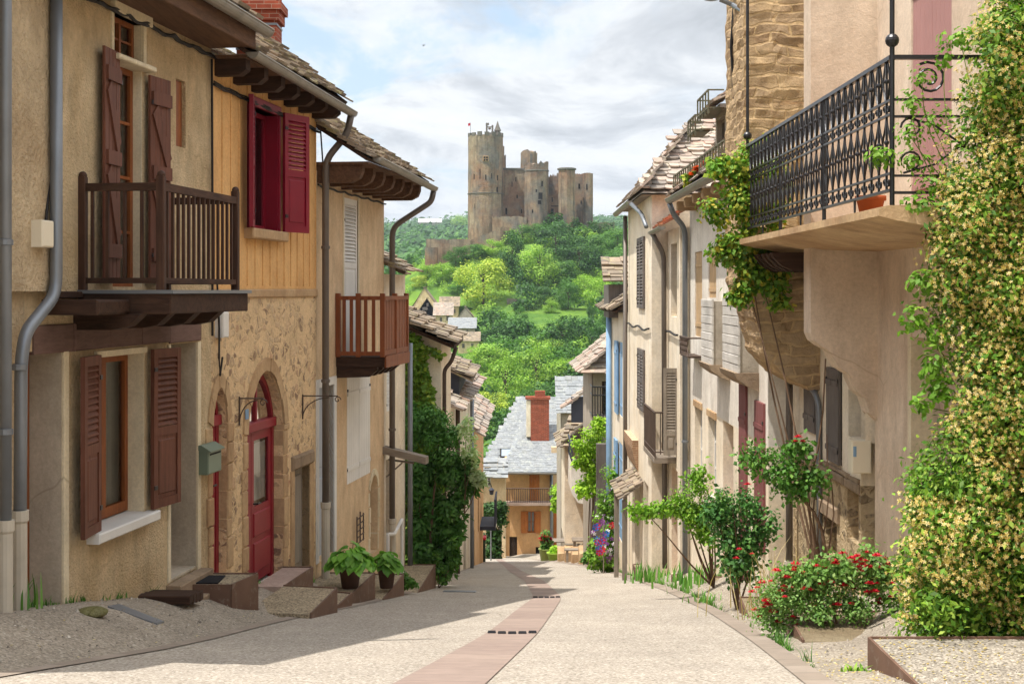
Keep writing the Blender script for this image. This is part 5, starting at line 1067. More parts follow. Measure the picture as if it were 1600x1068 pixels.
# --- houses lower down on the right
def simple_house(label, x, y, body, wallm, feats, roofs, group=TIE, name='house'):
    r = rroot(label, x, y, group=group)
    for (x0, x1, y0, y1, z0, z1, ops_cam, ops_left) in body:
        f = FC_(y0); mm = wall_mesh(f, x0 + .02, x1, z0, z1, ops_cam, y1 - y0, sides=True); 
        g = FX(x0); m2 = wall_mesh(g, y0 + .002, y1, z0, z1, ops_left, .2, sides=False, back=False); n = len(mm.v); mm.v += m2.v; mm.f += [tuple(i + n for i in q) for q in m2.f]
        mm.build('wall', wallm, r)
    return r
r4b = rroot('cream house with pale blue shutters and drainpipe beyond the steep roofed house', 2.8, 37)
G = FX(2.8); ob1 = dict(u0=36.0, u1=37.0, w0=-3.2, w1=-1.3, d=.12); ob2 = dict(u0=36.0, u1=37.2, w0=-6.4, w1=-3.9, d=.12)
wall_mesh(G, 34.3, 40.5, -10, -.55, [ob1, ob2], 3).build('wall', M['plaster_cream'], r4b)
for o_ in (ob1, ob2):
    shutter(G, r4b, o_['u0'], o_['u1'], o_['w0'], o_['w1'], -.05, M['blue'], 'boards', .04, hinge='u0'); shutter(G, r4b, o_['u1'], o_['u1'] + .9, o_['w0'], o_['w1'], .03, M['blue'], 'boards', .05, hinge='u0')
pipe(G, r4b, [(39.6, .1, -.6), (39.6, .1, -8)], .08, M['blue'])
roof_slope(G, r4b, 34.3, 40.8, .35, -.5, R(38), 2.4, 'tile_brown', .4, .26, .04)
m = MB(); q_ = FC_(37.5); m.fbox(q_, 2.55, 3.6, -2, 0, -.7, .18); dm = m.build('dormer', M['wood_slate'], r4b); m = MB(); tiles(m, Vector((2.42, 37.35, .2)), Vector((1, 0, 0)), Vector((0, .8, .5)), 1.5, 1.2, .3, .2, .04); m.build('dormer_roof', M['tile_brown'], dm)
r4 = simple_house('grey brown house with an iron balcony under a hipped stone roof', 2.6, 45, [(2.45, 6, 43.5, 49, -12, Zp(44, 580), [dict(u0=2.75, u1=3.3, w0=-4.0, w1=-2.75, d=.15)], [])], M['plaster_grey'], None, None)
m = MB(); z = Zp(44, 578); tiles(m, Vector((2.05, 43.2, z - .1)), Vector((0, 1, 0)), Vector((.8, 0, .68)), 6, 1.9, .4, .28, .04); tiles(m, Vector((2.1, 43.1, z - .1)), Vector((1, 0, 0)), Vector((.5, .9, .6)), 1.6, 1.5, .4, .28, .04); m.build('roof', M['tile_pink'], r4)
window(FC_(43.5), r4, 2.75, 3.3, -4.0, -2.75, -.1, M['wood_dark'], (2, 2))
m = MB(); m.fbox(FC_(42.5), 2.4, 3.3, -1.0, 0, -3.85, -3.75); b_ = m.build('balcony', M['wood_greyx'], r4)
for i in range(12): x = 2.4 + .9 * i / 11; m = MB(); m.tube([(x, 42.5, -3.75), (x, 42.5, -2.85)], .014, 4); m.build('baluster', M['iron'], b_)
m = MB()
for z in (-2.85, -3.1, -3.7): m.tube([(2.4, 43.5, z), (2.4, 42.5, z), (3.3, 42.5, z)], .022, 5)
m.build('balcony_rail', M['iron'], b_)
m = MB(); m.bbox(FC_(42.45), 2.62, 2.82, 0, .15, -4.1, -3.86, .02); lq = m.build('lantern', M['rustiron'], b_)
for i in range(3):                                # ground floor piers
    m = MB(); m.fbox(FX(2.44), 41 + i * 1.6, 41.3 + i * 1.6, -.3, 0, -10, -4.4); m.build('timber_post', M['wood_slate'], r4)
r5 = simple_house('small house with a plastered box balcony and dark railing beside the lime green vine', 2.7, 54, [(2.95, 6, 53, 60, -13, Zp(54, 690), [], [dict(u0=54, u1=55, w0=-10.5, w1=-8.3, d=.2), dict(u0=56.5, u1=57.6, w0=-10.9, w1=-8.6, d=.2)])], M['plaster_cream'], None, None)
for a, b in ((54, 55), (56.5, 57.6)): door(FX(2.95), r5, a, b, -10.9, -8.3, -.15, M['wood_slate'])
m = MB(); m.prism(FC_(53.0), [(PX(893, 0, 53)[0], Zp(53, 770)), (PX(903, 0, 53)[0], Zp(53, 785)), (PX(925, 0, 53)[0], Zp(53, 790)), (3.0, Zp(53, 790)), (3.0, Zp(53, 745)), (PX(903, 0, 53)[0], Zp(53, 730)), (PX(893, 0, 53)[0], Zp(53, 722))], -4, 0); bb = m.build('balcony', M['plaster_white'], r5)
m = MB()
for i in range(26): y = 53 + 4 * i / 25; x = 2.24; m.fbox(FX(x), y - .03, y + .03, -.02, .02, Zp(53, 725), Zp(53, 695) + .0)
m.fbox(FX(2.24), 53, 57, -.03, .03, Zp(53, 695), Zp(53, 695) + .06); m.build('balcony_rail', M['slatewall'], bb)
m = MB(); z = Zp(56, 700); tiles(m, Vector((1.85, 56, z)), Vector((0, 1, 0)), Vector((.75, 0, .62)), 4.5, 1.9, .45, .3, .05); tiles(m, Vector((1.9, 55.9, z)), Vector((1, 0, 0)), Vector((.2, .9, .5)), 1.3, 2.0, .45, .3, .05); m.build('roof', M['tile_brown'], r5)
m = MB(); m.fbox(FC_(56.5), 2.1, 4, -4, 0, -10, z - .0); m.build('rear_wall', M['plaster_cream'], r5)
m = MB(); m.bbox(FC_(55), 2.3, 2.9, -.3, 0, Zp(55, 660), Zp(55, 620), .02); dm = m.build('dormer', M['slatewall'], r5)
m = MB(); tiles(m, Vector((1.95, 54.8, Zp(55, 640))), Vector((0, 1, 0)), Vector((.75, 0, .55)), 1.6, 1.4, .4, .28, .05); m.build('dormer_roof', M['tile_pink'], r5)
r6 = simple_house('slate roofed house partly hidden behind the lime green vines', 3.2, 66, [(2.2, 8, 64, 70, -16, Zp(65, 640), [dict(u0=2.5, u1=3.3, w0=-7.9, w1=-7, d=.1)], [])], M['plaster_grey'], None, None)
m = MB(); z = Zp(64, 645); tiles(m, Vector((2.0, 63.7, z)), Vector((1, 0, 0)), Vector((0, .8, .62)), 5, 2.2, .3, .2, .02); m.build('roof', M['tile_slate'], r6)
# --- orange house closing the view
r8 = rroot('orange rendered house with brown shutters and a balcony facing up the street', 1.2, 80)
y8 = 80; f8 = FC_(y8); X_ = lambda px, y=y8: (px - 800) / F * y
ot = dict(u0=X_(827), u1=X_(843), w0=Zp(y8, 787), w1=Zp(y8, 735), d=.15); ow = dict(u0=X_(824), u1=X_(836), w0=Zp(y8, 832), w1=Zp(y8, 798), d=.15); og = dict(u0=X_(796), u1=X_(808), w0=-16, w1=Zp(y8, 838), d=.3); os_ = dict(u0=X_(837), u1=X_(843), w0=Zp(y8, 867), w1=Zp(y8, 854), d=.15)
wall_mesh(f8, X_(788), X_(862), -17.5, Zp(y8, 731), [ot, ow, og, os_], 7).build('wall', M['plaster_salmon'], r8)
m = MB(); m.fbox(FC_(y8 + .6), X_(862), X_(905), -5, 0, -17.5, Zp(y8, 700)); m.build('side_wall', M['plaster_peach'], r8)
shutter(f8, r8, ot['u0'], ot['u1'], ot['w0'], ot['w1'], -.08, M['wood_tan'], 'boards', .06, hinge='u0', name='balcony_door')
window(f8, r8, ow['u0'], ow['u1'], ow['w0'], ow['w1'], -.1, M['wood_tan'], (2, 2), .06, .03, back='lace')
shutter(f8, r8, X_(814), ow['u0'], ow['w0'], ow['w1'], .02, M['wood_tan'], 'boards', .06); shutter(f8, r8, ow['u1'], X_(845), ow['w0'], ow['w1'], .02, M['wood_tan'], 'boards', .06, hinge='u0')
door(f8, r8, og['u0'], og['u1'], og['w0'], og['w1'], -.2, M['dark']); m = MB()
for i in range(6): m.fbox(f8, og['u0'] + .43 * i / 6, og['u0'] + .43 * i / 6 + .03, -.1, -.06, og['w0'], og['w1'])
m.build('door_bars', M['rustiron'], r8); m = MB(); m.bbox(f8, os_['u0'], os_['u1'], -.15, -.1, os_['w0'], os_['w1'], .01); m.build('vent', M['dark'], r8)
shutter(FC_(y8 + .6), r8, X_(866), X_(878), -14.6, Zp(80, 797), .02, M['wood_tan'], 'boards', .06)
m = MB(); zq = Zp(79, 790); m.fbox(f8, X_(789), X_(862), 0, .9, zq, zq + .15); b_ = m.build('balcony', M['pink_slab'], r8)
for i in range(22): x = X_(790) + (X_(861) - X_(790)) * i / 21; m = MB(); m.tube([(x, 79.15, zq + .1), (x, 79.15, zq + .95)], .018, 4); m.build('baluster', M['rustiron'], b_)
m = MB(); m.tube([(X_(790), 80, zq + .95), (X_(790), 79.15, zq + .95), (X_(861), 79.15, zq + .95), (X_(861), 80, zq + .95)], .03, 5); m.tube([(X_(790), 79.15, zq + .2), (X_(861), 79.15, zq + .2)], .02, 5); m.build('balcony_rail', M['rustiron'], b_)
pipe(f8, r8, [(X_(861.5), .12, -9.9), (X_(861.5), .12, -16)], .09, M['zinc']); pipe(f8, r8, [(X_(786), .12, -10.4), (X_(786), .12, -16)], .09, M['rustiron'])
m = MB(); z = Zp(79.3, 737); tiles(m, Vector((X_(783), 79.2, z)), Vector((1, 0, 0)), Vector((0, .84, .54)), X_(873) - X_(783), 4.6, .26, .15, .01, keep=lambda a, b: a > b * .42 - .1); m.hexa([Vector(q) for q in ((X_(783), 79.2, z - .1), (X_(873), 79.2, z - .1), (X_(873), 83.1, z + 2.4), (X_(815), 83.1, z + 2.4), (X_(783), 79.2, z - .01), (X_(873), 79.2, z - .01), (X_(873), 83.1, z + 2.49), (X_(815), 83.1, z + 2.49))]); m.build('roof', M['tile_slate'], r8)
gutter(f8, r8, X_(783), X_(873), .85, z - .02, z - .04, .09)
m = MB(); cxp = X_(838.5, 81.5); fch = FC_(81.5); m.fbox(fch, X_(829, 81.5), X_(858, 81.5), -.9, 0, Zp(81.5, 690), Zp(81.5, 624)); ck = m.build('chimney', M['brick'], r8)
m = MB(); m.fbox(fch, X_(822.5, 81.5), X_(829, 81.5), -.8, .0, Zp(81.5, 682), Zp(81.5, 626)); m.build('chimney_side', M['plaster_cream'], ck)
m = MB(); m.fbox(fch, X_(821, 81.5), X_(860, 81.5), -.95, .06, Zp(81.5, 624), Zp(81.5, 620)); m.fbox(fch, X_(836, 81.5), X_(852, 81.5), -.7, -.2, Zp(81.5, 620), Zp(81.5, 611)); m.build('chimney_cap', M['brick'], ck)
r9 = rroot('tall house with a large pale slate roof and skylight behind the orange house', 2, 88)
y9 = 85; m = MB(); m.fbox(FC_(y9), X_(748, y9), X_(905, y9), -8, 0, -20, Zp(y9, 742)); m.build('wall', M['plaster_peach'], r9)
m = MB(); z = Zp(84.4, 748); hx = X_(743, 84.4); L = 7.2
tiles(m, Vector((hx, 84.4, z)), Vector((1, 0, 0)), Vector((0, .80, .60)), X_(905, 84.4) - hx, L, .30, .17, .01, keep=lambda a, b: a > b * .36 - .1 and not (1.4 + hx * 0 < a < 2.3 and 1.7 < b < 2.4))
a_ = X_(905, 84.4); m.hexa([Vector(q) for q in ((hx, 84.4, z - .2), (a_, 84.4, z - .2), (a_, 90.2, z + 4.1), (hx + 2.6, 90.2, z + 4.1), (hx, 84.4, z - .03), (a_, 84.4, z - .03), (a_, 90.2, z + 4.27), (hx + 2.6, 90.2, z + 4.27))]); rf9 = m.build('roof', M['tile_slate'], r9)
m = MB(); nn = Vector((0, -.6, .8)); c0 = Vector((hx + 1.45, 84.4 + .8 * 1.75, z + .6 * 1.75)) + nn * .1; a1, b1 = Vector((.8, 0, 0)), Vector((0, .8, .6)) * .75
m.hexa([c0 + a1 * i + b1 * j + nn * k_ for k_ in (-.1, .04) for i, j in ((0, 0), (1, 0), (1, 1), (0, 1))]); sk = m.build('skylight', M['dark'], rf9); m = MB(); c1 = c0 + nn * .045 + a1 * .1 + b1 * .1; m.poly([c1, c1 + a1 * .8, c1 + a1 * .8 + b1 * .8, c1 + b1 * .8]); m.build('pane', M['sky_glass'], rf9)
r10 = rroot('far slate roofed house above the brick chimney', 3.6, 96)
m = MB(); m.fbox(FC_(98), X_(862, 98), X_(930, 98), -7, 0, -24, Zp(98, 660)); m.build('wall', M['plaster_grey'], r10); m = MB(); z = Zp(97.5, 675); hx = X_(855, 97.5); tiles(m, Vector((hx, 97.5, z)), Vector((1, 0, 0)), Vector((0, .8, .6)), 4.2, 4.5, .3, .2, .012, keep=lambda a, b: a > b * .25); m.build('roof', M['tile_slate'], r10)
# --- left row lower down
h5 = rroot('ivy covered house with a rough stone slab roof below the peach house', -1.9, 29)
y5 = 28.2; f5 = FC_(y5); xr = X_(689, y5)
m = MB(); m.prism(f5, [(-6, -9), (xr, -9), (xr, -.98), (-1.9, -.72), (-6, 1.6)], -4.5, 0); m.build('wall', M['plaster_cream'], h5)
m = MB(); zr = Zp(y5, 538); o_ = Vector((xr + .32, y5 - .45, zr)); tiles(m, o_, Vector((0, 1, 0)), Vector((-.9, 0, .42)), 5.2, 4.8, .42, .26, .045); m.build('roof', M['tile_brown'], h5)
m = MB(); m.hexa([Vector(q) for q in ((xr + .28, y5 - .35, zr - .08), (xr + .28, y5 + 4.8, zr - .08), (-6, y5 + 4.8, zr + 1.98), (-6, y5 - .35, zr + 1.98), (xr + .28, y5 - .35, zr - .005), (xr + .28, y5 + 4.8, zr - .005), (-6, y5 + 4.8, zr + 2.05), (-6, y5 - .35, zr + 2.05))]); m.build('roof_boards', M['wood_dark'], h5)
f5s = Fr(xr, y5, .02, 1, 1); pipe(f5s, h5, [(.1, .3, zr - .05), (.1, .2, zr - .35), (.1, .06, zr - .5), (.1, .06, -6.3)], .04, M['rustiron'])
m = MB(); o_ = Vector((-2.0, 25.9, .28)); tiles(m, o_, Vector((0, 1, 0)), Vector((-.85, 0, .5)), 1.8, 1.6, .25, .18, .03); m.build('lower_roof', M['tile_brown'], h5)
h6 = rroot('house with a dark slate gable and low stone roofs on the shaded side', -1.6, 36)
y6 = 36; f6 = FC_(y6); m = MB(); xr6 = X_(733, y6); m.prism(f6, [(-7, Zp(y6, 618)), (xr6 - .25, Zp(y6, 618)), (xr6 - .25, -2.1), (xr6 - .7, -1.95), (-7, .9)], -5, 0); m.build('slate_gable', M['slatewall'], h6)
m = MB(); tiles(m, Vector((xr6 + .12, y6 - .3, Zp(y6, 592))), Vector((0, 1, 0)), Vector((-.9, 0, .40)), 5.5, 5, .4, .28, .045); m.hexa([Vector((xr6 + .1, y6 - .25, Zp(y6, 596))), Vector((xr6 + .1, y6 + 5, Zp(y6, 596))), Vector((-6, y6 + 5, .0)), Vector((-6, y6 - .25, .0)), Vector((xr6 + .1, y6 - .25, Zp(y6, 593))), Vector((xr6 + .1, y6 + 5, Zp(y6, 593))), Vector((-6, y6 + 5, .06)), Vector((-6, y6 - .25, .06))]); m.build('roof', M['tile_brown'], h6)
f6b = Fr(-1.62, 33.2, .27, 12, 1); ow6 = [dict(u0=2.0, u1=3.0, w0=-7.0, w1=-4.9, d=.2), dict(u0=5.2, u1=6.2, w0=-7.6, w1=-5.0, d=.2), dict(u0=8.6, u1=9.8, w0=-8.6, w1=-5.8, d=.2)]
wall_mesh(f6b, 0, 12.5, -11, Zp(36, 628), ow6, 4).build('wall', M['plaster_cream'], h6)
for o_ in ow6: door(f6b, h6, o_['u0'], o_['u1'], o_['w0'], o_['w1'], -.1, M['wood_slate'])
m = MB(); tiles(m, f6b.P(-.2, .45, Zp(36, 632)), f6b.P(12, .45, 0) - f6b.P(0, .45, 0), Vector((-.85, 0, .5)), 12.6, 1.6, .4, .26, .045); m.build('lower_roof', M['tile_pink'], h6)
pipe(f6b, h6, [(4.2, .1, -3), (4.2, .1, -8.6)], .06, M['rustiron']); pipe(f6b, h6, [(11.6, .1, -3.4), (11.6, .1, -9.6)], .06, M['zinc'])
m = MB(); m.fbox(FC_(44), -2.2, -1.5, -.6, 0, -4.0, Zp(44, 608)); c_ = m.build('chimney', M['plaster_grey'], h6); m = MB(); m.fbox(FC_(44), -2.3, -1.4, -.7, .08, Zp(44, 608), Zp(44, 602)); m.build('chimney_cap', M['tile_slate'], c_)
h7 = rroot('orange brown house with a small balcony beyond the slate gabled one', -1.3, 50)
f7 = Fr(-1.34, 46.2, .17, 12, 1); ow7 = [dict(u0=2.0, u1=3.0, w0=-11, w1=-8.2, d=.2), dict(u0=6, u1=7.2, w0=-9, w1=-7.2, d=.2)]
wall_mesh(f7, 0, 12, -14, Zp(48, 672), ow7, 3.5).build('wall', M['plaster_salmon'], h7)
for o_ in ow7: door(f7, h7, o_['u0'], o_['u1'], o_['w0'], o_['w1'], -.1, M['wood_slate'])
m = MB(); tiles(m, f7.P(-.2, .4, Zp(47, 680)), f7.P(12, .4, 0) - f7.P(0, .4, 0), Vector((-.8, 0, .6)), 12.4, 2.6, .45, .3, .05); m.build('roof', M['tile_pink'], h7)
m = MB(); m.fbox(f7, 8, 10.4, 0, .6, -9.1, -8.95); b_ = m.build('balcony', M['slatewall'], h7); m = MB()
for i in range(10): m.fbox(f7, 8 + .24 * i, 8.05 + .24 * i, .55, .6, -8.95, -8.0)
m.fbox(f7, 8, 10.4, .54, .61, -8.0, -7.94); m.build('balcony_rail', M['slatewall'], b_)
h9 = rroot('brown house behind the round sign with a vine at its corner', -1.6, 72)
f9 = FC_(72); m = wall_mesh(f9, -6, X_(790, 72), -18, Zp(72, 735), [dict(u0=X_(757, 72), u1=X_(767, 72), w0=-9.9, w1=-8.9, d=.1), dict(u0=X_(768, 72), u1=X_(784, 72), w0=-14, w1=-12.0, d=.2)], 5); m.build('wall', M['plaster_tan'], h9)
door(f9, h9, X_(768, 72), X_(784, 72), -14.2, -12.0, -.1, M['wood_lintel']); window(f9, h9, X_(757, 72), X_(767, 72), -9.9, -8.9, -.08, M['white'], (2, 2))
m = MB(); z = Zp(71.5, 748); tiles(m, Vector((-2.2, 71.4, z)), Vector((1, 0, 0)), Vector((0, .85, .5)), X_(793, 71.4) + 2.2, 1.5, .45, .3, .05); m.build('roof', M['tile_slate'], h9)
# ---------------------------------------------------------------- terraces and small things on the pavements
t = T('terrace_gravel'); p = t.pos(); v = t.vor(p, 60); c = t.ramp(v.outputs['Color'], [(0.0, '#6f6355'), (0.4, '#94866f'), (0.8, '#b7a78c'), (1.0, '#cabb9f')]); c = t.mul(c, .75, 1.1, t.noise(p, 3, 5, .7))
M['gravel'] = t.done(c, .95, t.bump(t.noise(p, 80, 4, .8), .8, .012), .1)
def terrace(label, pts, ztop, gravel='gravel', edge=(0, 1), h=.5, group='steel edged terraces'):
    """level bed; pts = plan corners near-street, far-street, far-wall, near-wall"""
    P = [Vector((x, y, 0)) for x, y in pts]; c = P[0]
    r = thing('terrace', label, 'terrace', (c.x, c.y, terrain(c.x, c.y)), group); m = MB()
    m.hexa([Vector((p.x, p.y, ztop - h - (.2 if i in (1, 2) else 0))) for i, p in enumerate(P)] + [Vector((p.x, p.y, ztop)) for p in P]); m.build('bed', M[gravel], r)
    m = MB(); cen = sum(P, Vector()) / 4
    for i in edge:
        a, b = P[i], P[(i + 1) % 4]; n = Vector(((b - a).y, -(b - a).x, 0)).normalized()
        if n.dot(a - cen) < 0: n = -n
        t_ = (b - a).normalized() * .0; q = [a, b, b + n * .02, a + n * .02]
        m.hexa([Vector((k.x, k.y, ztop - h)) for k in q] + [Vector((k.x, k.y, ztop + .015)) for k in q])
    m.build('steel_edge', M['corten'], r); return r
def wx(y): return -5.624 + .14 * y + .02
t0 = terrace('steel edged box with a black mat under the mailbox wall', [(-2.97, 15.0), (-2.80, 15.6), (wx(15.6), 15.6), (wx(15), 15)], -3.10, edge=(0, 1, 3), h=.45)
m = MB(); m.fbox(FC_(15.08), wx(15) + .08, -3.12, -.40, 0, -3.1, -3.085); m.build('mat', M['rubber'], t0)
terrace('gravel wedge with a triangular steel side in front of the wide arched door', [(-2.22, 15.6), (-2.1, 16.95), (-2.75, 17.1), (-2.95, 15.7)], -3.54)
terrace('smooth pinkish stone step under the wide arched red door', [(-2.80, 17.4), (-2.62, 18.6), (wx(18.6), 18.6), (wx(17.4), 17.4)], -3.61, 'pink', (0, 1))
terrace('pale gravel wedge beside the pink stone step', [(-2.28, 17.0), (-2.1, 18.5), (-2.6, 18.7), (-2.75, 17.2)], -3.93)
terrace('shaded bed that carries the leafy pots', [(-2.2, 18.9), (-2.0, 20.6), (wx(20.6), 20.6), (wx(18.9), 18.9)], -4.08)
terrace('gravel wedge below the leafy pots by the drainpipe', [(-1.88, 20.6), (-1.72, 22.4), (wx(22.4), 22.4), (wx(20.6), 20.6)], -4.46)
terrace('large bed at the foot of the tall dark shrub on the shaded side', [(-1.6, 23.4), (-1.42, 26.1), (wx(26), 26.1), (wx(23.4), 23.4)], -5.02)
terrace('front bed with brown steel edge below the flowering jasmine', [(2.42, 6.0), (2.42, 9.6), (3.69, 9.6), (3.69, 6.0)], -2.345, 'gravel_sun')
terrace('sunny gravel bed beside the red rose bush', [(2.48, 12.05), (2.55, 13.15), (3.6, 13.15), (3.6, 12.05)], -2.965, 'sandy')
terrace('sunny bed with a brown steel end between the two rose bushes', [(2.62, 15.4), (2.72, 16.9), (3.55, 16.9), (3.55, 15.4)], -3.64, 'sandy')
terrace('long gravel bed in front of the pale house', [(2.92, 19.4), (3.05, 22.1), (3.28, 22.1), (3.28, 19.4)], -4.44, 'sandy')
terrace('low bed with irises at the corner of the pale house', [(2.9, 24.0), (2.95, 26.2), (3.2, 26.2), (3.2, 24.0)], -5.22, 'sandy')
terrace('narrow bed below the cream house with louvred shutters', [(2.62, 28.4), (2.65, 31), (2.78, 31), (2.78, 28.4)], -5.95, 'sandy')
m = MB(); c = FL.P(U(225), .30, 0); z = terrain(c.x, c.y)
for i in range(4): m.bbox(Fr(c.x - .25, c.y - .30 + i * .15, 1, .0, 1, terrain(c.x, c.y - .3 + i * .15)), 0, .5, -.07, .07, -.02, .07, .008, .004)
o = m.build('wooden_hatch', M['wood_dark'], None, loc=(c.x, c.y, z)); tag(o, 'small dark plank hatch on the ground below the shuttered window', 'hatch')
c = FL.P(U(45), .55, 0); z = terrain(c.x, c.y); m = MB(); m.ball((c.x, c.y, z + .02), .10, 8, (1.3, 1, .45)); mossy = m.build('mossy_stone', M['moss'], None, True, loc=(c.x, c.y, z)); tag(mossy, 'mossy green stone at the foot of the nearest drainpipes', 'stone')
c = FL.P(U(110), .62, 0); z = terrain(c.x, c.y); m = MB(); m.hexa([Vector((c.x + a, c.y + b, terrain(c.x + a, c.y + b) + k)) for k in (-.02, .015) for a, b in ((-.22, -.15), (.2, -.13), (.2, .12), (-.2, .15))]); o = m.build('drain_cover', M['zinc'], None, loc=(c.x, c.y, z)); tag(o, 'flat grey metal cover in the ground near the deep white doorway', 'drain cover')
c = Vector((-.9, 24.5, terrain(-.9, 24.5) + .018)); m = MB(); m.hexa([Vector((c.x + a, c.y + b, terrain(c.x + a, c.y + b) + k)) for k in (.01, .026) for a, b in ((-.28, -.3), (.28, -.3), (.28, .3), (-.28, .3))]); o = m.build('manhole_cover', M['zinc'], None, loc=c); tag(o, 'square grey manhole cover in the road surface', 'manhole cover')
# ---------------------------------------------------------------- plants
def pxlobes(L, d, ry=.8):
    """lobes given in photo pixels (cx, cy, width, height[, depth]) -> world ellipsoids"""
    out = []
    for l in L:
        y = l[4] if len(l) > 4 else d; k = y / F; out.append(((l[0] - 800) * k, y, (455 - l[1]) * k, l[2] / 2 * k, l[2] / 2 * k * ry, l[3] / 2 * k))
    return out
def split_lobes(lobes, seed, k=7, f=.42, out=1.12):
    random.seed(seed); L = []
    for l in lobes:
        for i in range(k):
            v = Vector((random.gauss(0, 1), random.gauss(0, 1), random.gauss(0, 1))).normalized() * random.uniform(.35, out); q = f * random.uniform(.5, 1.25); L.append((l[0] + v.x * l[3], l[1] + v.y * l[4], l[2] + v.z * l[5], l[3] * q, l[4] * q, l[5] * q))
    return L
def plant(name, label, cat, lobes, n, L, mat, base,  nstem=4, sr=.02, seed=1, Wd=.6, droop=.3, bias=.6, group=None, stem_mat='bark', shell=.6, jit=.13, foliage='foliage', extra=None, tips=None):
    r = thing(name, label, cat, base, group); C, D = cloud(split_lobes(lobes, seed), n, seed, shell); C = C + RNG.normal(size=C.shape) * np.mean([l[3] for l in lobes]) * jit; leaves(foliage, C, D, L, M[mat], r, Wd, seed, droop, bias)
    if nstem:
        m = MB(); random.seed(seed); tp = tips or [tuple(Vector(l[:3]) + Vector((random.uniform(-.3, .3) * l[3], random.uniform(-.3, .3) * l[4], random.uniform(-.2, .5) * l[5]))) for l in random.sample(list(lobes), min(nstem, len(lobes)))]
        stems(m, base, tp, sr, .06); m.build('stem', M[stem_mat], r)
    return r
def flowers(parent, C, D, size, mat, name='blossoms', petals=5, seed=3):
    rng = np.random.default_rng(seed); V = []; Fc = []
    for c, d in zip(C, D):
        n = Vector(d) + Vector(rng.normal(size=3) * .5) + Vector((0, -.3, .3)); n.normalize(); a = n.orthogonal().normalized(); b = n.cross(a); s = size * rng.uniform(.7, 1.2); ph = rng.uniform(0, 6); c = Vector(c)
        for k in range(petals):
            t_ = ph + k * 2 * math.pi / petals; e = a * math.cos(t_) + b * math.sin(t_); g = a * -math.sin(t_) + b * math.cos(t_); i = len(V)
            V += [c, c + e * s * .6 + g * s * .25 + n * s * .1, c + e * s, c + e * s * .6 - g * s * .25 + n * s * .1]; Fc.append((i, i + 1, i + 2, i + 3))
    return mesh_obj(name, np.array([tuple(v) for v in V]), np.array(Fc), M[mat], parent)
def roses(parent, C, size, mat, seed=5):
    rng = np.random.default_rng(seed); V = []; Fc = []
    for c in C:
        c = Vector(c); s = size * rng.uniform(.7, 1.25)
        for ring, (rr, hh, np_) in enumerate(((1.0, .15, 6), (.72, .45, 5), (.42, .6, 4))):
            for k in range(np_):
                t_ = ring * .5 + k * 2 * math.pi / np_ + rng.uniform(-.2, .2); e = Vector((math.cos(t_), math.sin(t_), 0)); g = Vector((-math.sin(t_), math.cos(t_), 0)); i = len(V)
                V += [c, c + e * s * rr * .7 + g * s * .4 * rr + Vector((0, 0, s * hh * .6)), c + e * s * rr + Vector((0, 0, s * hh)), c + e * s * rr * .7 - g * s * .4 * rr + Vector((0, 0, s * hh * .6))]; Fc.append((i, i + 1, i + 2, i + 3))
    return mesh_obj('rose_blossoms', np.array([tuple(v) for v in V]), np.array(Fc), M[mat], parent)
# star jasmine over the near corner
def jas_lobes():
    L = []; random.seed(11)
    edge = [(-20, 1575), (40, 1560), (100, 1520), (180, 1500), (260, 1480), (330, 1470), (400, 1475), (470, 1465), (540, 1480), (600, 1505), (660, 1500), (720, 1450), (780, 1425), (840, 1415), (900, 1405), (950, 1415), (985, 1425)]
    for py, px in edge:
        y = 9.95; k = y / F; r = random.uniform(.2, .28)
        x0 = (px - 800) * k + r * .9
        x = x0
        while x < 4.3:
            L.append((x, y + random.uniform(-.22, .22) + (x - x0) * .0, (455 - py) * k, r * random.uniform(.85, 1.2), r * 1.05, r * 1.15)); x += r * 1.2
    return L
JL = jas_lobes(); jr = thing('jasmine', 'tall jasmine covered in creamy yellow blossoms climbing the near corner', 'climbing plant', (3.4, 10.0, terrain(3.4, 10.0)))
JL = JL + split_lobes(JL, 9, 4, .5, 1.0); C, D = cloud(JL, 95000, 21, .55); keep = (C[:, 2] > terrain(3, 9.8) + .12); C = C + RNG.normal(size=C.shape) * .035; leaves('foliage', C[keep], D[keep], .05, M['leaf_jas'], jr, .5, 21, .5, .6)
C2_, D2_ = cloud(JL, 80000, 22, .2); kp = (C2_[:, 1] < 10.15) & (C2_[:, 2] > terrain(3, 9.8) + .25) & (np.array([noise.noise(Vector((c[0] * 2.3, c[1], c[2] * 2.0))) for c in C2_]) + .3 + .12 * (2.1 - np.abs(C2_[:, 2])) > .09); kp &= RNG.random(len(C2_)) < .75
C2_, D2_ = C2_[kp] + D2_[kp] * .03, D2_[kp]; flowers(jr, C2_, D2_, .0175, 'petal_cream', 'blossoms'); m = MB(); stems(m, (3.5, 10.1, -2.6), [(3.2 + .1 * i, 10.1, -1 + .6 * i) for i in range(6)], .03, .12); m.build('stem', M['bark'], jr)
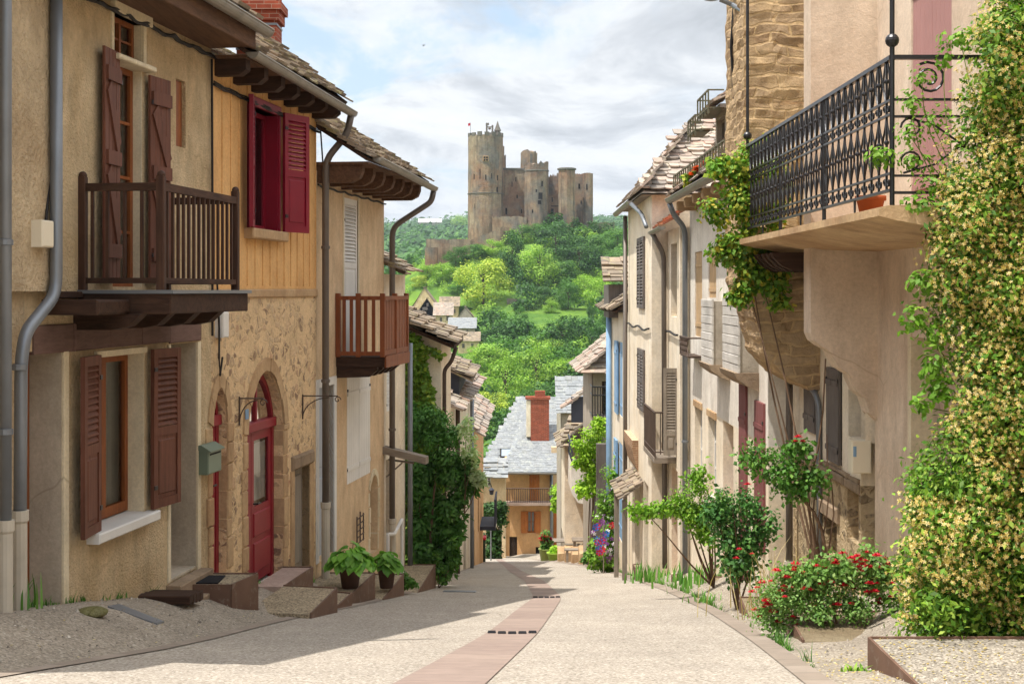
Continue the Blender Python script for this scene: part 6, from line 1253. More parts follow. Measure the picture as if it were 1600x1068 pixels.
# tendrils on the railing
tl = pxlobes([(1440, 120, 50, 40), (1455, 190, 60, 60), (1420, 210, 50, 40), (1430, 250, 60, 40), (1460, 290, 70, 50), (1425, 160, 40, 40), (1475, 90, 30, 40), (1500, 60, 60, 30), (1440, 320, 70, 30), (1375, 245, 50, 30)], 10.05, .5) + pxlobes([(1440, 440, 50, 40), (1425, 500, 40, 50), (1460, 520, 40, 40), (1440, 630, 30, 30), (1470, 610, 50, 40), (1460, 570, 40, 60)], 10.0, .5)
tr = thing('jasmine_tendril', 'loose bright green jasmine tendrils twining through the end of the iron railing', 'climbing plant', (3.2, 10.05, .6)); C, D = cloud(tl, 1300, 31, .9); leaves('foliage', C, D, .055, M['leaf_bright'], tr, .55, 31, .4, .5); m = MB(); stems(m, (3.3, 10.05, .3), [l[:3] for l in tl[:9]], .006, .1, 5, .003); stems(m, (3.35, 10.05, -.9), [l[:3] for l in tl[10:]], .006, .1, 5, .003); m.build('stem', M['bark_green'], tr)
# climber on the far end of the balcony
cl = pxlobes([(1170, 235, 70, 50), (1190, 262, 60, 60), (1155, 285, 80, 60), (1190, 312, 60, 60), (1145, 330, 70, 60), (1185, 350, 60, 50), (1140, 365, 60, 50), (1135, 400, 50, 36), (1170, 415, 60, 40), (1190, 430, 60, 40), (1160, 450, 50, 40), (1205, 445, 40, 30), (1225, 470, 30, 20), (1210, 300, 40, 60), (1140, 262, 50, 40), (1165, 385, 60, 30)], 16.25, .55)
g_ = plant('climbing_vine', 'sunny vine with yellowing leaves at the far end of the iron balcony', 'climbing plant', cl, 9500, .065, 'leaf_vine', (3.3, 16.3, -3.6), 0, seed=32, Wd=.75, droop=.6, shell=.9, jit=.2)
m = MB(); stems(m, (3.45, 15.7, -3.5), [PX(1175, 470, 16.2)[:1] + (16.2,) + PX(1175, 470, 16.4)[1:], PX(1180, 400, 16.5)[:1] + (16.5,) + PX(1180, 400, 16.5)[1:], PX(1160, 330, 16.8)[:1] + (16.8,) + PX(1160, 330, 16.8)[1:]], .016, .12); m.build('stem', M['bark'], g_)
# rose climbing on bare stems
rl = pxlobes([(1190, 705, 50, 35), (1225, 715, 60, 40), (1255, 730, 60, 50), (1215, 745, 50, 40), (1275, 750, 40, 50), (1240, 765, 50, 30), (1180, 725, 40, 30), (1250, 700, 40, 30)], 14.9, .8)
rc = plant('rose_bush', 'rambling rose on tall bare stems against the rubble wall', 'rose', rl, 1800, .058, 'leaf_mid', (3.2, 15.0, -3.1), 0, seed=33, Wd=.7, shell=.95, jit=.3)
m = MB(); m.tube([Vector((PX(a, b, 14.95)[0], 14.95, PX(a, b, 14.95)[1])) for a, b in ((1290, 880), (1285, 830), (1272, 800), (1245, 770), (1225, 735))], .022, 7, .008)
for k_ in range(6): a = 1262 + k_ * 8; m.tube([Vector((PX(a + 6 * math.sin(i * 1.3 + k_), 890 - i * 42, 15.1)[0], 15.1 + .03 * k_, PX(a, 890 - i * 42, 15.1)[1])) for i in range(4 + k_ % 3)], .011, 5, .005)
m.tube([Vector((PX(a, b, 15.0)[0], 15.0, PX(a, b, 15.0)[1])) for a, b in ((1275, 780), (1268, 740), (1278, 700), (1286, 640), (1290, 560))], .014, 6, .008); m.build('stem', M['bark'], rc)
roses(rc, [(PX(a, b, 14.8)[0], 14.8, PX(a, b, 14.8)[1]) for a, b in ((1247, 683), (1254, 690), (1243, 690))], .05, 'petal_red')
# rose bush in the middle bed
rl = pxlobes([(1150, 785, 60, 40), (1175, 790, 50, 50), (1130, 810, 50, 50), (1160, 820, 70, 60), (1185, 815, 35, 60), (1140, 850, 60, 50), (1170, 860, 50, 60), (1155, 890, 60, 40), (1120, 795, 30, 40)], 17.4, .8)
rb = plant('rose_bush', 'upright dark green rose bush with a few red blooms beside the mauve shutters', 'rose', rl, 3900, .06, 'leaf_rose', (2.75, 17.4, terrain(2.75, 17.4)), 9, .014, seed=34, Wd=.7, shell=.95, jit=.3)
roses(rb, [(PX(a, b, 17.1)[0], 17.1, PX(a, b, 17.1)[1]) for a, b in ((1168, 757), (1155, 858), (1150, 872), (1175, 865))], .05, 'petal_red')
# low red roses in front
rl = pxlobes([(1205, 958, 50, 40), (1225, 975, 40, 30), (1215, 930, 70, 50), (1250, 915, 70, 50), (1290, 905, 70, 50), (1330, 910, 80, 50), (1370, 910, 60, 60), (1385, 940, 50, 50), (1340, 940, 70, 40), (1290, 940, 80, 40), (1240, 950, 60, 40), (1215, 960, 50, 40), (1310, 885, 60, 40), (1360, 885, 50, 40), (1265, 895, 60, 40), (1230, 900, 50, 30), (1385, 895, 40, 30)], 12.7, .8)
rb = plant('rose_bush', 'low spreading bush dotted with many small red roses at the street edge', 'rose', rl, 10000, .04, 'leaf_rosegreen', (2.9, 12.7, -2.965), 4, .01, seed=35, Wd=.6, shell=.95, jit=.26)
random.seed(4); RC = []
C, D = cloud(rl, 700, 36, .2); sel = [i for i in range(700) if C[i][1] < 12.8 and D[i][2] > -.4]; random.shuffle(sel)
roses(rb, [tuple(C[i]) for i in sel[:115]] + [(PX(a, b, 12.3)[0], 12.3, PX(a, b, 12.3)[1]) for a, b in ((1340, 868), (1345, 875), (1337, 878), (1348, 882), (1342, 886), (1370, 868), (1330, 872))], .042, 'petal_red')
# small tree and other street plants on the sunny side
tl = pxlobes([(1065, 770, 40, 40), (1085, 765, 40, 40), (1095, 790, 50, 50), (1110, 810, 50, 50), (1080, 810, 40, 40), (1060, 790, 30, 20), (1035, 795, 40, 16), (1010, 800, 40, 12), (1100, 835, 30, 30), (1120, 790, 30, 40), (1090, 750, 20, 40)], 20.5, .7)
plant('sapling', 'young light green tree reaching a thin branch over the street', 'tree', tl, 4200, .065, 'leaf_bright', (2.95, 20.8, terrain(2.95, 20.8)), 8, .016, seed=37, Wd=.6, shell=.95, jit=.3)
def blades(name, label, x, y, n, h, mat, spread=.25, w_=.02, z=None, cat='plant', lean=.35, seed=1):
    rng = np.random.default_rng(seed); V = []; Fc = []; z = terrain(x, y) if z is None else z
    for k in range(n):
        bx, by = x + rng.normal() * spread * .5, y + rng.normal() * spread * .5; a = rng.uniform(0, 6.28); hh = h * rng.uniform(.6, 1.1); L = lean * rng.uniform(.2, 1.2) * hh; c, s = math.cos(a), math.sin(a)
        pr = None
        for i in range(5):
            t_ = i / 4; p = Vector((bx + c * L * t_ * t_, by + s * L * t_ * t_, z + hh * (t_ - .12 * t_ * t_ * lean * 2))); ww = w_ * (1 - t_ ** 2 * .95)
            q = (p + Vector((-s, c, 0)) * ww, p - Vector((-s, c, 0)) * ww); i0 = len(V); V += q
            if i: Fc.append((i0 - 2, i0 - 1, i0 + 1, i0))
    o = mesh_obj(name, np.array([tuple(v) for v in V]), np.array(Fc), M[mat], None, False, (x, y, z)); return tag(o, label, cat)
blades('iris_plant', 'clump of upright iris leaves by the thin young tree', 2.95, 22.6, 90, .34, 'leaf_blade', .55, .02, seed=2)
blades('iris_plant', 'clump of sword shaped leaves below the cream house', 2.78, 28.3, 60, .4, 'leaf_blade', .5, .022, seed=3)
blades('grass_tuft', 'dry blond grasses standing beside the mauve shutter door', 2.95, 15.9, 90, .8, 'dry_grass', .6, .006, lean=.5, seed=4)
blades('grass_tuft', 'dry blond grasses between the rose bushes', 3.1, 13.9, 70, .65, 'dry_grass', .5, .006, lean=.6, seed=5)
blades('grass_tuft', 'small green weeds in front of the sunny steel bed', 2.62, 19.2, 50, .2, 'leaf_blade', .25, .01, lean=.7, seed=6)
blades('grass_tuft', 'tiny weed growing at the kerb before the nearest steel bed', 2.3, 9.45, 22, .07, 'leaf_bright', .12, .012, lean=1.2, seed=7)
blades('grass_tuft', 'weeds at the foot of the nearest drainpipes', -4.0, 11.25, 50, .3, 'leaf_mid', .22, .01, lean=.6, seed=8)
# plants farther down
fb = plant('window_box_flowers', 'orange and red flowers in the rusty rail above the gutter of the pale house', 'flowers', pxlobes([(1100, 268, 26, 22), (1088, 275, 18, 16), (1112, 258, 22, 18), (1075, 282, 14, 12)], 23.0, .6), 700, .07, 'leaf_vine', (2.95, 23.0, 1.85), 2, .006, seed=61)
C, D = cloud(pxlobes([(1100, 266, 26, 20), (1088, 272, 18, 14), (1112, 256, 20, 14)], 22.9, .6), 60, 62, .2); roses(fb, [tuple(c) for c in C], .06, 'petal_orange')
plant('clematis_vine', 'climber with white and purple flowers on the sunny side below the tiled porch', 'climbing plant', pxlobes([(955, 760, 40, 60), (965, 790, 40, 60), (945, 800, 40, 50), (950, 840, 50, 60), (970, 850, 40, 60), (940, 870, 40, 40), (965, 740, 30, 40), (960, 880, 40, 30)], 37.5, .9), 4200, .12, 'leaf_bright', (2.7, 37.5, terrain(2.7, 37.5)), 4, seed=41, shell=.9)
C, D = cloud(pxlobes([(950, 840, 50, 70), (965, 860, 40, 50), (960, 790, 30, 60)], 37.3, .9), 110, 42, .2); cz = bpy.data.objects['clematis_vine']; flowers(cz, C[:90], D[:60], .07, 'petal_purple', 'purple_blossoms'); flowers(cz, C[60:], D[60:], .06, 'petal_white', 'white_blossoms', seed=8)
plant('grape_vine', 'bright lime green vine hanging over the plastered box balcony', 'climbing plant', pxlobes([(930, 680, 40, 40), (920, 705, 50, 50), (940, 715, 50, 50), (925, 735, 50, 40), (950, 740, 30, 50), (935, 660, 20, 20), (910, 720, 30, 30), (925, 755, 40, 40), (945, 765, 30, 40)], 42, .7), 4200, .14, 'leaf_lime', (2.3, 42.2, terrain(2.3, 42.2)), 4, .03, seed=43, shell=.9)
plant('grape_vine', 'round lime green vine on the wall of the orange house', 'climbing plant', pxlobes([(872, 770, 30, 36), (882, 780, 30, 30), (875, 790, 24, 26), (888, 765, 16, 26), (886, 820, 12, 60)], 76, .9), 2200, .24, 'leaf_lime', (2.6, 76, terrain(2.6, 76)), 3, .04, seed=44, shell=.9)
plant('ivy', 'dark ivy column beside the round sign at the end of the street', 'ivy', pxlobes([(770, 795, 34, 30), (780, 805, 24, 40), (762, 800, 20, 30), (772, 840, 24, 60), (772, 865, 24, 20)], 68, .8), 3000, .2, 'leaf_dark', (-.9, 68, terrain(-.9, 68)), 3, .05, seed=45, shell=.8)
plant('oleander', 'leafy green shrub on the sunny pavement before the terrace tables', 'shrub', pxlobes([(920, 870, 20, 20), (928, 862, 16, 30)], 45, .8), 700, .12, 'leaf_mid', (2.4, 45, terrain(2.4, 45)), 3, seed=46)
# shaded side
iv = thing('ivy', 'thick ivy covering the gable wall under the stone slab roof', 'ivy', (-1.9, 28.1, terrain(-1.9, 28)))
rng = np.random.default_rng(5); n = 15000; px_ = rng.uniform(600, 691, n); py_ = rng.uniform(500, 900, n); kk = np.array([noise.noise(Vector((a / 26, b / 90, 2))) for a, b in zip(px_, py_)]); top = 520 + (px_ - 640) * .62
ok = (py_ > top) & ((px_ < 668) | (kk > -.15) | (py_ > 640)); px_, py_, kk = px_[ok], py_[ok], kk[ok]; yy = y5 - .08 - .22 * rng.random(len(px_)) * (1 + kk); k = y5 / F
C = np.stack([(px_ - 800) * k, yy, (455 - py_) * k], 1); leaves('foliage', C, np.tile([0, -1, .2], (len(C), 1)), .10, M['leaf_ivy'], iv, .8, 6, 1.2, .8)
m = MB(); stems(m, (-2, 28.1, -6), [(-2.1, 28.1, -1.5), (-1.7, 28.1, -2)], .03, .1); m.build('stem', M['bark'], iv)
wl = pxlobes([(665, 640, 50, 50), (690, 660, 60, 60), (660, 690, 70, 70), (700, 700, 70, 70), (720, 725, 50, 50), (675, 740, 90, 80), (725, 750, 40, 50), (650, 750, 50, 90), (700, 780, 70, 60), (660, 800, 60, 80), (690, 820, 60, 60), (655, 850, 50, 70), (685, 860, 50, 50), (700, 850, 40, 60), (740, 740, 20, 50), (640, 660, 30, 60)], 26.9, .75)
plant('wisteria', 'large dark green shrub spilling over the pavement on the shaded side', 'shrub', wl, 17000, .12, 'leaf_dark2', (-1.6, 26.8, terrain(-1.6, 26.8)), 8, .04, seed=47, Wd=.42, droop=1.0, shell=.85)
plant('fig_shoot', 'pale sunlit leaf tips at the street end of the dark shrub', 'shrub', pxlobes([(735, 690, 22, 60), (742, 720, 18, 50), (728, 670, 18, 30), (745, 750, 18, 30)], 26.6, .7), 520, .11, 'leaf_pale', (-.9, 26.9, -4.2), 4, .01, seed=48, Wd=.45, shell=.95)
plant('weed_shrub', 'small trailing shrub at the foot of the tall dark shrub by the road', 'shrub', pxlobes([(690, 895, 30, 30), (685, 880, 20, 30), (712, 860, 16, 40)], 26.2, .8), 800, .09, 'leaf_mid', (-1.35, 26.2, terrain(-1.35, 26.2)), 3, .01, seed=49)
plant('weed_shrub', 'green weeds beside the second leafy pot', 'shrub', pxlobes([(632, 905, 26, 18), (640, 912, 22, 12)], 22.8, .8), 420, .07, 'leaf_mid', (-1.75, 22.6, terrain(-1.75, 22.6)), 2, .006, seed=50)
def hosta(label, px, py0, wpx, hpx, y, potw, n, seed):
    k = y / F; x = (px - 800) * k; zt = (455 - py0) * k; r = thing('potted_plant', label, 'potted plant', (x, y, zt - .28)); random.seed(seed)
    m = MB(); m.lathe([(0, -.28), (potw * .75, -.28), (potw, -.03), (potw * 1.08, -.03), (potw * 1.08, .02), (potw * .95, .02), (potw * .9, -.04), (0, -.04)], (x, y, zt), 18); m.build('pot', M['pot_dark'], r, True)
    V = []; Fc = []; R_ = wpx * k / 2; H = hpx * k; st = MB()
    for i in range(n):
        a = random.uniform(0, 6.28); q = math.sqrt(random.random()); rr = R_ * q * .8; hh = H * (1 - .8 * q * q) * random.uniform(.45, 1.2); c = Vector((x + rr * math.cos(a), y + rr * math.sin(a) * .8, zt + hh)); a2 = a + random.uniform(-.8, .8); d = Vector((math.cos(a2), math.sin(a2), random.uniform(-.9, .25) - .4 * q)).normalized()
        s = Vector((-math.sin(a2), math.cos(a2), random.uniform(-.3, .3))); u_ = s.cross(d); u_ = u_ if u_.z > 0 else -u_; L = random.uniform(.08, .19); W = L * .42; b = len(V)
        for t_, w_ in ((0, .02), (.18, .8), (.4, 1), (.7, .72), (1, .02)):
            p_ = c + d * L * (t_ - .3) - Vector((0, 0, .25 * L * t_ * t_)); V += [p_ - s * W * w_ + u_ * W * .18 * w_, p_ , p_ + s * W * w_ + u_ * W * .18 * w_]
        for j in range(4):
            o_ = b + j * 3; Fc += [(o_, o_ + 1, o_ + 4, o_ + 3), (o_ + 1, o_ + 2, o_ + 5, o_ + 4)]
        if i % 3 == 0: st.tube([Vector((x, y, zt)), c], .005, 4)
    mesh_obj('foliage', V, Fc, M['leaf_hosta'], r); st.build('stem', M['bark_green'], r)
hosta('large leafy plant in a brown pot before the peach house', 547, 886, 84, 34, 19.6, .15, 190, 1); hosta('smaller leafy plant in a pot to the downhill side of the larger one', 604, 888, 54, 26, 21.2, .13, 90, 2)
def geranium(label, px, py, y, col, w=16, h=14, pot='pot_green', poth=.5):
    k = y / F; x = (px - 800) * k; z = terrain(x, y); zc = (455 - py) * k; r = thing('flower_pot', label, 'flower pot', (x, y, z))
    m = MB(); m.lathe([(0, 0), (.22, 0), (.3, poth), (.33, poth), (.33, poth + .05), (.28, poth + .03), (0, poth)], (x, y, z), 14); m.build('pot', M[pot], r, True)
    L = [(x, y, (z + poth + zc) / 2 + .1, w * k / 2, w * k / 2, max(.2, (zc - z - poth) / 2 + .2))]; C, D = cloud(L, 500, 3, .8); leaves('foliage', C, D, .14, M['leaf_lime'] if col is None else M['leaf_mid'], r, .7)
    if col: C, D = cloud([(x, y, zc, w * k / 2, w * k / 2, h * k / 2)], 26, 4, .5); roses(r, [tuple(c) for c in C], .14, col)
geranium('pot of lime foliage and red geraniums at the edge of the terrace', 853, 842, 61, 'petal_red'); geranium('green planter box beside the geranium pot', 866, 868, 60, None, 10, 10, 'pot_lime', .3)
geranium('pot with orange flowers beside the terrace tables', 886, 829, 66, 'petal_orange', 14, 10, 'pot', .6)
def table(label, x, y):
    z = terrain(x, y); r = thing('terrace_table', label, 'table', (x, y, z)); f = FC_(y, x); m = MB(); m.bbox(Fr(x, y, 1, 0, 1, z), -.7, .7, -.4, .4, .7, .75, .01); m.build('table_top', M['wood_greyx'], r)
    for a, b in ((-.6, -.3), (.6, -.3), (-.6, .3), (.6, .3)): m = MB(); m.fbox(Fr(x, y, 1, 0, 1, z), a - .04, a + .04, b - .04, b + .04, 0, .7); m.build('leg', M['wood_greyx'], r)
def bench(label, x, y):
    z = terrain(x, y); r = thing('bench', label, 'bench', (x, y, z)); f = Fr(x, y, 1, 0, 1, z); m = MB(); m.fbox(f, -.7, .7, -.18, .18, .42, .46); m.build('seat', M['wood_greyx'], r)
    for a in (-.6, .6): m = MB(); m.fbox(f, a - .04, a + .04, -.16, .16, 0, .42); m.build('leg', M['wood_greyx'], r)
table('weathered table on the terrace nearest the lime pot', 2.3, 62); table('second weathered table nearer the box balcony house', 3.0, 54.5); bench('weathered bench in front of the nearer terrace table', 2.6, 51.5); bench('low bench beside the farther terrace table', 3.1, 60.5)
def parapet(): 
    m = MB()
    for i in range(7): y = 42 + i * 2.6; x = smip(RR, y) + .12; z = terrain(x, y); m.bbox(Fr(x, y, 0.02, 1, -1, z), 0, 1.7, -.35, .0, -.5, .34 + .05 * (i % 2), .03)
    o = m.build('low_wall', M['dressed'], None, loc=(2.5, 42, terrain(2.5, 42))); tag(o, 'stepped low stone edging along the terrace on the sunny side', 'low wall')
parapet()
# colourful pinwheels on a post
x, y = (943 - 800) / F * 36.6, 36.6; z = terrain(x, y); r = thing('garden_pinwheel', 'string of red and blue pinwheels among the clematis', 'pinwheel', (x, y, z)); m = MB(); m.tube([Vector((x, y, z)), Vector((x, y, Zp(y, 805)))], .015, 5); m.build('post', M['wood_grey'], r)
random.seed(8)
for i in range(16):
    px, py = random.uniform(930, 956), random.uniform(808, 862); c = Vector(((px - 800) / F * y, y - .1, Zp(y, py))); m = MB()
    for k_ in range(6):
        a = k_ * math.pi / 3; m.poly([c, c + Vector((math.cos(a), -.2, math.sin(a))) * .09, c + Vector((math.cos(a + .7), 0, math.sin(a + .7))) * .1])
    m.build('pinwheel_head', M['petal_red' if i % 2 else 'petal_blue'] if i % 5 else M['petal_purple'], r)
# round sign seen from behind, wall lamp, parked scooter-like bin at the far end
x, y = X_(767, 62), 62; z = terrain(x, y); r = thing('road_sign', 'round sign seen from its pale back on a thin post', 'road sign', (x, y, z)); m = MB(); m.tube([Vector((x, y, z)), Vector((x, y, Zp(62, 812)))], .035, 6); m.build('post', M['zinc'], r)
m = MB(); c = Vector((x, y, Zp(62, 819))); m.tube([c, c + Vector((0, .03, 0))], .26, 20); m.build('sign_plate', M['cream_box'], r)
x, y = X_(749, 58), 58; z = terrain(x, y); r = thing('bin', 'dark green bin against the wall beside the round sign post', 'bin', (x, y, z)); f = Fr(x, y, 1, 0, 1, z); m = MB(); m.bbox(f, -.25, .25, -.25, .25, 0, .95, .05); m.build('body', M['green_dark'], r); m = MB(); m.bbox(f, -.28, .28, -.28, .28, .95, 1.05, .04); m.build('lid', M['petal_red'], r)
y = 60; x = X_(768, y); r = thing('wall_lamp', 'small dark blue lantern on a curved bracket over the ivy column', 'lamp', (x - .5, y + .3, Zp(y, 770))); m = MB(); m.tube([Vector((x - .55, y, Zp(y, 765))), Vector((x - .4, y, Zp(y, 752))), Vector((x - .1, y, Zp(y, 750))), Vector((x, y, Zp(y, 760)))], .025, 6); m.build('arm', M['iron'], r); m = MB(); m.lathe([(.02, .14), (.13, .03), (.1, 0), (.08, -.16), (.02, -.18)], (x, y, Zp(y, 766)), 8); m.build('lantern', M['slatewall'], r)
# electricity wires strung over the street far down, and a bird
y = 60; x, z = (662 - 800) / F * y, Zp(y, 71); m = MB(); m.poly([(x - .11, y, z + .03), (x - .02, y, z + .0), (x, y + .03, z + .02)]); m.poly([(x, y, z), (x + .09, y, z + .09), (x + .03, y, z - .0)]); m.tube([(x - .04, y, z - .05), (x, y, z - .01), (x + .04, y, z + .02)], [.005, .022, .006], 6); o = m.build('bird', M['cable'], None, loc=(x, y, z)); tag(o, 'small dark bird flying alone high in the cloudy sky', 'bird')

# loose grit, weeds and fallen petals along the edges of the street
def on_verge(rng):
    y = rng.uniform(8, 30) ** 1.0; l, r = smip(RL, y), smip(RR, y); lw = -5.624 + .14 * y
    return (rng.uniform(lw + .03, l + .25), y) if rng.random() < .5 else (rng.uniform(r - .25, min(3.65, r + 1.5)), y)
rng = np.random.default_rng(77); V = []; Fc = []
for i in range(5200):
    x, y = on_verge(rng); z = terrain(x, y) + .004; s_ = rng.uniform(.004, .014) * (1 if rng.random() < .95 else 1.8); b = len(V); q = rng.uniform(.6, 1.3, 6) * s_
    V += [(x - q[0], y, z), (x, y - q[1], z), (x + q[2], y, z), (x, y + q[3], z), (x, y, z + q[4])]; Fc += [(b, b + 1, b + 4), (b + 1, b + 2, b + 4), (b + 2, b + 3, b + 4), (b + 3, b, b + 4)]
mesh_obj('loose_grit', V, Fc, M['grit'], None, False, None, 'stuff')
C = []; D = []
for i in range(1500):
    if i < 900: x, y = rng.normal(2.75, .5), rng.normal(9.4, .9); z = max(terrain(x, y), -2.345 if (2.42 < x < 3.69 and y < 9.6) else -9) + .006
    else: x, y = on_verge(rng); z = terrain(x, y) + .01
    C.append((x, y, z)); D.append((0, 0, 1))
C = np.array(C); V1, F1 = leaf_arrays(C, np.array(D), .022, .6, 5, 0, 2.5); mesh_obj('fallen_petals', V1, F1, M['petal_dry'], None, False, None, 'stuff')
V = []; Fc = []
def weed(x, y, z, n, h):
    for k in range(n):
        a = rng.uniform(0, 6.28); hh = h * rng.uniform(.5, 1.2); c_, s_ = math.cos(a), math.sin(a); L_ = hh * rng.uniform(.3, 1.1); bx, by = x + rng.normal() * .02, y + rng.normal() * .02
        for i in range(3):
            t_ = i / 2; w_ = .006 * (1 - t_ * .9); p_ = (bx + c_ * L_ * t_ * t_, by + s_ * L_ * t_ * t_, z + hh * t_); i0 = len(V); V.extend([(p_[0] - s_ * w_, p_[1] + c_ * w_, p_[2]), (p_[0] + s_ * w_, p_[1] - c_ * w_, p_[2])])
            if i: Fc.append((i0 - 2, i0 - 1, i0 + 1, i0))
for i in range(150):
    y = rng.uniform(11.2, 34); x = -5.624 + .14 * y + .03 if y < 26 else smip(RL, y) - .1
    weed(x, y, terrain(x, y), int(rng.integers(4, 16)), rng.uniform(.03, .1))
for i in range(170):
    y = rng.uniform(9.7, 40); x = (3.6 if y < 18.3 else 3.28 if y < 26 else 2.78) if rng.random() < .55 else smip(RR, y) + .18
    weed(x, y, terrain(x, y), int(rng.integers(4, 18)), rng.uniform(.03, .13))
mesh_obj('wall_foot_weeds', np.array(V), np.array(Fc), M['leaf_mid'], None, False, None, 'stuff')
# ---------------------------------------------------------------- castle on its hill
def castle_mat():
    t = T('castle_masonry'); p = t.pos(); col = t.mix(t.ramp(t.noise(p, .13, 5, .65), [(.38, 0.0), (.6, 1.0)]), '#a8967f', '#9c7a63'); ps = t.pos((.5, .5, .06))
    col = t.mix(t.ramp(t.noise(p, .09, 4, .6, 1.0), [(.48, 0.0), (.62, .85)]), col, '#827e78'); col = t.mix(t.ramp(t.noise(ps, 1.0, 6, .7), [(.47, 0.0), (.68, .75)]), col, '#4a4642')
    col = t.mul(col, .7, 1.15, t.noise(p, .8, 6, .7)); br = t.noise(t.pos((1, 1, 2.4)), 1.6, 5, .8); col = t.mul(col, .82, 1.1, br); return t.done(col, .95, t.bump(br, .9, .3), .05)
M['castle'] = castle_mat(); M['castle_dark'] = plaster('castle_parapet', '#807a72', '#6a655d', '#55504a', .6, 3, .5)
K = .198; YC = 440
def CX(px, y=YC): return (px - 800) / F * y
def CZ(py, y=YC): return (455 - py) / F * y
cs = thing('castle', 'ruined stone castle with a tall round keep on the wooded hill', 'castle', (CX(758), YC, terrain(CX(758), YC)))
def tower(name, px0, px1, pyt, pyb, y, rag=0.0, mer=0, taper=0.0, n=36, flat=1.0, seed=1, mat='castle', batter=0.0, dip=None):
    cx, r = CX((px0 + px1) / 2, y), (CX(px1, y) - CX(px0, y)) / 2; z0, z1 = CZ(pyb, y) - 6, CZ(pyt, y); V = []; Fc = []; NZ = 14
    for i in range(NZ + 1):
        t_ = i / NZ
        for k_ in range(n):
            a = 2 * math.pi * k_ / n; top = z1 - (rag * abs(noise.noise(Vector((k_ * .31, seed, 0)))) * 2 if rag else 0) - (dip(a) if dip else 0)
            z = z0 + (top - z0) * t_; rr = r * (1 + taper * (1 - t_) + batter * max(0, .35 - t_) ** 1.5) + .12 * noise.noise(Vector((k_ * .8, i * .7, seed)))
            V.append((cx + rr * math.cos(a), y + rr * flat * math.sin(a), z))
    for i in range(NZ):
        for k_ in range(n): k2 = (k_ + 1) % n; Fc.append((i * n + k_, i * n + k2, (i + 1) * n + k2, (i + 1) * n + k_))
    V.append((cx, y, z1 - 1.6)); Fc += [(NZ * n + k_, NZ * n + (k_ + 1) % n, len(V) - 1) for k_ in range(n)]
    o = mesh_obj(name, V, Fc, M[mat], cs)
    if mer:
        m = MB()
        for k_ in range(mer):
            a = 2 * math.pi * (k_ + .15) / mer; b = 2 * math.pi * (k_ + .78) / mer; h = random.uniform(.7, 1.0)
            q = [(cx + R_ * math.cos(c), y + R_ * math.sin(c)) for R_, c in ((r - .5, a), (r + .1, a), (r + .1, b), (r - .5, b))]; m.hexa([Vector((*c, z1 - .3)) for c in q] + [Vector((*c, z1 + h)) for c in q])
        m.build('battlement', M['castle_dark'], o)
    return o
random.seed(3)
kp_ = tower('keep', 731.5, 786, 213, 362, YC, mer=15, taper=.02)
m = MB(); m.lathe([(5.42, -.15), (5.62, -.1), (5.62, .1), (5.42, .15)], (CX(758.7), YC, CZ(303)), 36); m.build('string_course', M['castle_dark'], kp_)
def slot(px, py, w_, h_, y, parent, mat='dark', fr=False, name='arrow_slit', off=.0):
    z = CZ(py, y); f = FC_(y, 0); x = CX(px, y); m = MB(); m.bbox(f, x - w_ * K / 2, x + w_ * K / 2, -.4, .12 + off, z - h_ * K / 2, z + h_ * K / 2, .03); o = m.build(name, M[mat], parent)
    return o
def on(cx, r, px, y=YC): x = CX(px, y) - cx; return y - math.sqrt(max(0, r * r - x * x))
kc = CX(758.7); yk = on(kc, 5.45, 759)
m = MB(); f = FC_(yk); x, z = CX(759, yk), CZ(248, yk); m.bbox(f, x - .85, x + .85, -.5, .14, z - .85, z + .85, .05); wf = m.build('window_frame', M['dressed'], kp_)
for a in (-.38, .38):
    for b in (-.38, .38): m = MB(); m.bbox(f, x + a - .3, x + a + .3, -.3, .17, z + b - .3, z + b + .3, .02); m.build('pane', M['dark'], wf)
for px, py, w_, h_ in ((741, 276, 1.6, 8), (750, 272, 1.3, 16), (759, 277, 1.6, 8), (768, 275, 1.2, 8), (776, 296, 4, 8), (777, 278, 2, 8), (742, 322, 1.2, 8)): slot(px, py, w_, h_, on(kc, 5.4, px), kp_)
# turret, bell frame, flag
m = MB(); x = CX(777.5, 441); m.lathe([(.85, -1), (.85, 1.5), (1.1, 1.6), (1.05, 1.8), (.5, 3.2), (.06, 4.6), (0, 4.7)], (x, 441, CZ(212)), 14); m.build('turret', M['castle_dark'], kp_)
m = MB(); f = FC_(440); z0 = CZ(213)
for px in (760.5, 769.5): m.fbox(f, CX(px) - .28, CX(px) + .28, -.7, 0, z0, CZ(195.5))
m.fbox(f, CX(759), CX(772), -.7, 0, z0, CZ(207)); m.fbox(f, CX(759), CX(764), -.6, -.1, CZ(195.5), CZ(192)); m.fbox(f, CX(761), CX(769), -.5, -.2, CZ(199), CZ(197.5)); m.build('bell_frame', M['castle_dark'], kp_)
m = MB(); m.ball((CX(765), 440.2, CZ(200.5)), .45, 6); m.build('bell', M['zinc_brown'], kp_)
m = MB(); x = CX(735); m.tube([Vector((x, 440, CZ(213))), Vector((x, 440, CZ(192)))], .07, 5); fp = m.build('flagpole', M['zinc'], kp_); m = MB(); m.poly([(x, 440, CZ(192)), (x - .75, 440.1, CZ(193)), (x - .7, 440.3, CZ(197)), (x, 440, CZ(196))]); m.build('flag', M['petal_red'], fp)
st_ = tower('stair_turret', 781, 790.5, 241, 350, 444, rag=1.5, seed=3); tower('stair_turret', 778, 788, 228, 350, 443.5, rag=.6, seed=4)
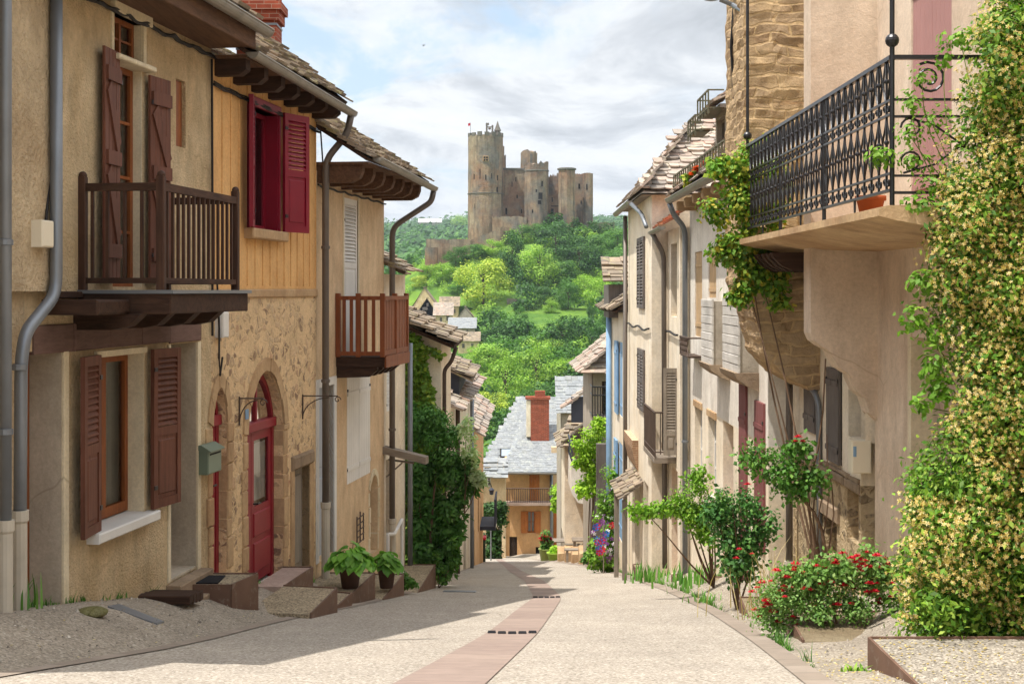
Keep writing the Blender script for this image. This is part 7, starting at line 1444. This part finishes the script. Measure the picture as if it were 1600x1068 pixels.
def cwall(name, px0, px1, pyt, pyb, y, th=3.0, rag=.5, seed=1, mat='castle', slope=0):
    n = 26; V = []; Fc = []
    for s_ in (0, 1):
        for i in range(n + 1):
            x = CX(px0, y) + (CX(px1, y) - CX(px0, y)) * i / n; z1 = CZ(pyt + slope * i / n, y) - rag * abs(noise.noise(Vector((i * .45, seed, 1)))) * 1.6
            V += [(x, y + s_ * th, CZ(pyb, y) - 5), (x, y + s_ * th, z1)]
    N = 2 * (n + 1)
    for i in range(n):
        a = 2 * i; Fc += [(a, a + 2, a + 3, a + 1), (N + a + 1, N + a + 3, N + a + 2, N + a), (a + 1, a + 3, N + a + 3, N + a + 1)]
    Fc += [(0, 1, N + 1, N), (2 * n, N + 2 * n, N + 2 * n + 1, 2 * n + 1)]; return mesh_obj(name, V, Fc, M[mat], cs)
wA = cwall('curtain_wall', 783, 826, 263, 350, 443, seed=2, rag=.2); m = MB(); f = FC_(443); m.fbox(f, CX(786, 443), CX(824, 443), 0, .25, CZ(265.5, 443), CZ(262.5, 443)); m.build('parapet', M['castle_dark'], wA)
for px, py, w_, h_ in ((800, 288, 1.4, 8), (806, 280, 1.4, 7), (808, 307, 2, 5), (791, 330, 2.4, 10), (815, 330, 1.5, 6)): slot(px, py, w_, h_, 443, wA)
t2 = tower('round_tower', 819.5, 857, 252.5, 372, 438, rag=.6, seed=5, dip=lambda a: 1.6 * max(0, -math.cos(a)) ** 2 + (.8 if math.sin(a * 3) > .5 else 0)); c2 = CX(838.3, 438)
m = MB(); m.lathe([(3.7, -.1), (3.85, 0), (3.85, .3), (3.7, .4)], (c2, 438, CZ(268, 438)), 30); m.build('string_course', M['castle_dark'], t2)
for px, py, w_, h_ in ((847, 287, 2.4, 8), (838, 298, 2, 4), (844, 306, 7, 10), (843, 316, 5, 6), (832, 330, 2, 5)): slot(px, py, w_, h_, on(c2, 3.7, px, 438), t2)
stub = tower('ruined_turret', 813.5, 839.5, 234, 290, 447, rag=.7, seed=6, n=18, dip=lambda a: .9 * abs(math.cos(a)) ** 3); m = MB(); f = FC_(444.4); m.fbox(f, CX(828, 444), CX(832, 444), -.5, .1, CZ(262, 444), CZ(240, 444)); m.build('recess', M['castle_dark'], stub)
wB = cwall('curtain_wall', 855, 880, 273, 360, 441, seed=7, rag=1.3, slope=-6)
for px, py, w_, h_ in ((863, 312, 1.6, 7), (868, 322, 14, 1.2), (863, 330, 4, 8)): slot(px, py, w_, h_, 441, wB)
t3 = tower('buttress_tower', 872.5, 898.5, 265.5, 384, 436, rag=.3, seed=8, n=8, taper=.0, batter=1.0); m = MB(); m.lathe([(2.5, -.2), (2.9, 0), (2.9, .5), (2.5, .6)], (CX(885.5, 436), 436, CZ(265.5, 436)), 8); m.build('cornice', M['castle_dark'], t3)
wC = cwall('curtain_wall', 896, 914, 271, 345, 441, seed=9, rag=.5)
for px, py, w_, h_ in ((905, 291, 2.6, 8), (914, 304, 3.6, 12), (908, 316, 1.8, 5)): slot(px, py, w_, h_, 441, wC)
t4 = tower('corner_tower', 910.5, 926.5, 270.5, 352, 440, rag=.3, seed=10)
slot(917, 292, 2, 9, on(CX(918.5), 1.6, 917), t4)
cwall('low_wall', 769, 823, 337, 362, 434, seed=11, rag=.8, th=2); cwall('low_wall', 896, 960, 349, 366, 438, seed=12, rag=1.5, th=2, slope=-3)
def cthing_wall(label, *a, **k):
    global cs; keep_ = cs; x = CX(a[0], a[4]); cs = thing('ruined_wall', label, 'wall', (x, a[4], terrain(x, a[4]))); cwall('masonry', *a, **k); cs = keep_
cthing_wall('grass topped outer wall left of the castle hill crest', 666, 735, 373, 388, 418, seed=13, rag=.6, mat='castle', th=2.5)
cthing_wall('low square bastion at the left end of the outer castle wall', 664, 683, 386, 418, 412, seed=14, rag=.4, th=4)
cthing_wall('sloping outer wall climbing towards the foot of the keep', 715, 775, 381, 392, 420, seed=15, rag=.5, slope=-22, th=2)
cthing_wall('short outer wall with small openings below the castle towers', 770, 796, 354, 378, 424, seed=16, rag=.5, th=2)
cthing_wall('grey broken wall fragment among bushes under the round tower', 815, 832, 346, 366, 428, seed=17, rag=1.8, th=2)
cthing_wall('low field wall across the terraced meadow', 792, 824, 466, 470, ray_ground(805, 474).y, seed=18, rag=.2, th=1)
# ---------------------------------------------------------------- hill houses
def hhouse(label, px0, px1, pye, pyr, pyb, dep, wins, gable=True, seed=1, roofm='tile_slate', wallm='plaster_grey', skew=0):
    g0 = ray_ground((px0 + px1) / 2, pyb); y = g0.y; x0, x1 = CX(px0, y), CX(px1, y); ze, zr, zb_ = CZ(pye, y), CZ(pyr, y), CZ(pyb, y) - 3
    r = thing('hill_house', label, 'house', (g0.x, y, g0.z), 'houses at the foot of the castle hill'); f = FC_(y); m = MB(); xm = (x0 + x1) / 2 + skew * (x1 - x0)
    if gable: m.prism(f, [(x0, zb_), (x1, zb_), (x1, ze), (xm, zr), (x0, ze)], -dep, 0)
    else: m.hexa([Vector(q) for q in ((x0, y, zb_), (x1, y, zb_), (x1, y + dep, zb_), (x0, y + dep, zb_), (x0, y, ze), (x1, y, ze), (x1, y + dep, ze), (x0, y + dep, ze))])
    m.build('wall', M[wallm], r); m = MB()
    if gable:
        for a, s_ in ((x0, -1), (x1, 1)):
            e = Vector((a + s_ * .5, y - .1, ze - .35)); up = Vector((xm - a - s_ * .5, 0, zr - ze + .35)); L = up.length; tiles(m, e, Vector((0, 1, 0)), up, dep + .8, L, .6, .4, .02)
    else:
        e = Vector((x0 - .4, y - .5, ze - .1)); up = Vector((0, dep / 2, zr - ze)); tiles(m, e, Vector((1, 0, 0)), up, x1 - x0 + .8, up.length, .6, .4, .02)
        m.prism(FX(x0 - .3), [(y, ze), (y + dep, ze), (y + dep / 2, zr)], -(x1 - x0 + .6), 0)
    m.build('roof', M[roofm], r)
    for px, py, w_, h_ in wins:
        z, x = CZ(py, y), CX(px, y); m = MB(); m.bbox(f, x - w_ * K / 2, x + w_ * K / 2, -.1, .06, z - h_ * K / 2, z + h_ * K / 2, .02); m.build('window', M['wood_slate'], r)
hhouse('largest grey gabled house with a dormer at the foot of the castle hill', 640, 690, 487, 450, 512, 10, [(668, 476, 3, 4), (650, 492, 3, 5)], skew=-.05, wallm='plaster_tan', roofm='tile_brown')
hhouse('beige gabled house with two dark windows in front of the largest hill house', 655, 679, 484, 466, 512, 8, [(664, 482, 7, 4), (663, 494, 8, 4)], wallm='plaster_cream', roofm='tile_brown')
hhouse('stone house with three small windows beside the beige gabled hill house', 688, 716, 478, 464, 500, 7, [(695, 484, 3, 5), (703, 484, 3, 5), (710, 486, 3, 5)], wallm='plaster_tan', roofm='tile_brown', gable=False)
hhouse('narrow stone barn with a steep gable behind the lowest hill houses', 716, 738, 494, 480, 510, 7, [(726, 500, 4, 5)], wallm='plaster_grey', roofm='tile_brown')
hhouse('downhill cottage with a brown roof under the streaked roofed one', 716, 748, 532, 519, 552, 7, [(724, 540, 3, 5), (738, 540, 3, 5)], wallm='plaster_tan', roofm='tile_brown', gable=False)
hhouse('small hill house with a pale roof slope facing up', 679, 706, 492, 474, 520, 6, [(700, 497, 4, 6), (689, 499, 3, 5)], roofm='tile_pink', gable=False, wallm='plaster_tan')
hhouse('lowest hill house with a white streaked roof half hidden in trees', 702, 742, 512, 497, 538, 9, [(714, 528, 3, 5), (730, 520, 2, 8)], gable=False)
hhouse('low grey house whose roof shows just above the ivy house', 625, 655, 496, 480, 520, 8, [(645, 502, 3, 5)], roofm='tile_brown')
# ---------------------------------------------------------------- trees
M['hill_leaf'] = [leafmat('foliage_dark', ['#305520', '#3f6a26', '#254618', '#54802e'], .25, big=.12), leafmat('foliage_mid', ['#47722a', '#58842e', '#386022', '#6f9c3c'], .3, big=.12), leafmat('foliage_light', ['#82aa34', '#98bc40', '#6c942c', '#acc850'], .35, big=.12), leafmat('foliage_yellow', ['#a4b838', '#b6c440', '#8ca632', '#cad058'], .35, big=.12)]
M['trunk'] = plaster('trunk_bark', '#5e5040', '#4a3e32', '#3c3228', .6, 8, .4)
CROWN = []
def crown_mesh(seed, n=3800, L=.078, tall=1.0):
    random.seed(seed); lob = [(0, 0, .1, .66, .66, .62 * tall), (0, 0, -.45, .55, .55, .4)]
    for i in range(15):
        a = random.uniform(0, 6.28); e = random.uniform(-.95, 1.2); r = random.uniform(.22, .38); q = random.uniform(.5, .75); lob.append((q * math.cos(a) * math.cos(e), q * math.sin(a) * math.cos(e), q * math.sin(e) * tall, r, r, r * .8))
    C, D = cloud(lob, n, seed, .5); C = C + np.random.default_rng(seed).normal(size=C.shape) * .02; V, Fc = leaf_arrays(C, D, L, .7, seed, .2, .55); return V, Fc
VAR = [crown_mesh(101), crown_mesh(102), crown_mesh(103, tall=1.25), crown_mesh(104)]
MESHES = {}
def tree(label, px, pyc, w_, h_, tone, group='trees on the castle hill', name='tree', cat='tree', var=None, dpy=None, ybase=None):
    g0 = ray_ground(px, (dpy if dpy else pyc + h_ * .5 - 1)) if ybase is None else gp((px - 800) / F * ybase, ybase)
    y = g0.y; k = y / F; x = (px - 800) * k; zc = (455 - pyc) * k; zg = terrain(x, y)
    r = thing(name, label, cat, (x, y, zg), group); var = (int(px * 7 + pyc) % 4) if var is None else var; key = (var, tone)
    if key not in MESHES:
        V, Fc = VAR[var]; o = mesh_obj('crown', V, Fc, M['hill_leaf'][tone]); o.parent = r; MESHES[key] = o.data
    else: o = bpy.data.objects.new('crown', MESHES[key]); COL.objects.link(o); o.parent = r
    o.location = (0, 0, zc - zg); o.scale = (w_ / 2 * k * 1.15, w_ / 2 * k * 1.15, h_ / 2 * k * 1.12); o.rotation_euler[2] = (px * 1.7) % 6.28
    if 'T' not in MESHES:
        m = MB(); m.tube([(0, 0, -.15), (.01, 0, .4), (.0, .02, .8), (0, 0, 1.0)], [.055, .04, .03, .015], 8)
        for i in range(5): a = i * 1.3; m.tube([(0, 0, .45 + i * .07), (.12 * math.cos(a), .12 * math.sin(a), .7 + i * .05), (.26 * math.cos(a), .26 * math.sin(a), .9 + i * .05)], [.02, .014, .006], 5)
        t_ = mesh_obj('trunk', m.v, m.f, M['trunk']); t_.parent = r; MESHES['T'] = t_.data
    else: t_ = bpy.data.objects.new('trunk', MESHES['T']); COL.objects.link(t_); t_.parent = r
    H = max(1, zc - zg + h_ * .25 * k); t_.scale = (max(.8, H * .7),) * 2 + (H,); t_.location = (0, 0, 0)
    return r
TR = [
 ('big spreading yellow green tree standing alone on the meadow slope', 755, 440, 90, 78, 3), ('light green tree uphill of the meadow, right of the big spreading tree', 843, 415, 62, 74, 2), ('darker tree squeezed between the two pale crowns', 800, 402, 46, 66, 0),
 ('feathery light tree at the left foot of the keep', 722, 353, 34, 44, 2), ('round yellow bush against the base of the keep', 748, 358, 34, 18, 3), ('second yellow bush at the base of the keep, nearer the wall', 766, 361, 22, 16, 3),
 ('green tree crown just under the round tower', 835, 362, 50, 34, 1), ('dark wide tree below the middle castle towers', 868, 378, 84, 52, 0), ('dark tree under the buttress tower', 905, 400, 60, 50, 0), ('ivy dark mass on the wall right of the last tower', 938, 358, 56, 30, 0),
 ('mid green tree beside the roof edge at crest height', 965, 372, 50, 40, 1), ('mid green tree on the crest below the ivy dark mass', 935, 388, 50, 46, 1), ('tall mid green tree near the steep roofed house on the slope', 965, 412, 46, 56, 1), ('light crown right of the uphill pale tree', 884, 425, 40, 40, 1),
 ('rounded dark bush at the top edge of the lower meadow', 850, 463, 42, 34, 0), ('small dark bush under the uphill pale tree', 810, 478, 22, 16, 0), ('clipped dark hedge bush beside the spreading tree trunk', 776, 484, 22, 14, 1), ('low hedge left of the spreading tree trunk', 725, 481, 26, 10, 0),
 ('grey green tree above the right meadow', 888, 462, 40, 46, 1), ('loose light tree at right meadow top', 915, 452, 46, 50, 2), ('light tree touching the stone tile roofs on the sunny side', 940, 462, 50, 50, 2), ('dark conifer like tree beside the tiled dormer', 925, 492, 16, 40, 0),
 ('mid tree between the dark conifer and the roofs', 950, 500, 40, 50, 1), ('large dark round tree at the bottom of the meadow', 878, 522, 92, 66, 0), ('dark tree right of the large round one', 930, 540, 50, 56, 0), ('small bright bush left of the large round tree', 838, 528, 30, 28, 1), ('shrubby tree in the meadow shade', 812, 494, 24, 26, 1), ('olive bush right over the meadow edge', 862, 480, 26, 20, 2),
 ('bushy light tree left of the spreading tree', 690, 425, 46, 34, 2), ('mid bush on the outer wall slope', 712, 400, 40, 34, 1), ('dark bush hugging the sloping outer wall', 690, 396, 36, 24, 0), ('green bush below the short outer wall', 740, 393, 46, 26, 1), ('pale bush in the middle of the slope under the wall', 770, 388, 40, 24, 2), ('reddish green small tree at the far left of the hill', 638, 412, 24, 22, 0), ('yellow flowering shrubs above the hill houses', 655, 440, 30, 22, 3), ('light shrub near the left bastion', 668, 425, 30, 24, 2),
 ('bush between the hill houses and the meadow', 715, 452, 36, 18, 1), ('small light tree beside the spreading crown on its left', 724, 432, 28, 34, 2), ('green clump growing over the lowest hill house', 690, 508, 26, 12, 2), ('garden tree in front of the beige gabled house', 672, 522, 34, 18, 1),
 ('dense tree below the lowest hill house', 702, 560, 44, 40, 1), ('light tree at the valley edge behind the ivy house roof', 725, 585, 56, 60, 2), ('pale tree beneath the meadow shade', 765, 562, 60, 56, 2), ('tall pale tree in the valley left of centre', 790, 600, 70, 84, 2), ('broad light tree in the valley centre', 838, 580, 76, 76, 2), ('small crown peeking between two broad valley trees', 812, 550, 40, 40, 1), ('mid green valley tree under the large dark one', 882, 585, 66, 66, 2), ('valley tree beside the stone roof on the sunny side', 915, 580, 56, 70, 1), ('yellow green tree behind the pale slate roof', 772, 636, 56, 56, 3), ('mid tree behind the brick chimney', 840, 625, 60, 50, 1), ('tree beside the hipped stone roof', 905, 625, 60, 60, 1), ('bright tree close behind the slate gabled house', 745, 560, 44, 50, 2), ('dark foot tree at the left valley edge', 715, 620, 56, 50, 0), ('low dark trees edging the meadow shadow', 760, 530, 50, 26, 0), ('shadowed bush left of the meadow shadow edge', 735, 520, 36, 24, 0), ('leafy top right of the tall pale valley tree', 862, 545, 40, 40, 2), ('dense crown at the very right of the slope', 972, 462, 40, 60, 1), ('crest tree right of the castle', 955, 350, 30, 20, 1),
]
for a in TR: tree(*a)
# closed wood between the trees one can tell apart
SM = [crown_mesh(201 + i, 700, .15) for i in range(3)]
def wood(name, n, seed, tone, cond, ylo, yhi, size):
    rng = np.random.default_rng(seed); Vs = []; got = 0; tries = 0
    while got < n and tries < n * 30:
        tries += 1; y = rng.uniform(ylo, yhi); x = rng.uniform(-.085 * y - 12, .10 * y + 25)
        if not cond(x, y): continue
        V, Fc = SM[got % 3]; s = size * rng.uniform(.6, 1.3); a = rng.uniform(0, 6.28); c_, s_ = math.cos(a), math.sin(a)
        Vs.append(np.stack([(V[:, 0] * c_ - V[:, 1] * s_) * s + x, (V[:, 0] * s_ + V[:, 1] * c_) * s + y, V[:, 2] * s * .95 + terrain(x, y) + s * .6], 1)); got += 1
    V = np.concatenate(Vs); return mesh_obj(name, V, np.arange(len(V)).reshape(-1, 4), M['hill_leaf'][tone], None, False, None, 'stuff')
# hillside scrub: far too many small bushes to count
def scatter(name, n, ylo, yhi, xf, size, per, mat, seed, zoff=.3, cond=None, flat=.7):
    rng = np.random.default_rng(seed); Cs = []; Ds = []; Ls = []; got = 0; tries = 0
    while got < n and tries < n * 6:
        tries += 1; y = rng.uniform(ylo, yhi); lo, hi = xf(y); x = rng.uniform(lo, hi)
        if cond and not cond(x, y): continue
        s = size * rng.uniform(.6, 1.5); z = terrain(x, y); d = rng.normal(size=(per, 3)); d[:, 2] = np.abs(d[:, 2]); d /= np.linalg.norm(d, axis=1, keepdims=True); Cs.append(np.array([x, y, z + s * zoff]) + d * s * np.array([.5, .5, flat]) * rng.uniform(.75, 1.1, (per, 1))); Ds.append(d); Ls.append(np.full(per, s * (.26 if size > 5 else .2))); got += 1
    C, D, L = np.concatenate(Cs), np.concatenate(Ds), np.concatenate(Ls); V, Fc = leaf_arrays(C, D, L, .8, seed, .1, .9); return mesh_obj(name, V, Fc, mat, None, False, None, 'stuff')
def castle_zone(x, y):
    px = 800 + F * x / y; py = 455 - F * terrain(x, y) / y; return (660 < px < 790 and py < 420 and y > 392) or (620 < px < 750 and 420 < py < 575) or (700 < px < 810 and 385 < py < 500 and y > 330)
def meadow(x, y):
    px = 800 + F * x / y; py = 455 - F * terrain(x, y) / y
    if 615 < px < 975:
        if (792 < px < 925 and 486 < py < 530) or (690 < px < 745 and 462 < py < 482) or (660 < px < 730 and 430 < py < 446) or (780 < px < 830 and 462 < py < 482) or (900 < px < 960 and 505 < py < 530): return False
    return noise.noise(Vector((x / 25, y / 25, 4))) > -.25
wood('hillside_woodland', 150, 71, 0, lambda x, y: meadow(x, y) and not castle_zone(x, y), 215, 436, 4.2); wood('hillside_woodland', 150, 72, 1, lambda x, y: meadow(x, y) and not castle_zone(x, y), 215, 432, 3.8); wood('hillside_woodland', 90, 73, 2, lambda x, y: meadow(x, y) and not castle_zone(x, y), 215, 425, 3.4)
scatter('hillside_scrub', 2300, 210, 452, lambda y: (-60 - .05 * y, 60 + .1 * y), 2.6, 60, M['hill_leaf'][1], 51, cond=lambda x, y: meadow(x, y) and not castle_zone(x, y))
scatter('hillside_scrub', 1300, 205, 440, lambda y: (-60 - .05 * y, 60 + .1 * y), 2.2, 50, M['hill_leaf'][2], 52, cond=meadow)
def wood_ok(x, y): return noise.noise(Vector((x / 160, y / 200, 9))) > -.32
scatter('far_woodland', 6500, 730, 2500, lambda y: (-.13 * y - 90, .12 * y + 60), 15, 22, M['hill_leaf'][0], 53, zoff=.25, cond=wood_ok)
scatter('far_woodland', 3500, 730, 2500, lambda y: (-.13 * y - 90, .12 * y + 60), 13, 22, M['hill_leaf'][1], 54, zoff=.25, cond=wood_ok)
scatter('valley_woodland', 1400, 110, 215, lambda y: (-70, 70), 7, 50, M['hill_leaf'][1], 55, zoff=.4)
y = 1900; x = CX(668, y); z = terrain(x, y); r = thing('barn', 'pale long barn roof on the far ridge', 'barn', (x, y, z)); f = FC_(y); zt = CZ(344, y); m = MB(); m.fbox(f, CX(655, y), CX(686, y), -20, 0, z - 20, zt - 3); m.build('wall', M['plaster_grey'], r); m = MB(); m.uprism(f, [(1, zt - 3), (-21, zt - 3), (-10, zt + 3)], CX(653, y), CX(690, y)); m.build('roof', M['tile_slate_plain'], r)
# ---------------------------------------------------------------- air
m = MB(); m.hexa([Vector(q) for q in ((-900, -80, -130), (900, -80, -130), (900, 5200, -130), (-900, 5200, -130), (-900, -80, 235), (900, -80, 235), (900, 5200, 235), (-900, 5200, 235))])
hm = bpy.data.materials.new('air'); hm.use_nodes = True; ht = hm.node_tree; ht.nodes.clear(); ho = ht.nodes.new('ShaderNodeOutputMaterial'); hv = ht.nodes.new('ShaderNodeVolumePrincipled')
hv.inputs['Density'].default_value = 0.00012; hv.inputs['Color'].default_value = (.72, .82, .95, 1); hv.inputs['Anisotropy'].default_value = .2; ht.links.new(hv.outputs[0], ho.inputs['Volume'])
hz = m.build('haze', hm, None, kind='stuff')
